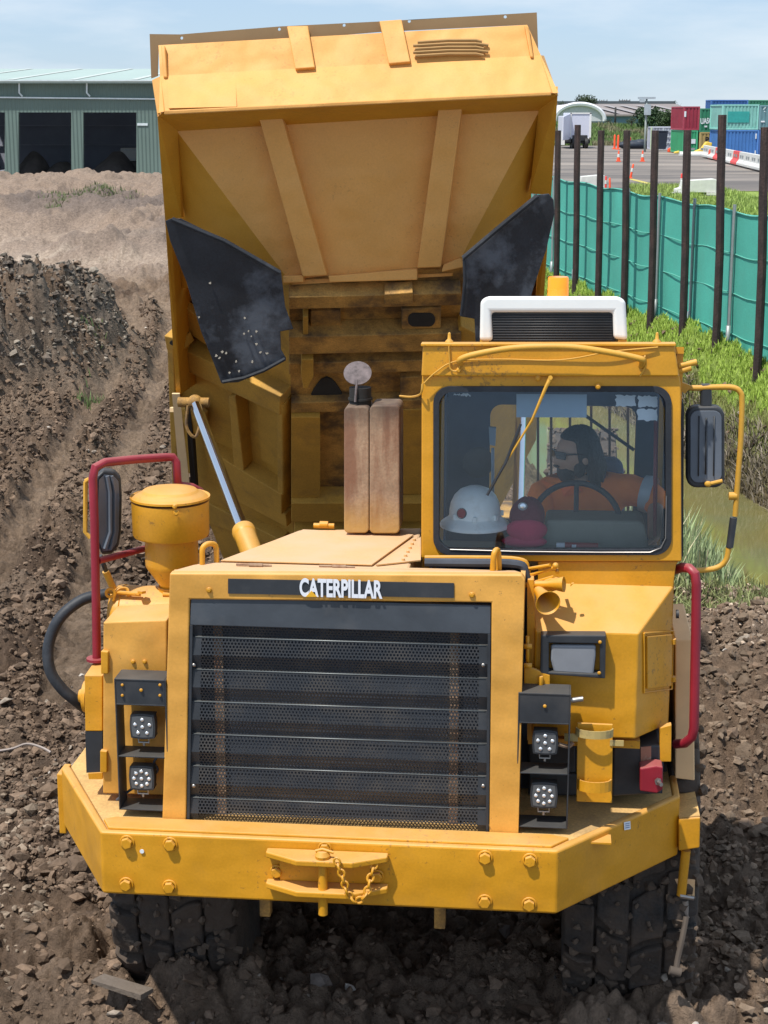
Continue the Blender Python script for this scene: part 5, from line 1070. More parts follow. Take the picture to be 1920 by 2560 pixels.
m=MB(); m.prism([UF(x,y,.016)[0] for x,y in [(817+38*math.cos(t_)*(1+.15*math.sin(3*t_)),980+36*math.sin(t_)*(1+.12*math.cos(4*t_))) for t_ in [2*math.pi*k/20 for k in range(20)]]],-NU*.012); obj('drain_hole',m,soot,body)
uplate([(1000,925),(1052,922),(1052,968),(1000,970)],.07,.07,'access_plate',grime); 
uplate([(960,695),(1030,690),(1030,718),(960,722)],.14,.10,'access_plate',grime)
uplate([(1120,840),(1150,780),(1190,800),(1185,880),(1130,900)],.12,.12,'gusset',yelb)
# hoist eye on the left outer side
splate([(446,806),(490,816),(500,838),(452,842)],.16,.10,yelb,'hinge_lug')
m=MB(); m.prism([SF(x,y,.163) for x,y in [(472+12*math.cos(t_),823+7*math.sin(t_)) for t_ in [2*math.pi*k/14 for k in range(14)]]],-nS*.004); obj('lug_hole',m,soot,body)
# side board at lower left, mostly edge on, its sunlit tone painted in
m=MB(); m.prism([B(430,985,12.1),B(449,985,12.1),B(474,1215,12.6),B(450,1215,12.6)],(-.01,.05,0)); m.prism([B(424,1020,12.3),B(434,1020,12.3),B(434,1030,12.3),B(424,1030,12.3)],(0,.05,0)); obj('side_board',m,sunlit_pale,body)
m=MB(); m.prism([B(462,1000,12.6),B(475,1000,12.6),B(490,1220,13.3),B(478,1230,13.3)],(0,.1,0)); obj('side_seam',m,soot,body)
# rubber flaps
def flap(l,Y0,dy,name_l):
    P=[]
    m=MB(); n=len(l); cx=sum(x for x,y in l)/n; 
    m.prism([B(x,y,Y0+dy(x,y)) for x,y in l],(0,.018,0)); o=obj('rubber_flap',m,flapm,body,bevel=.004); o['label']=name_l; return o
fl1=flap([(413,552),(428,546),(451,546),(560,600),(702,679),(712,766),(733,823),(700,829),(702,874),(715,897),(660,930),(595,956),(553,958),(533,905),(502,828),(466,705),(425,602)],10.62,lambda x,y:.0006*(y-550),'left rubber flap, scuffed and specked with mud')
m=MB(); m.tube([B(x,y,10.6+.0006*(y-550)) for x,y in ((430,548),(560,602),(700,682))],.016,8); obj('flap_edge',m,rub,fl1); m=MB(); m.tube([B(x,y,10.6+.0006*(y-550)) for x,y in ((556,955),(610,945),(660,926),(713,897))],.012,8); obj('flap_edge',m,rub,fl1)
m=MB()
mfk=MATS.get('dry_mud') or mat('dry_mud',(.36,.32,.26),.95)
for x,y in ((621,828),(640,829),(628,841),(565,884),(640,860),(548,895),(525,708),(497,793),(612,795),(598,928),(574,932),(667,884),(590,905),(610,835),(650,880),(630,905),(555,880),(540,890)):
    c=B(x,y,10.60+.0006*(y-550)); m.prism([c+V(math.cos(t_)*rng.uniform(.002,.011),0,math.sin(t_)*rng.uniform(.002,.012)) for t_ in [2*math.pi*k/7 for k in range(7)]],(0,.012,0)); obj('mud_fleck',m,mfk,fl1); m=MB()

fl2=flap([(1343,487),(1372,484),(1384,500),(1386,535),(1366,623),(1340,700),(1318,770),(1300,850),(1189,858),(1186,797),(1150,791),(1158,700),(1156,643),(1250,565)],10.62,lambda x,y:.0005*(y-480),'right rubber flap, smooth and darker, behind the cab roof')
m=MB(); m.tube([B(x,y,10.6+.0005*(y-480)) for x,y in ((1345,489),(1250,567),(1158,645))],.016,8); obj('flap_edge',m,rub,fl2); m=MB(); m.tube([B(x,y,10.6+.0005*(y-480)) for x,y in ((1160,650),(1163,700),(1153,788))],.010,8); obj('flap_edge',m,rub,fl2)
# hoist cylinder: chrome rod and barrel
m=MB(); a=B(490,1012,11.6); b=B(608,1325,10.4); m.cyl(a,b,.038,n=20); rod=obj('hoist_rod',m,chrome,tr_)
d=(b-a).normalized(); m=MB(); m.lathe([(.038,-.005),(.072,-.005),(.076,.01),(.076,.05),(.070,.06),(.068,2.2),(0,2.2)],b,d,28); obj('hoist_barrel',m,yel,rod)
m=MB(); m.ell(a-d*.03,.055,.055,.055); m.cyl(a-d*.03+V(-.12,0,0),a-d*.03+V(.1,0,0),.035); m.tube(smooth([a+V(-.05,-.03,0),a+V(-.06,-.05,-.15),a+V(.0,-.05,-.22),a+V(.03,0,-.12)],5),.012,6); obj('rod_mount',m,grime,rod)
splate([(476,990),(515,992),(536,1012),(534,1050),(500,1060)],.15,.08,yelb,'hinge_lug')
# second hoist on the right side (behind the cab)
m=MB(); a2=B(1303,1000,11.6); b2=B(1294,1310,10.4); m.cyl(a2,b2,.038,n=16); d2=(b2-a2).normalized(); rod2=obj('hoist_rod',m,chrome,tr_); m=MB(); m.lathe([(.038,-.005),(.072,-.005),(.076,.05),(.068,2.0),(0,2.0)],b2,d2,20); obj('hoist_barrel',m,yel,rod2)

# ------------------------------------------------------------------ things in the cab
def wpt(px,py,v): return L2W(T(px,py,v=v))
QR=Matrix.Rotation(-YAW,3,'Z')
def place(o,loc,rz=None): o.location=loc; o.rotation_euler=(0,0,-YAW if rz is None else rz); return o
# white full brim hard hat, centre of brim on the dash
hc=wpt(1187,1312,.80); hr_=(T(1274,1300,v=.8)-T(1100,1300,v=.8)).length/2
hat=empty('hard_hat',hc,-YAW,'white full brim hard hat with a round red sticker on the dash','hard hat')
m=MB(); pr=[(hr_*1.0,-.004),(hr_*1.005,.004),(hr_*.98,.014),(hr_*.80,.034),(hr_*.74,.044),(hr_*.735,.07),(hr_*.70,.105),(hr_*.60,.14),(hr_*.44,.167),(hr_*.22,.182),(0,.186),(0,.18),(hr_*.4,.16),(hr_*.65,.10),(hr_*.68,.04),(hr_*.96,.0)]
m.lathe(pr,(0,0,0),(0,0,1),40); shell=obj('shell',m,hatw,hat)
m=MB()
for a in (-78,-28,22,-128): 
    t=R(a-10); m.prism([V(math.cos(t+d_)*hr_*(.745),math.sin(t+d_)*hr_*.745,z_) for d_,z_ in ((-.09,.042),(.09,.042),(.07,.066),(-.07,.066))],V(math.cos(t),math.sin(t),0)*.014)
obj('slot_cover',m,hatw,hat,bevel=.003)
m=MB(); t=R(-118); cc=V(math.cos(t)*hr_*.742,math.sin(t)*hr_*.742,.078); nn_=V(math.cos(t),math.sin(t),.25).normalized(); m.lathe([(0,.004),(.021,.003),(.022,-.004)],cc,nn_,16); obj('round_sticker',m,mat('sticker_red',(.35,.03,.03),.4),hat)
m=MB(); m.lathe([(.0225,.003),(.025,.002),(.025,-.004)],cc,nn_,16); obj('sticker_rim',m,blk,hat)
# burgundy cap standing on its brim, silver button
cp=wpt(1316,1365,.74); cap=empty('cap',cp,-YAW,'burgundy cap with silver button propped on the dash beside the hard hat','cap')
m=MB(); m.ell((0,.05,.125),.082,.075,.095,n=22,m=14,fn=lambda d,p: p*(1+.04*math.sin(6*math.atan2(d.y,d.x)))); obj('crown',m,mat('burgundy_dark',(.14,.012,.03),.85,var=.2,bump=.3,bscale=60),cap)
m=MB(); m.ell((0,.0,.075),.095,.03,.055,n=22,m=12,fn=lambda d,p: V(p.x,p.y-.02*math.cos(d.x*2.2),p.z)); m.ell((-.01,.0,.022),.105,.045,.03,n=22,m=10); obj('peak',m,capred,cap)
m=MB(); m.ell((-.02,-.022,.192),.022,.010,.02,n=14,m=8); obj('button',m,ledm,cap)
m=MB(); m.cyl((-.05,0,.018),(.10,0,.018),.018,n=14); can_=obj('spray_can',m,mat('red_can',(.30,.03,.03),.35,var=.2),None); place(can_,wpt(1440,1375,.71)); tag(can_,'small red spray can lying on the dash before the driver','can')
m=MB(); m.cyl((-.09,0,.018),(-.052,0,.018),.015,n=14); m.prism([V(-.02,-.0185,.03),V(.0,-.0185,.03),V(.0,-.0185,.008),V(-.02,-.0185,.008)],(0,-.001,0)); obj('cap',m,stickw,can_)

# ------------------------------------------------------------------ driver
dv=1.27
def D(px,py,dvv=0): return T(px,py,v=dv+dvv)
drv=empty('person',L2W(V(1.05,1.35,1.46)),-YAW,'driver in orange work shirt and dark sunglasses looking left inside the cab','person')
Dorg=V(1.05,1.35,1.46)
def skin_mesh(name,verts,edges,rad,m_,parent,sub=2,root=0):
    me=bpy.data.meshes.new(name); me.from_pydata([tuple(Vector(v)-Dorg) for v in verts],edges,[]); me.materials.append(m_)
    o=bpy.data.objects.new(name,me); link(o,parent); s=o.modifiers.new('skin','SKIN'); s.use_smooth_shade=True
    for i,r_ in enumerate(rad):
        sv=me.skin_vertices[0].data[i]; sv.radius=(r_,r_) if isinstance(r_,(int,float)) else r_; sv.use_root=(i==root)
    q=o.modifiers.new('sub','SUBSURF'); q.levels=sub; q.render_levels=sub; return o
head=D(1438,1135); chest=D(1448,1262,.02); neck=D(1445,1208,.02); pel=V(chest.x+.02,chest.y+.12,chest.z-.42)
shL=D(1352,1240,-.02); shR=D(1545,1218,.04)      # image-left shoulder, image-right shoulder
elL=D(1338,1330,-.18); haL=D(1360,1296,-.06)
elR=D(1640,1240,-.02); haR=V(elR.x-.02,elR.y-.26,elR.z-.16)
hipL=pel+V(-.10,0,-.02); hipR=pel+V(.10,0,-.02); knL=hipL+V(-.02,-.42,.05); knR=hipR+V(.04,-.42,.05); anL=knL+V(0,-.05,-.42); anR=knR+V(0,-.05,-.42)
zmin=1.50
anL.z=max(anL.z,zmin+.05); anR.z=max(anR.z,zmin+.05)
toL=anL+V(0,-.16,-.03); toR=anR+V(0,-.16,-.03)
vs=[pel,chest+V(0,.04,-.18),chest,neck,neck+V(-.005,-.01,.05), shL,elL,haL, shR,elR,haR, hipL,knL,anL,toL,hipR,knR,anR,toR]
es=[(0,1),(1,2),(2,3),(3,4),(2,5),(5,6),(6,7),(2,8),(8,9),(9,10),(0,11),(11,12),(12,13),(13,14),(0,15),(15,16),(16,17),(17,18)]
rd=[.10,.10,(.09,.08),.055,.052,.05,.04,.03,.062,.045,.03,.085,.062,.045,.035,.085,.062,.045,.035]
bodyp=skin_mesh('body',vs,es,rd,skin,drv)
# head joined to the body figure: shaped ellipsoid with brow, nose, lips, chin; local frame looks along -y
fd=V(-.86,-.50,-.06).normalized(); rgt=fd.cross(V(0,0,1)).normalized(); upd=rgt.cross(fd)
Mh=Matrix((( -rgt.x,-fd.x,upd.x),(-rgt.y,-fd.y,upd.y),(-rgt.z,-fd.z,upd.z)))   # columns: left, back, up
def headfn(d,p):
    x,y,z=p; f=max(0,-d.y)
    if d.z<-.1: x*=1-.28*abs(d.z); 
    if f>0:
        y*=.97
        g=lambda cx,cz,s,a: a*math.exp(-((x-cx)**2/(s[0]**2)+(z-cz)**2/(s[1]**2)))*f
        y-=g(0,-.012,(.013,.026),.030); y-=g(0,-.030,(.02,.012),.012); y-=g(0,.03,(.05,.012),.007); y-=g(0,-.058,(.024,.009),.010); y-=g(0,-.095,(.028,.02),.012)
        y+=g(.03,.005,(.014,.012),.010)+g(-.03,.005,(.014,.012),.010)
    return V(x,y,z)
hm=MB(); hm.ell((0,0,0),.078,.098,.118,n=36,m=26,fn=headfn)
for s_ in (-1,1): hm.ell((s_*.079,.012,-.01),.010,.022,.032,n=12,m=8)
hm.v=[tuple(Mh@Vector(v)+head-Dorg) for v in hm.v]; hd_=obj('head',hm,skin,drv)
# join head into the body mesh so that the figure is one mesh
dg=bpy.context.evaluated_depsgraph_get(); dg.update(); eb=bodyp.evaluated_get(dg); me2=bpy.data.meshes.new_from_object(eb)
bm=bmesh.new(); bm.from_mesh(me2); bm.from_mesh(hd_.data)
def hand(bm,base,dirv,upv_,s=1):
    dirv=dirv.normalized(); side_=dirv.cross(upv_).normalized(); nrm=side_.cross(dirv)
    mb=MB(); mb.ell(base+dirv*.045,.05,.02,.04,n=14,m=8,rot=Matrix((dirv,nrm,side_)).transposed())
    for k,(o_,l_) in enumerate(((-.030,.068),(-.010,.078),(.010,.073),(.030,.058))):
        p0=base+dirv*.075+side_*o_; p1=p0+dirv*l_*.5-nrm*.012; p2=p1+dirv*l_*.2-nrm*.03; p3=p2-dirv*.012-nrm*.022; mb.tube([p0,p1,p2,p3],.009,8,rad=[.010,.0095,.0085,.007])
    p0=base+dirv*.03+side_*s*(-.035); mb.tube([p0,p0+dirv*.03+side_*s*(-.02)-nrm*.012,p0+dirv*.06+side_*s*(-.016)-nrm*.03],.011,8,rad=[.013,.011,.009])
    tmp=bpy.data.meshes.new('tmp'); tmp.from_pydata([tuple(Vector(v)-Dorg) for v in mb.v],[],mb.f); tmp.polygons.foreach_set('use_smooth',[True]*len(mb.f)); bm.from_mesh(tmp)
hand(bm,haL,(haL-elL),V(0,-1,.3)); hand(bm,haR,(haR-elR),V(1,0,.2),-1)
nm=bpy.data.meshes.new('body'); bm.to_mesh(nm); bm.free(); nm.polygons.foreach_set('use_smooth',[True]*len(nm.polygons)); nm.materials.clear(); nm.materials.append(skin)
bodyp.modifiers.clear(); bodyp.data=nm; bpy.data.objects.remove(hd_)
# shirt (sleeves to the elbow and a little past), collar, trousers
sl_=lambda a,b,t: Vector(a).lerp(Vector(b),t)
vs=[pel+V(0,0,.02),chest+V(0,.05,-.20),chest+V(0,.01,-.02),neck+V(.0,.01,-.02),shL,sl_(shL,elL,.6),elL+V(0,0,.0),sl_(elL,haL,.35),shR,sl_(shR,elR,.5),elR,sl_(elR,haR,.35)]
es=[(0,1),(1,2),(2,3),(2,4),(4,5),(5,6),(6,7),(2,8),(8,9),(9,10),(10,11)]
rd=[.15,.155,(.16,.13),.085,.088,.078,.072,.06,.088,.085,.078,.062]
shirt=skin_mesh('shirt',vs,es,rd,orange,drv)
tx_=bpy.data.textures.new('folds','CLOUDS'); tx_.noise_scale=.06; dm=shirt.modifiers.new('folds','DISPLACE'); dm.texture=tx_; dm.strength=.025; dm.mid_level=.5
vs=[pel,hipL,knL,sl_(knL,anL,.85),hipR,knR,sl_(knR,anR,.85)]; skin_mesh('trousers',vs,[(0,1),(1,2),(2,3),(0,4),(4,5),(5,6)],[.145,.10,.075,.06,.10,.075,.06],navy,drv)
m=MB()
for s_,a in ((-1,0),(1,0)): m.prism([Mh@V(s_*.01,-.075,-.15)+head-Dorg,Mh@V(s_*.075,-.04,-.12)+head-Dorg,Mh@V(s_*.085,-.01,-.165)+head-Dorg,Mh@V(s_*.04,-.085,-.19)+head-Dorg],Mh@V(0,-.012,0))
obj('collar',m,hivis,drv,bevel=.004)
m=MB(); c=sl_(shR,elR,.80)-Dorg; ax_=(elR-shR).normalized(); m.lathe([(.088,-.028),(.092,0),(.088,.028)],c,ax_,24); obj('reflective_band',m,reflect_tape,drv)
# hair: cap of short locks and long locks behind, beard
def hv(x,y,z): return tuple(Mh@V(x,y,z)+head-Dorg)
m=MB(); m.ell((0,.022,.028),.094,.110,.112,n=26,m=16,fn=lambda d,p: p*(1+.05*math.sin(9*math.atan2(d.x,d.y))*abs(d.z)) if not(d.y<-.55 and d.z<.5) else p*.80)
for k in range(46):
    a=rng.uniform(25,155); a=R(a)*(1 if k%2 else -1)+0; x=math.sin(a)*.088; y=.03-math.cos(a)*-.0+abs(math.cos(a))*.075*(1 if abs(a)>R(60) else -.1); y=max(y,.012)
    m.tube([(x*.9,y,.07),(x*1.08,y*1.18,.0),(x*1.12+rng.uniform(-.01,.01),y*1.25+.01,-.07),(x*1.08+rng.uniform(-.015,.015),y*1.2+.015,-.13-rng.uniform(0,.04))],.013,6,rad=[.014,.016,.015,.008])
m.v=[hv(*v) for v in m.v]; obj('hair',m,hairm,drv)
m=MB(); m.ell((0,-.052,-.088),.052,.042,.046,n=18,m=12,fn=lambda d,p:p*(1+.06*math.sin(20*d.x+13*d.z)))
for s_ in (-1,1): m.ell((s_*.058,-.012,-.062),.016,.032,.045,n=12,m=8)
m.ell((0,-.108,-.044),.028,.010,.007,n=12,m=6); m.v=[hv(*v) for v in m.v]; obj('beard',m,hairm,drv)
m=MB()
for s_ in (-1,1):
    c=V(s_*.034,-.103+.006,.012); m.prism([c+V(-.030,s_*-.004*0+.008*(-s_),-.018),c+V(.030,.008*(s_),-.018),c+V(.032,.010*s_,.018),c+V(-.032,-.010*s_,.018)],(0,-.006,0)); m.tube([(s_*.064,-.088,.02),(s_*.084,-.03,.018),(s_*.084,.02,.01)],.004,6)
m.tube([(-.01,-.108,.02),(.01,-.108,.02)],.004,6); m.v=[hv(*v) for v in m.v]; obj('sunglasses',m,shades,drv,bevel=.002)

# ------------------------------------------------------------------ fence with green cloth
cloth=mat('green_shade_cloth',(.075,.42,.33),.85,var=.12,vscale=.8,stain=.35,staincol=(.10,.36,.28,1),stscale=2.5,fine=.18)
galv=mat('galvanised_pipe',(.33,.36,.36),.5,metal=.4,var=.1)
FP=lambda s:(4.87+.137*s,21.9-.99*s)     # s metres along the fence towards the camera
fen=empty('fence',(4.87,21.9,0),0,'green shade cloth fence on grey posts behind the row of dark poles','fence')
def gz(x,y): return float(H(np.array([x],float),np.array([y],float),False)[0])
S=np.linspace(-26,5.5,640); top=2.98+.05*0; bot=.78
nz_=14; Vs=[];Fs=[]
for i,s in enumerate(S):
    x,y=FP(s); zt2=2.93+.02*math.sin(s*2.6)-.006*s
    for j in range(nz_+1):
        t_=j/nz_; wv=.012*math.sin(s*3.3+1.2*math.sin(s*.8))*math.sin(math.pi*t_)+.022*(float(vn(np.array([s*2.2]),np.array([t_*3.+.5]),4)[0])-.5)
        z=bot-.05+(zt2-bot+.05)*t_; Vs.append((x+wv-4.87,y-21.9,z))
k=nz_+1; Fs=[(i*k+j,(i+1)*k+j,(i+1)*k+j+1,i*k+j+1) for i in range(len(S)-1) for j in range(nz_)]
m=MB(); m.add(Vs,Fs,True); obj('shade_cloth',m,cloth,fen,recalc=False)
seam=mat('cloth_seam',(.13,.46,.37),.8)
m=MB()
for t_,th_ in ((.25,.007),(.5,.007),(.74,.007),(.995,.010)):
    pts=[]
    for i in range(0,len(S),4):
        s=S[i]; x,y=FP(s); zt2=2.93+.02*math.sin(s*2.6)-.006*s; wv=.012*math.sin(s*3.9+1.2*math.sin(s*.8))*math.sin(math.pi*t_)+.022*(float(vn(np.array([s*2.2]),np.array([t_*3.+.5]),4)[0])-.5)
        pts.append(V(x+wv-4.87-.012,y-21.9,bot-.05+(zt2-bot+.05)*t_+.006*math.sin(s*5)))
    m.tube(pts,th_,5)
obj('cloth_seam',m,seam,fen)
posts=[s for s in np.arange(-25,5.6,1.72)]
for s in posts:
    x,y=FP(s+.05*math.sin(s*7)); m=MB(); m.cyl((x-4.87-.05,y-21.9,.5),(x-4.87-.05,y-21.9,3.02),.024,n=10); obj('fence_post',m,galv,fen)
    m=MB(); m.cyl((x-4.87-.06,y-21.9-.01,1.05),(x-4.87-.06,y-21.9-.01,1.4),.032,n=8); obj('post_sleeve',m,galv,fen)
# dark poles in front, each its own thing
polem=mat('dark_steel_pole',(.035,.022,.020),.8,var=.4,vscale=8,stain=.6,staincol=(.12,.06,.045,1),stscale=8,streak=True,bump=.4)
pxs=[(1395,326,1388,745),(1444,312,1434,757),(1503,326,1488,790),(1567,326,1556,820),(1638,326,1618,846),(1718,326,1700,880),(1805,287,1779,903),(1912,318,1885,947)]
order=['farthest dark pole, half hidden at the tipped body edge','second dark pole from the raised body, slightly taller','third dark pole counting from the raised truck body','fourth dark pole counting from the raised truck body','fifth dark pole, midway between truck body and photo edge','dark pole just left of the tall one, in front of green cloth','tallest dark pole, in front of the blue container','nearest dark pole, at the right edge of the photo']
for i,(x0_,y0_,x1_,y1_) in enumerate(pxs):
    # foot where it meets the fence line, .18 m in front of it
    best=None
    for s in np.linspace(-24,6,1200):
        fx,fy=FP(s); fx-=.22; zc=fy*CP+(CAMZ-1.9)*SP; xi=960+FPX*fx/zc
        if best is None or abs(xi-(x0_*.62+x1_*.38))<best[0]: best=(abs(xi-(x0_*.62+x1_*.38)),fx,fy)
    _,fx,fy=best; zt2=WY(x0_,y0_,fy).z; ft=WY(x1_,y1_,fy); tp=WY(x0_,y0_,fy); b0=Vector((fx,fy,gz(fx,fy)-.25)); topx=tp.x
    me_=MB(); rr_=.058; pl=[b0-Vector((fx,fy,0)),Vector(((tp.x-ft.x)*.15,0,(b0.z+zt2)/2)),Vector(((tp.x-fx)*.9,0,zt2))]
    me_.tube([pl[0],pl[0].lerp(pl[1],.5)+Vector((.006,0,0)),pl[1],pl[1].lerp(pl[2],.5)+Vector((-.006,0,0)),pl[2]],rr_,8)
    o=obj('pole',me_,polem,None,bevel=.004,loc=(fx,fy,0)); tag(o,order[i],'pole','dark poles standing in front of the green fence')

# ------------------------------------------------------------------ the green shed, left background
shg=mat('green_cladding',(.125,.185,.165),.7,var=.08,vscale=.3)
t=shg.node_tree; b=t.nodes['Principled BSDF']; wvn=N(t,'ShaderNodeTexWave',wave_type='BANDS',bands_direction='X'); wvn.inputs['Scale'].default_value=1.3; co=N(t,'ShaderNodeTexCoord'); t.links.new(co.outputs['Object'],wvn.inputs['Vector']); bp=N(t,'ShaderNodeBump'); bp.inputs['Strength'].default_value=.8; bp.inputs['Distance'].default_value=.05; t.links.new(wvn.outputs[0],bp.inputs['Height']); t.links.new(bp.outputs[0],b.inputs['Normal'])
shr=mat('pale_green_roof',(.34,.43,.40),.6,var=.05,vscale=.2); skyl=mat('skylight',(.50,.55,.52),.5); gut=mat('white_gutter',(.62,.70,.72),.5); shd=mat('shed_inside',(.30,.32,.38),.9,var=.2,vscale=.3)
SY=110.0
def G(px,py,Y=SY): return WY(px,py,Y)
so0=Vector((G(200,430).x,SY,0)); shed=empty('storage_shed',so0,0,'long green steel shed with dark open bays behind the sand hills','building')
def q2(l,Y=SY): return [G(x,y,Y)-so0 for x,y in l]
ground_y=285+CAMZ*FPX/(SY)*1.0
def sbx(name,x0_,y0_,x1_,y1_,Y,d,mm,par=shed,bev=0):
    m=MB(); m.prism(q2([(x0_,y0_),(x1_,y0_),(x1_,y1_),(x0_,y1_)],Y),(0,d,0)); return obj(name,m,mm,par,bevel=bev)
wall=sbx('front_wall',-260,203,520,281,SY,.3,shg)
for x0_,x1_ in ((-260,-200),(12,46),(178,208),(341,520)): sbx('wall_pier',x0_,281.3,x1_,450,SY,.3,shg)
for x0_ in (-160,): sbx('wall_pier',x0_,281.3,-118,450,SY,.3,shg)
m=MB(); m.prism(q2([(-270,200),(525,200),(525,199),(-270,199)]),(0,.1,0)); 
e0_,e1_=G(-270,200,SY-.5)-so0,G(525,200,SY-.5)-so0; r0_=V(e0_.x,26,G(0,172,SY+26).z); r1_=V(e1_.x,26,r0_.z)
m=MB(); m.add([e0_,e1_,r1_,r0_,e0_+V(0,0,-.2),e1_+V(0,0,-.2),r1_+V(0,0,-.2),r0_+V(0,0,-.2)],[(0,1,2,3),(7,6,5,4),(0,4,5,1),(1,5,6,2),(2,6,7,3),(3,7,4,0)]); rf=obj('roof',m,shr,shed)
for x_ in (-110,45,200,355):
    a=(x_-8-960)/FPX; u0=e0_.lerp(e1_,(x_-30+270)/795); u1=e0_.lerp(e1_,(x_-12+270)/795); 
    m=MB(); m.add([u0+V(0,0,.03),u1+V(0,0,.03),u1.lerp(V(u1.x,26,r0_.z),.98)+V(0,0,.03),u0.lerp(V(u0.x,26,r0_.z),.98)+V(0,0,.03)],[(0,1,2,3)]); obj('skylight',m,skyl,rf)
sbx('gutter',-270,199.5,525,203,SY-.6,.25,gut)
m=MB(); m.prism(q2([(-270,239),(525,247),(525,250.5),(-270,242.5)],SY-.15),(0,.13,0)); obj('drain_pipe',m,gut,shed)
for x_ in (-122,48,217): 
    m=MB(); m.tube([V(*(G(x_,203,SY-.2)-so0)),V(*(G(x_,232,SY-.2)-so0)),V(*(G(x_+8,241,SY-.2)-so0))],.055,8); obj('downpipe',m,gut,shed)
m=MB(); bx0,bx1=G(-260,300).x-so0.x,G(520,300).x-so0.x; m.box((bx0,22,0),(bx1,22.2,r0_.z-1)); m.box((bx0-.3,.3,0),(bx0,22,6)); m.box((bx1,.3,0),(bx1+.3,22,6)); m.box((bx0,.3,.0),(bx1,22,.05)); obj('inner_wall',m,shd,shed)
for y_ in (.31,.55,.75): 
    m=MB(); m.box((bx0,21.8,6*y_),(bx1,21.95,6*y_+.08)); obj('wall_rail',m,mat('rail_grey',(.42,.44,.5),.8) if 'rail_grey' not in MATS else MATS['rail_grey'],shed)
sbx('sign_plate',343,308,369,314,SY-.05,.04,gut)
heapm=mat('dark_heap',(.16,.14,.13),.95,var=.3,vscale=1,bump=.6,bscale=2)
def heap(px0,px1,ytop,Y,lab,seed,mm=heapm,z0=0):
    a=WY(px0,400,Y).x; b=WY(px1,400,Y).x; zt2=WY(px0,ytop,Y).z; c=(a+b)/2; n=26; m=MB(); vs=[]
    for j in range(n+1):
        for i in range(n+1):
            x=-1+2*i/n; y=-1+2*j/n; r_=max(abs(x),abs(y)); h=max(0,1-(x*x+y*y))**.8*(.75+.5*float(vn(np.array([x*2.5+seed]),np.array([y*2.5]),seed)[0])); vs.append((x*(b-a)/2,y*2.5,h*(zt2-z0)))
    m.add(vs,[(j*(n+1)+i,j*(n+1)+i+1,(j+1)*(n+1)+i+1,(j+1)*(n+1)+i) for j in range(n) for i in range(n)],True)
    o=obj('heap',m,mm,None,loc=(c,Y,z0)); tag(o,lab,'heap'); return o
heap(226,345,384,118,'dark heap of material in the right hand shed bay',3); heap(40,128,388,120,'dark heap of material in the middle shed bay',8); heap(112,190,404,119,'lower dark heap at the right side of the middle shed bay',5)
m=MB(); m.prism([V(-.75,0,0),V(.75,0,0),V(.75,0,.9),V(-.75,0,.9)],(0,1.6,0)); pt=WY(328,400,124); bxw=obj('crate',m,whitep,None,loc=(pt.x,124,0.9),bevel=.02); tag(bxw,'white crate standing in the right hand shed bay','crate')
m=MB(); m.box((-.7,-.02,.1),(.7,-.001,.14)); m.box((-.7,-.02,.75),(.7,-.001,.79)); obj('band',m,gut,bxw)
m=MB(); m.box((-.85,-.1,-.92),(.85,1.7,-.005)); obj('stand',m,heapm,bxw)

# ------------------------------------------------------------------ right background beyond the fence
def solid(name,col,**k): return MATS.get(name) or mat(name,col,**k)
def container(x0_,x1_,ytop,ybot,Y,col,label,side=0,L_=6.0,face='door',tex=None,z0=None,group='stacked shipping containers'):
    a=WY(x0_,ytop,Y); b=WY(x1_,ybot,Y); W_=b.x-a.x; z_=b.z if z0 is None else z0; Hh=a.z-z_
    cm=solid('container_'+'_'.join(str(int(c*100)) for c in col),col,rough=.6,var=.12,vscale=.8,stain=.35,staincol=tuple(c*.55 for c in col)+(1,),stscale=1.2)
    root=empty('shipping_container',(a.x,Y,z_),0,label,'container',group)
    m=MB(); n=int(W_/.28); zc=.12
    m.box((.06,.06,.12),(W_-.06,L_-.06,Hh-.1)); obj('walls',m,cm,root)
    m=MB()
    for k_ in range(n):
        xx=.1+k_*(W_-.2)/n; m.box((xx,.02,.14),(xx+.14,.062,Hh-.12))
    if side:
        for k_ in range(int(L_/.28)):
            yy=.1+k_*(L_-.2)/int(L_/.28)
            if side<0: m.box((.02,yy,.14),(.062,yy+.14,Hh-.12))
            else: m.box((W_-.062,yy,.14),(W_-.02,yy+.14,Hh-.12))
    obj('corrugation',m,cm,root)
    m=MB()
    for xx in (0,W_-.13):
        for yy in (0,L_-.13): m.box((xx,yy,.121),(xx+.13,yy+.13,Hh-.101))
    m.box((0,0,0),(W_,.13,.12)); m.box((0,L_-.13,0),(W_,L_,.12)); m.box((0,.131,0),(.13,L_-.131,.12)); m.box((W_-.13,.131,0),(W_,L_-.131,.12))
    m.box((0,0,Hh-.1),(W_,L_,Hh)); obj('frame',m,solid(cm.name+'_frame',tuple(min(1,c*1.25+.02) for c in col),rough=.6),root)
    return root,W_,Hh,cm
CY=142
c1=container(1709,1748,266,325,CY,(.30,.025,.05),'dark red container on top of the stack, left end',-1)
m=MB(); m.box((.08,-.01,1.05),(.24,.02,1.5)); obj('label_plate',m,stickw,c1[0])
c2=container(1750,1787,271,330,CY,(.03,.20,.11),'dark green container with white letters, top of stack',1)
textmesh('lettering','UASC',.62,letter,c2[0],face_matrix(V(c2[1]*.43,.0,c2[2]*.46),(1,0,.06),(0,0,1)),bold=.02,sx=.62)
m=MB(); m.box((c2[1]*.76,-.02,c2[2]*.18),(c2[1]*.82,.015,c2[2]*.76)); m.box((c2[1]*.33,-.02,c2[2]*.2),(c2[1]*.5,.015,c2[2]*.27)); obj('white_stripe',m,letter,c2[0])
c3=container(1708,1743,326,383,CY,(.04,.33,.15),'bright green container with white label at the stack bottom',-1,z0=None)
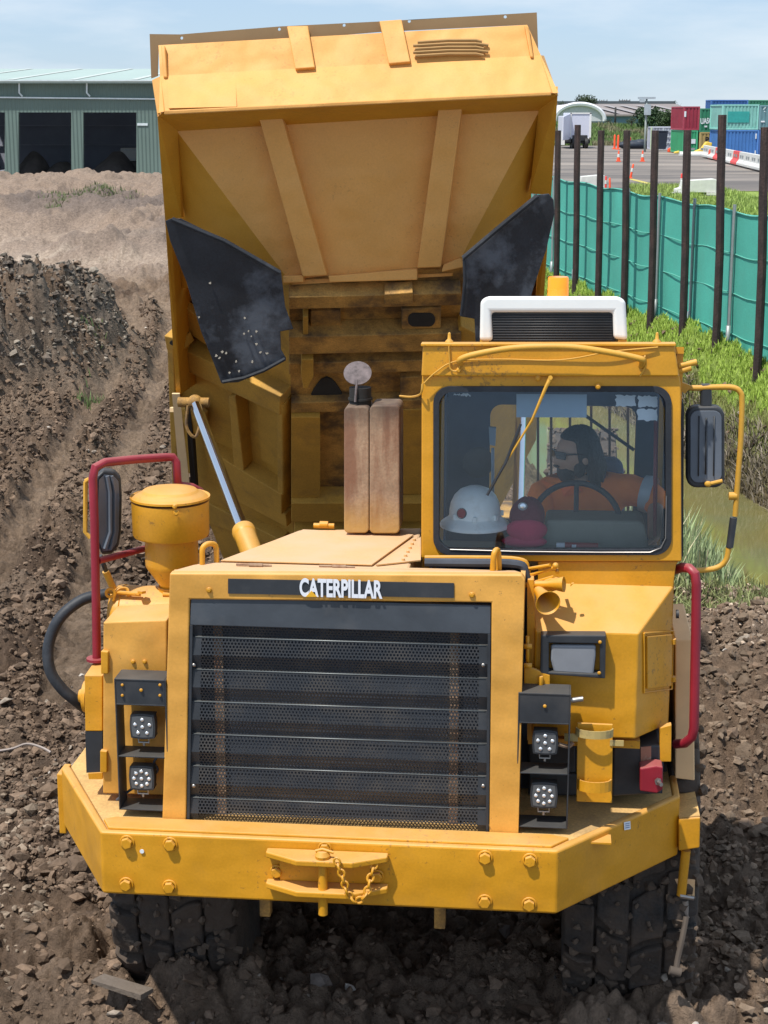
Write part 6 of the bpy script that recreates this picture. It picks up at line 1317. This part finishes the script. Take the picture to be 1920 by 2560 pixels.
m=MB(); m.box((c3[1]*.5,-.02,c3[2]*.42),(c3[1]*.85,.015,c3[2]*.62)); obj('label_plate',m,stickw,c3[0])
c4=container(1749,1787,330.5,380,CY,(.42,.30,.11),'tan container with a dark mark below the green one',1)
textmesh('lettering','P',.55,solid('black_letter',(.02,.02,.02)),c4[0],face_matrix(V(c4[1]*.47,.0,c4[2]*.62),(1,0,0),(0,0,1)),bold=.03)
m=MB(); m.box((c4[1]*.42,-.02,c4[2]*.15),(c4[1]*.5,.015,c4[2]*.5)); obj('dark_mark',m,MATS['black_letter'],c4[0])
c5=container(1806,1896,261,324,CY-6,(.22,.50,.44),'pale turquoise container with a darker painted panel',0,L_=5)
m=MB(); m.box((c5[1]*.16,-.02,c5[2]*.28),(c5[1]*.74,.012,c5[2]*.72)); obj('painted_panel',m,solid('teal_panel',(.03,.33,.30),var=.12),c5[0])
c6=container(1805,1895,325,398,CY-6,(.06,.19,.48),'blue container at the bottom of the stack, beside the barriers',0,L_=5)
m=MB(); m.box((c6[1]*.90,-.02,c6[2]*.7),(c6[1]*.93,.012,c6[2]*.88)); m.box((c6[1]*.90,-.02,c6[2]*.15),(c6[1]*.93,.012,c6[2]*.3)); obj('label_plate',m,stickw,c6[0])
c7=container(1898,1985,263,324,CY-6,(.14,.27,.30),'grey blue container at the right photo edge, upper row',0,L_=5)
textmesh('lettering','6',.7,solid('pale_mark',(.45,.55,.55)),c7[0],face_matrix(V(.45,.0,c7[2]*.78),(1,0,0),(0,0,1)),bold=.02)
m=MB(); m.box((.2,-.02,c7[2]*.3),(.5,.012,c7[2]*.36)); m.box((.9,-.02,c7[2]*.75),(1.2,.012,c7[2]*.8)); obj('white_mark',m,stickw,c7[0])
c8=container(1898,1985,325,400,CY-6,(.03,.09,.28),'dark blue container at the right photo edge, lower row',0,L_=5)
c9=container(1777,1868,249.5,312,CY+8,(.04,.13,.36),'deep blue container standing behind, only its top visible',-1,L_=2.4)
c10=container(1870,1980,250,312,CY+10,(.04,.22,.13),'green container behind the turquoise one, only its top visible',0,L_=2.4)
c11=container(1630,1707,317,374,CY+18,(.42,.44,.50),'pale grey container left of the red one, with ladder',0,L_=2.6,group=None)
m=MB()
for x_ in (.36,.62): m.box((c11[1]*x_,-.06,.15),(c11[1]*x_+.06,-.0,c11[2]*.95))
for z_ in (.3,.55,.8): m.box((c11[1]*.36,-.06,c11[2]*z_),(c11[1]*.64,-.01,c11[2]*z_+.05))
obj('ladder',m,gut,c11[0])
m=MB(); m.box((-.12,-.1,0),(.02,.0,c11[2])); obj('edge_post',m,solid('pale_lime',(.55,.65,.45)),c11[0])
# wheelie bin
def yz(px,py,z=YZ): return WZ(px,py,z)
p=yz(1651,376)
m=MB(); m.add([V(-.28,-.3,.08),V(.28,-.3,.08),V(.28,.3,.08),V(-.28,.3,.08),V(-.36,-.38,1.1),V(.36,-.38,1.1),V(.36,.38,1.1),V(-.36,.38,1.1)],[(3,2,1,0),(0,1,5,4),(1,2,6,5),(2,3,7,6),(3,0,4,7),(4,5,6,7)]); m.v=[(x*1.5,y*1.5,z*1.5) for x,y,z in m.v]
bn=obj('wheelie_bin',m,solid('bin_blue',(.02,.03,.05)),None,loc=p,bevel=.03); tag(bn,'dark wheelie bin in front of the pale grey container','bin')
m=MB(); m.box((-.58,-.6,1.66),(.58,.6,1.76)); obj('lid',m,solid('bin_blue',(.02,.03,.05)),bn,bevel=.02)
# trailer
ty_=165; a=WY(1407,380,ty_); 
trl=empty('box_trailer',(a.x,ty_,YZ),0,'white box trailer parked on the yard before the grass bank','trailer')
def tp_(px,py): q=WY(px,py,ty_); return V(q.x-a.x,0,q.z-YZ)
x0_,x1_=tp_(1427,300).x,tp_(1477,300).x; zt2,zb2=tp_(1427,282).z,tp_(1427,347).z
whb=solid('trailer_white',(.62,.64,.74),rough=.4,var=.04)
m=MB(); m.box((x0_,0,zb2),(x1_,7,zt2)); m.prism([V(tp_(1408,0).x,-3.0,zt2-.35),V(x0_-.02,-.02,zt2-.05),V(x0_-.02,-.02,zb2-.1),V(tp_(1408,0).x,-3.0,zb2-.1)],(-.08,0.1,0)); m.box((x0_-.5,.02,zb2),(x0_-.01,7,zt2-.3)); obj('box_body',m,whb,trl,bevel=.05)
m=MB(); m.box((x0_-.1,-.06,zb2-.02),(x1_+.05,-.001,zb2+.12)); m.box((x0_-.1,-.06,zt2-.1),(x1_+.05,-.001,zt2+.02)); m.box((x1_-.12,-.06,zb2),(x1_+.05,-.001,zt2)); m.box((x0_-.06,-.06,zb2),(x0_+.06,-.001,zt2)); obj('frame',m,whitep,trl)
m=MB(); m.box((x0_-.5,.3,zb2-.45),(x1_,6.8,zb2-.03)); m.box((x0_-1.1,-.6,.6),(x0_,.3,.9)); m.box((x0_+.2,-.1,.75),(x1_-.3,0.3,1.25)); obj('chassis',m,blk,trl)
for dx in (.15,.8):
    for yy in (2.2,3.6):
        m=MB(); xw=x0_+(x1_-x0_)*dx; m.lathe([(0,-.14),(.3,-.14),(.48,-.15),(.5,0),(.48,.15),(0,.15)],(0,0,0),(1,0,0),20); wh=obj('wheel',m,solid('tyre_black',(.02,.02,.02)),trl,loc=(xw,yy-2.3,.5))
m=MB(); m.box((x0_-1.0,-.7,.35),(x0_-.6,-.5,1.6)); obj('landing_leg',m,whitep,trl)
# dome shelter
dy=240; dp0=WY(1380,303,dy); dp1=WY(1511,303,dy); cxd=(WY(1450,260,dy).x); rd_=dp1.x-cxd; hd2=WY(1450,260,dy).z-dp1.z
dm_=empty('dome_shelter',(cxd,dy,dp1.z),0,'white arched fabric shelter in the far background','shelter')
wdm=solid('shelter_white',(.70,.71,.76),rough=.6,var=.03)
def arch(k,sc_=1.): t_=math.pi*k/28; return V(math.cos(t_)*rd_*sc_*(1+.0),0,math.sin(t_)**.9*hd2*sc_)
m=MB()
for k in range(28):
    a_,b_=arch(k),arch(k+1); m.add([a_,b_,b_+V(0,22,0),a_+V(0,22,0)],[(0,1,2,3)],True)
obj('fabric_roof',m,wdm,dm_); m=MB(); m.prism([arch(k,.94) for k in range(29)],(0,.05,0)); m.v=[(x,y+.15,z) for x,y,z in m.v]; obj('end_wall',m,solid('shelter_shade',(.55,.56,.60),rough=.7),dm_)
m=MB(); m.tube([arch(k)+V(0,-.05,0) for k in range(29)],.3,6); obj('arch_frame',m,wdm,dm_)
# long warehouse
wy=300; w0=WY(1330,290,wy); w1=WY(1745,290,wy); wz=WY(1500,304,wy).z
wh_=empty('warehouse',(w0.x,wy,wz),0,'long low warehouse with grey brown roof on the horizon','building')
ww=w1.x-w0.x; ze=WY(1500,286,wy).z-wz; zr_=WY(1500,259.5,wy+30).z-wz
m=MB(); m.box((0,0,-3),(ww,.5,ze)); obj('wall',m,solid('warehouse_blue',(.13,.22,.30),rough=.8,var=.1),wh_)
m=MB(); m.add([V(-1,-.6,ze),V(ww+1,-.6,ze),V(ww+1,30,zr_),V(-1,30,zr_),V(-1,-.6,ze-.3),V(ww+1,-.6,ze-.3),V(ww+1,30,zr_-.3),V(-1,30,zr_-.3)],[(0,1,2,3),(7,6,5,4),(0,4,5,1),(1,5,6,2),(2,6,7,3),(3,7,4,0)]); rfw=obj('roof',m,solid('warehouse_roof',(.24,.21,.20),rough=.8,var=.12,vscale=.05),wh_)
for k in range(9):
    u=.08+.105*k; x_=ww*u; m=MB(); m.add([V(x_,.2,ze+(zr_-ze)*.1+.12),V(x_+.9,.2,ze+(zr_-ze)*.1+.12),V(x_+.9-2.4,22,ze+(zr_-ze)*.8+.12),V(x_-2.4,22,ze+(zr_-ze)*.8+.12)],[(0,1,2,3)]); obj('skylight',m,solid('pale_sheet',(.31,.285,.28)),rfw)
m=MB(); m.box((-1,29.8,zr_-.05),(ww+1,30.6,zr_+.5)); obj('ridge_cap',m,solid('ridge_dark',(.08,.10,.11)),rfw)
# houses roof of reddish tone near the containers
hp_=WY(1742,287,260); m=MB(); m.add([V(-2.6,0,-.6),V(2.6,0,-.6),V(2.6,8,-.6),V(-2.6,8,-.6),V(-1.5,4,.6),V(1.5,4,.6)],[(0,1,5,4),(1,2,5),(2,3,4,5),(3,0,4)]); 
hs=empty('house',(hp_.x,260,hp_.z-2.6),0,'far house with pinkish red roof behind the containers','house'); o=obj('roof',m,solid('roof_tile_red',(.34,.17,.15)),hs,loc=(0,0,2.6)); m=MB(); m.box((-2.3,.4,-2),(2.3,7.6,2.0)); obj('wall',m,whitep,hs)
# green bank in front of the warehouse
grm=solid('far_grass',(.13,.18,.055),rough=.95,var=.35,vscale=.5,stain=.6,staincol=(.16,.15,.09,1),stscale=.35,bump=.6,bscale=2)
m=MB(); nx,ny=120,30; vs=[]; bx_=WY(1300,372,182); ex_=WY(1715,372,182)
for j in range(ny+1):
    for i in range(nx+1):
        u=i/nx; v_=j/ny; x=bx_.x+(ex_.x-bx_.x)*u; y=180+70*v_; z=YZ-.1+ss(0,.5,np.array([v_+.0]))[0]*2.2*(1-.25*u)+.5*(float(vn(np.array([x*.5]),np.array([y*.3]),4)[0])-.5)*min(1,v_*8)
        vs.append((x,y,float(z)))
m.add(vs,[(j*(nx+1)+i,j*(nx+1)+i+1,(j+1)*(nx+1)+i+1,(j+1)*(nx+1)+i) for j in range(ny) for i in range(nx)],True); gb_=obj('hill',m,grm,None,kind='structure',recalc=False); gb_['label']='low grassy rise behind the yard'
n=22000; u=nr.random(n); v_=nr.random(n)**1.4*.5; X=bx_.x+(ex_.x-bx_.x)*u; Y=180+70*v_; Z=YZ-.1+ss(0,.5,v_)*2.2*(1-.25*u); c=np.where(fbm(X*.3,Y*.15,3,9)[:,None]>.52,np.array((.21,.20,.11)),np.array((.13,.20,.06)))*(.6+.8*nr.random((n,1)))
blades('rough_grass',X,Y,Z,.3+.5*nr.random(n),np.full(n,.07),c,leafm,'rough long grass on the low rise behind the yard')
# trees and bushes made of leaf clumps
def tree(px,py_top,py_base,Y,wpx,label,kind='tree',trunk=True,col=(.05,.075,.035),n=1500,z0=None,seed=0,cat='tree',group=None):
    base=WY(px,py_base,Y); tz=WY(px,py_top,Y).z; Wd=wpx/FPX*Y/2; Hh=tz-base.z; r2=np.random.default_rng(seed+5)
    root=empty(kind,(base.x,Y,base.z),0,label,cat,group)
    zc=Hh*(.62 if trunk else .45); rz_=Hh-zc
    if trunk or True:
        m=MB(); m.tube([V(0,0,-1.2),V(.05*Wd,0,zc*.5),V(-.03*Wd,0,zc*1.1)],.1,8,rad=[.05*Wd+.08,.04*Wd+.05,.03])
        for k in range(6):
            a_=k*1.1+seed; m.tube([V(0,0,zc*(.35+.08*k)),V(math.cos(a_)*Wd*.35,math.sin(a_)*Wd*.3,zc*(.6+.1*k)),V(math.cos(a_)*Wd*.65,math.sin(a_)*Wd*.5,zc*(.75+.12*k))],.04,5,rad=[.03*Wd,.02*Wd,.01])
        obj('trunk',m,solid('bark',(.09,.065,.05),rough=.9),root)
    ncl=26; cl=r2.normal(0,1,(ncl,3)); cl/=np.linalg.norm(cl,axis=1)[:,None]; cl*=r2.random((ncl,1))**.4*np.array([[Wd*.78,Wd*.6,rz_*.72]]); cs=r2.uniform(.16,.38,ncl)*Wd; ct=r2.uniform(.6,1.35,ncl)
    i=r2.integers(0,ncl,n); d=r2.normal(0,1,(n,3)); d/=np.linalg.norm(d,axis=1)[:,None]; P=cl[i]+d*cs[i][:,None]*(r2.random((n,1))**.35); P[:,2]=P[:,2]*1+zc
    P[:,2]=np.maximum(P[:,2],.05)
    s=cs[i]*.16+.02*Wd; A=r2.normal(0,1,(n,3)); A/=np.linalg.norm(A,axis=1)[:,None]; Bv=np.cross(A,r2.normal(0,1,(n,3))); Bv/=np.linalg.norm(Bv,axis=1)[:,None]
    Vv=np.stack([P-A*s[:,None],P+Bv*s[:,None]*.6,P+A*s[:,None],P-Bv*s[:,None]*.6],1).reshape(-1,3); F=np.arange(4*n).reshape(-1,4)
    cc_=np.array(col)*(ct[i][:,None])*(.8+.4*r2.random((n,1))); o=npmesh('crown',Vv,F,leafm,False,np.repeat(cc_,4,0)); o.parent=root; return root
tree(1462,234,300,330,60,'dark tree above the dome shelter roof',seed=1,n=2200)
tree(1690,246,300,330,38,'small dark tree on the horizon near the red container',seed=2,n=900)
tree(1398,246,300,310,40,'dark tree half hidden behind the raised truck body',seed=9,n=700)
tree(1625,260,322,205,92,'big round green bush beside the light pole','bush',False,(.045,.085,.035),n=2600,seed=3,cat='bush')
tree(1668,276,322,200,70,'green bush right of the big round one','bush',False,(.06,.10,.04),n=1800,seed=4,cat='bush')
tree(1521,293,310,215,24,'small dark bush at the end of the dome shelter','bush',False,(.05,.08,.035),n=500,seed=6,cat='bush')
tree(1578,289,312,208,34,'low bush left of the big round bush','bush',False,(.08,.11,.05),n=600,seed=7,cat='bush')
tree(1700,290,325,190,50,'olive bush just behind the pale grey container','bush',False,(.11,.11,.07),n=1300,seed=8,cat='bush')
# poles
def upole(px,py_top,py_base,Y,label,arms=True,col=(.12,.10,.09),r_=.12,cat='power pole'):
    b=WY(px,py_base,Y); tz=WY(px,py_top,Y).z; root=empty('utility_pole',(b.x,Y,b.z-1),0,label,cat,)
    pm_=solid('pole_%d'%int(col[0]*100),col,rough=.8); m=MB(); m.cyl((0,0,0),(0,0,tz-b.z+1),r_,r_*.8,n=8); obj('shaft',m,pm_,root)
    if arms: 
        m=MB(); m.box((-1.1,-.08,tz-b.z+.7),(1.1,.08,tz-b.z+.85)); 
        for x_ in (-1,-.4,.4,1): m.cyl((x_,0,tz-b.z+.85),(x_,0,tz-b.z+1.1),.06,n=6)
        obj('crossarm',m,pm_,root)
    return root,tz-b.z+1
upole(1503,250,300,330,'thin power pole on the skyline above the dome shelter'); upole(1560,249,300,330,'thin power pole on the skyline left of the light pole')
upole(1538,268,300,235,'short dark pole in front of the warehouse wall',False,(.03,.03,.03),.16)
upole(1631,256,300,330,'thin post on the skyline right of the light pole',False)
lp,lh=upole(1612,246,380,150,'tall pale light pole in the yard with lamp heads',False,(.33,.38,.36),.11,'light pole')
m=MB(); m.box((-.75,-.2,lh-.05),(.75,.2,lh+.12)); m.box((-.6,-.3,lh-.32),(-.2,.1,lh-.06)); obj('lamp_head',m,solid('lamp_grey',(.40,.46,.50)),lp); m=MB(); m.box((-.2,-.35,lh-1.4),(.35,-.1,lh-.5)); obj('transformer',m,solid('lamp_grey',(.40,.46,.50)),lp)
# cones, bollards, barriers
om=solid('cone_orange',(.95,.10,.03),rough=.6); wm_=solid('barrier_white',(.66,.66,.62),rough=.5,var=.1,stain=.5,staincol=(.5,.48,.42,1)); rm_=solid('barrier_red',(.75,.06,.05),rough=.5,var=.1); ylm=solid('barrier_yellow',(.80,.55,.08),rough=.5)
def cone(px,py,h,label,z=YZ):
    p=WZ(px,py,z); root=empty('traffic_cone',p,0,label,'cone','traffic cones on the yard'); m=MB(); m.box((-.22*h,-.22*h,0),(.22*h,.22*h,.05)); m.lathe([(.17*h,.05),(.06*h,.96*h),(.045*h,h),(0,h)],(0,0,0),(0,0,1),16); obj('cone_body',m,om,root)
    m=MB(); m.lathe([(.128*h+.01,.40*h),(.086*h+.01,.70*h)],(0,0,0),(0,0,1),16); obj('reflective_band',m,wm_,root)
cone(1546,404,.75,'left one of two cones standing in mid yard'); cone(1606,404,.75,'right one of two cones standing in mid yard')
def bollard(px,py,h,label,mm,band=True,lean_=0,z=YZ):
    p=WZ(px,py,z); root=empty('bollard',p,0,label,'bollard'); root.rotation_euler=(0,lean_,0); s_=h; m=MB(); m.lathe([(.16*s_,0),(.16*s_,.05*s_),(.075*s_,.09*s_),(.065*s_,.93*s_),(.05*s_,.97*s_),(0,s_)],(0,0,0),(0,0,1),16); obj('post',m,mm,root)
    if band: m=MB(); m.lathe([(.085*s_,.45*s_),(.08*s_,.70*s_)],(0,0,0),(0,0,1),16); obj('reflective_band',m,wm_,root)
bollard(1576,446,.75,'leaning orange bollard at the start of the yellow line',om,True,.18)
bollard(1703,474,.70,'red and white bollard right of the yellow line end',rm_)
bollard(1514,476,.62,'red and white bollard just behind the fence',rm_); bollard(1525,480,.60,'orange bollard with round top beside the red one behind the fence',om,False,-.05)
bollard(1456,472,.42,'short red bollard top seen above the fence, far left',rm_,False)
for i,(x_,y_,l_) in enumerate(((1536,373,'left of two orange bollards by the grass edge'),(1545,374,'right of two orange bollards by the grass edge'),(1575,372,'red striped bollard beside the dark bundle at the grass edge'),(1620,372,'thin orange bollard left of the pale grey container'))): bollard(x_,y_,1.35 if i<2 else 1.1,l_,om if i!=2 else rm_,i>=2)
m=MB(); m.ell((0,0,.35),1.6,.6,.45,n=16,m=8); m.ell((.6,0,.5),.8,.5,.4,n=12,m=8); o=obj('bundle',m,solid('bin_blue',(.02,.03,.05)),None,loc=WZ(1585,372,YZ)); tag(o,'dark bundle lying at the grass edge of the yard','bundle')
def barrier(p,rz,mm,label,L_=2.0,Hh=.9,mesh=None,group='water filled barriers in front of the containers'):
    root=empty('road_barrier',p,rz,label,'barrier',group); m=MB()
    prof=[(-.28,0),(.28,0),(.28,.14),(.12,.34),(.09,Hh),(-.09,Hh),(-.12,.34),(-.28,.14)]
    m.prism([V(-L_/2,y,z) for y,z in prof],(L_*.96,0,0)); obj('shell',m,mm,root,bevel=.02)
    m=MB(); 
    for k in range(2): m.box((-L_*.3+k*L_*.35,-.13,.45),(-L_*.1+k*L_*.35,-.115,.62))
    obj('slot',m,galv,root); return root
lab=['first barrier, by the tan container','second barrier from the tan container','third barrier from the tan container','barrier just right of the red white one','barrier left of the low red one','low red barrier in the row','barrier next right of the low red one','barrier below the blue container centre','barrier below the blue container right part','barrier left of the nearest dark pole','barrier behind the nearest dark pole','last barrier at the photo right edge']
for i in range(12):
    u=i/11; px=1768+u*165; py=392+u*40+6*math.sin(i*1.7)*0; p=WZ(px,py,YZ+.1); 
    q=WZ(1768+(u+.09)*165,392+(u+.09)*40,YZ+.1); rz_=math.atan2(q.y-p.y,q.x-p.x)
    barrier(p,rz_,rm_ if i in(2,5) else wm_,('red ' if i in (2,5) else 'white ')+lab[i],L_=(q-p).length*.98,Hh=.82)
barrier(WZ(1745,390,YZ),.1,wm_,'white barrier lying low beside the bright green container',L_=3,Hh=.35)
def tarp(px,py,mm,label,w_=1.5,h_=1.6,nm='folded_barrier',cat='barrier'):
    m=MB(); m.prism([V(-w_/2,0,0),V(w_/2,0,0),V(w_*.55,0,h_*.9),V(w_*.2,0,h_),V(-w_*.1,0,h_*.5),V(-w_*.5,0,h_*.3)],(0,.6,0)); o=obj(nm,m,mm,None,loc=WZ(px,py,YZ),bevel=.06); tag(o,label,cat); return o
tarp(1757,389,ylm,'yellow tipped barrier in front of the tan container',1.3,1.1); tarp(1688,381,om,'orange red tipped barriers left of the bright green container',1.2,1.0); tarp(1700,384,ylm,'small yellow tipped barrier beside the orange red one',.9,.45)
m=MB(); m.box((-.42,-.3,0),(.42,.3,.6)); m.ell((0,0,.6),.45,.32,.22,n=16,m=8); o=obj('road_barrier',m,om,None,loc=WZ(1786,398,YZ),bevel=.05); tag(o,'round topped orange barrier left of the tallest dark pole','barrier')
# white barrier blocks lying near the fence
for (x0_,x1_,y_,l_) in ((1697,1782,489,'long white barrier on the yard verge, right of the yellow line'),(1452,1500,476,'white barrier seen just above the fence top, left part')):
    a=WZ(x0_,y_,YZ-.0); b=WZ(x1_,y_-2,YZ-.0); c=(a+b)/2; L_=(b-a).length; root=empty('road_barrier',c,0,l_,'barrier'); m=MB(); m.prism([V(-L_/2,0,.1),V(L_/2,0,.1),V(L_/2,0,.62),V(L_*.42,0,.66),V(-L_*.34,0,.58),V(-L_*.38,0,.3),V(-L_/2,0,.25)],(0,.5,0)); obj('shell',m,wm_,root,bevel=.03); m=MB(); m.box((-L_/2-.1,-.1,0),(-L_/2+.4,.6,.099)); m.box((L_/2-.4,-.1,0),(L_/2+.1,.6,.099)); obj('foot',m,wm_,root)
# timber offcut and white pipe pieces by the left wheel
m=MB(); m.add([V(-.16,-.03,0),V(.15,-.06,.0),V(.17,.02,.01),V(-.14,.05,0),V(-.16,-.03,.02),V(.15,-.06,.03),V(.17,.02,.03),V(-.14,.05,.02)],[(3,2,1,0),(4,5,6,7),(0,1,5,4),(1,2,6,5),(2,3,7,6),(3,0,4,7)]); p=WZ(305,2470,.05); o=obj('timber_offcut',m,solid('wet_timber',(.14,.11,.085),rough=.7,bump=.4),None,loc=p); o.rotation_euler=(0,0,-.45); tag(o,'flat wet timber offcut in the mud by the left tyre','timber')
p0=WZ(0,1885,.08); m=MB(); m.tube(smooth([V(-.2,0,0),V(.05,.03,.02),V(.16,.08,.04),V(.26,.07,.02),V(.33,.03,0)],5),.009,6); o=obj('cable',m,solid('dusty_cable',(.30,.25,.22)),None,loc=p0); tag(o,'dusty cable half buried in the mud left of the bumper','cable')
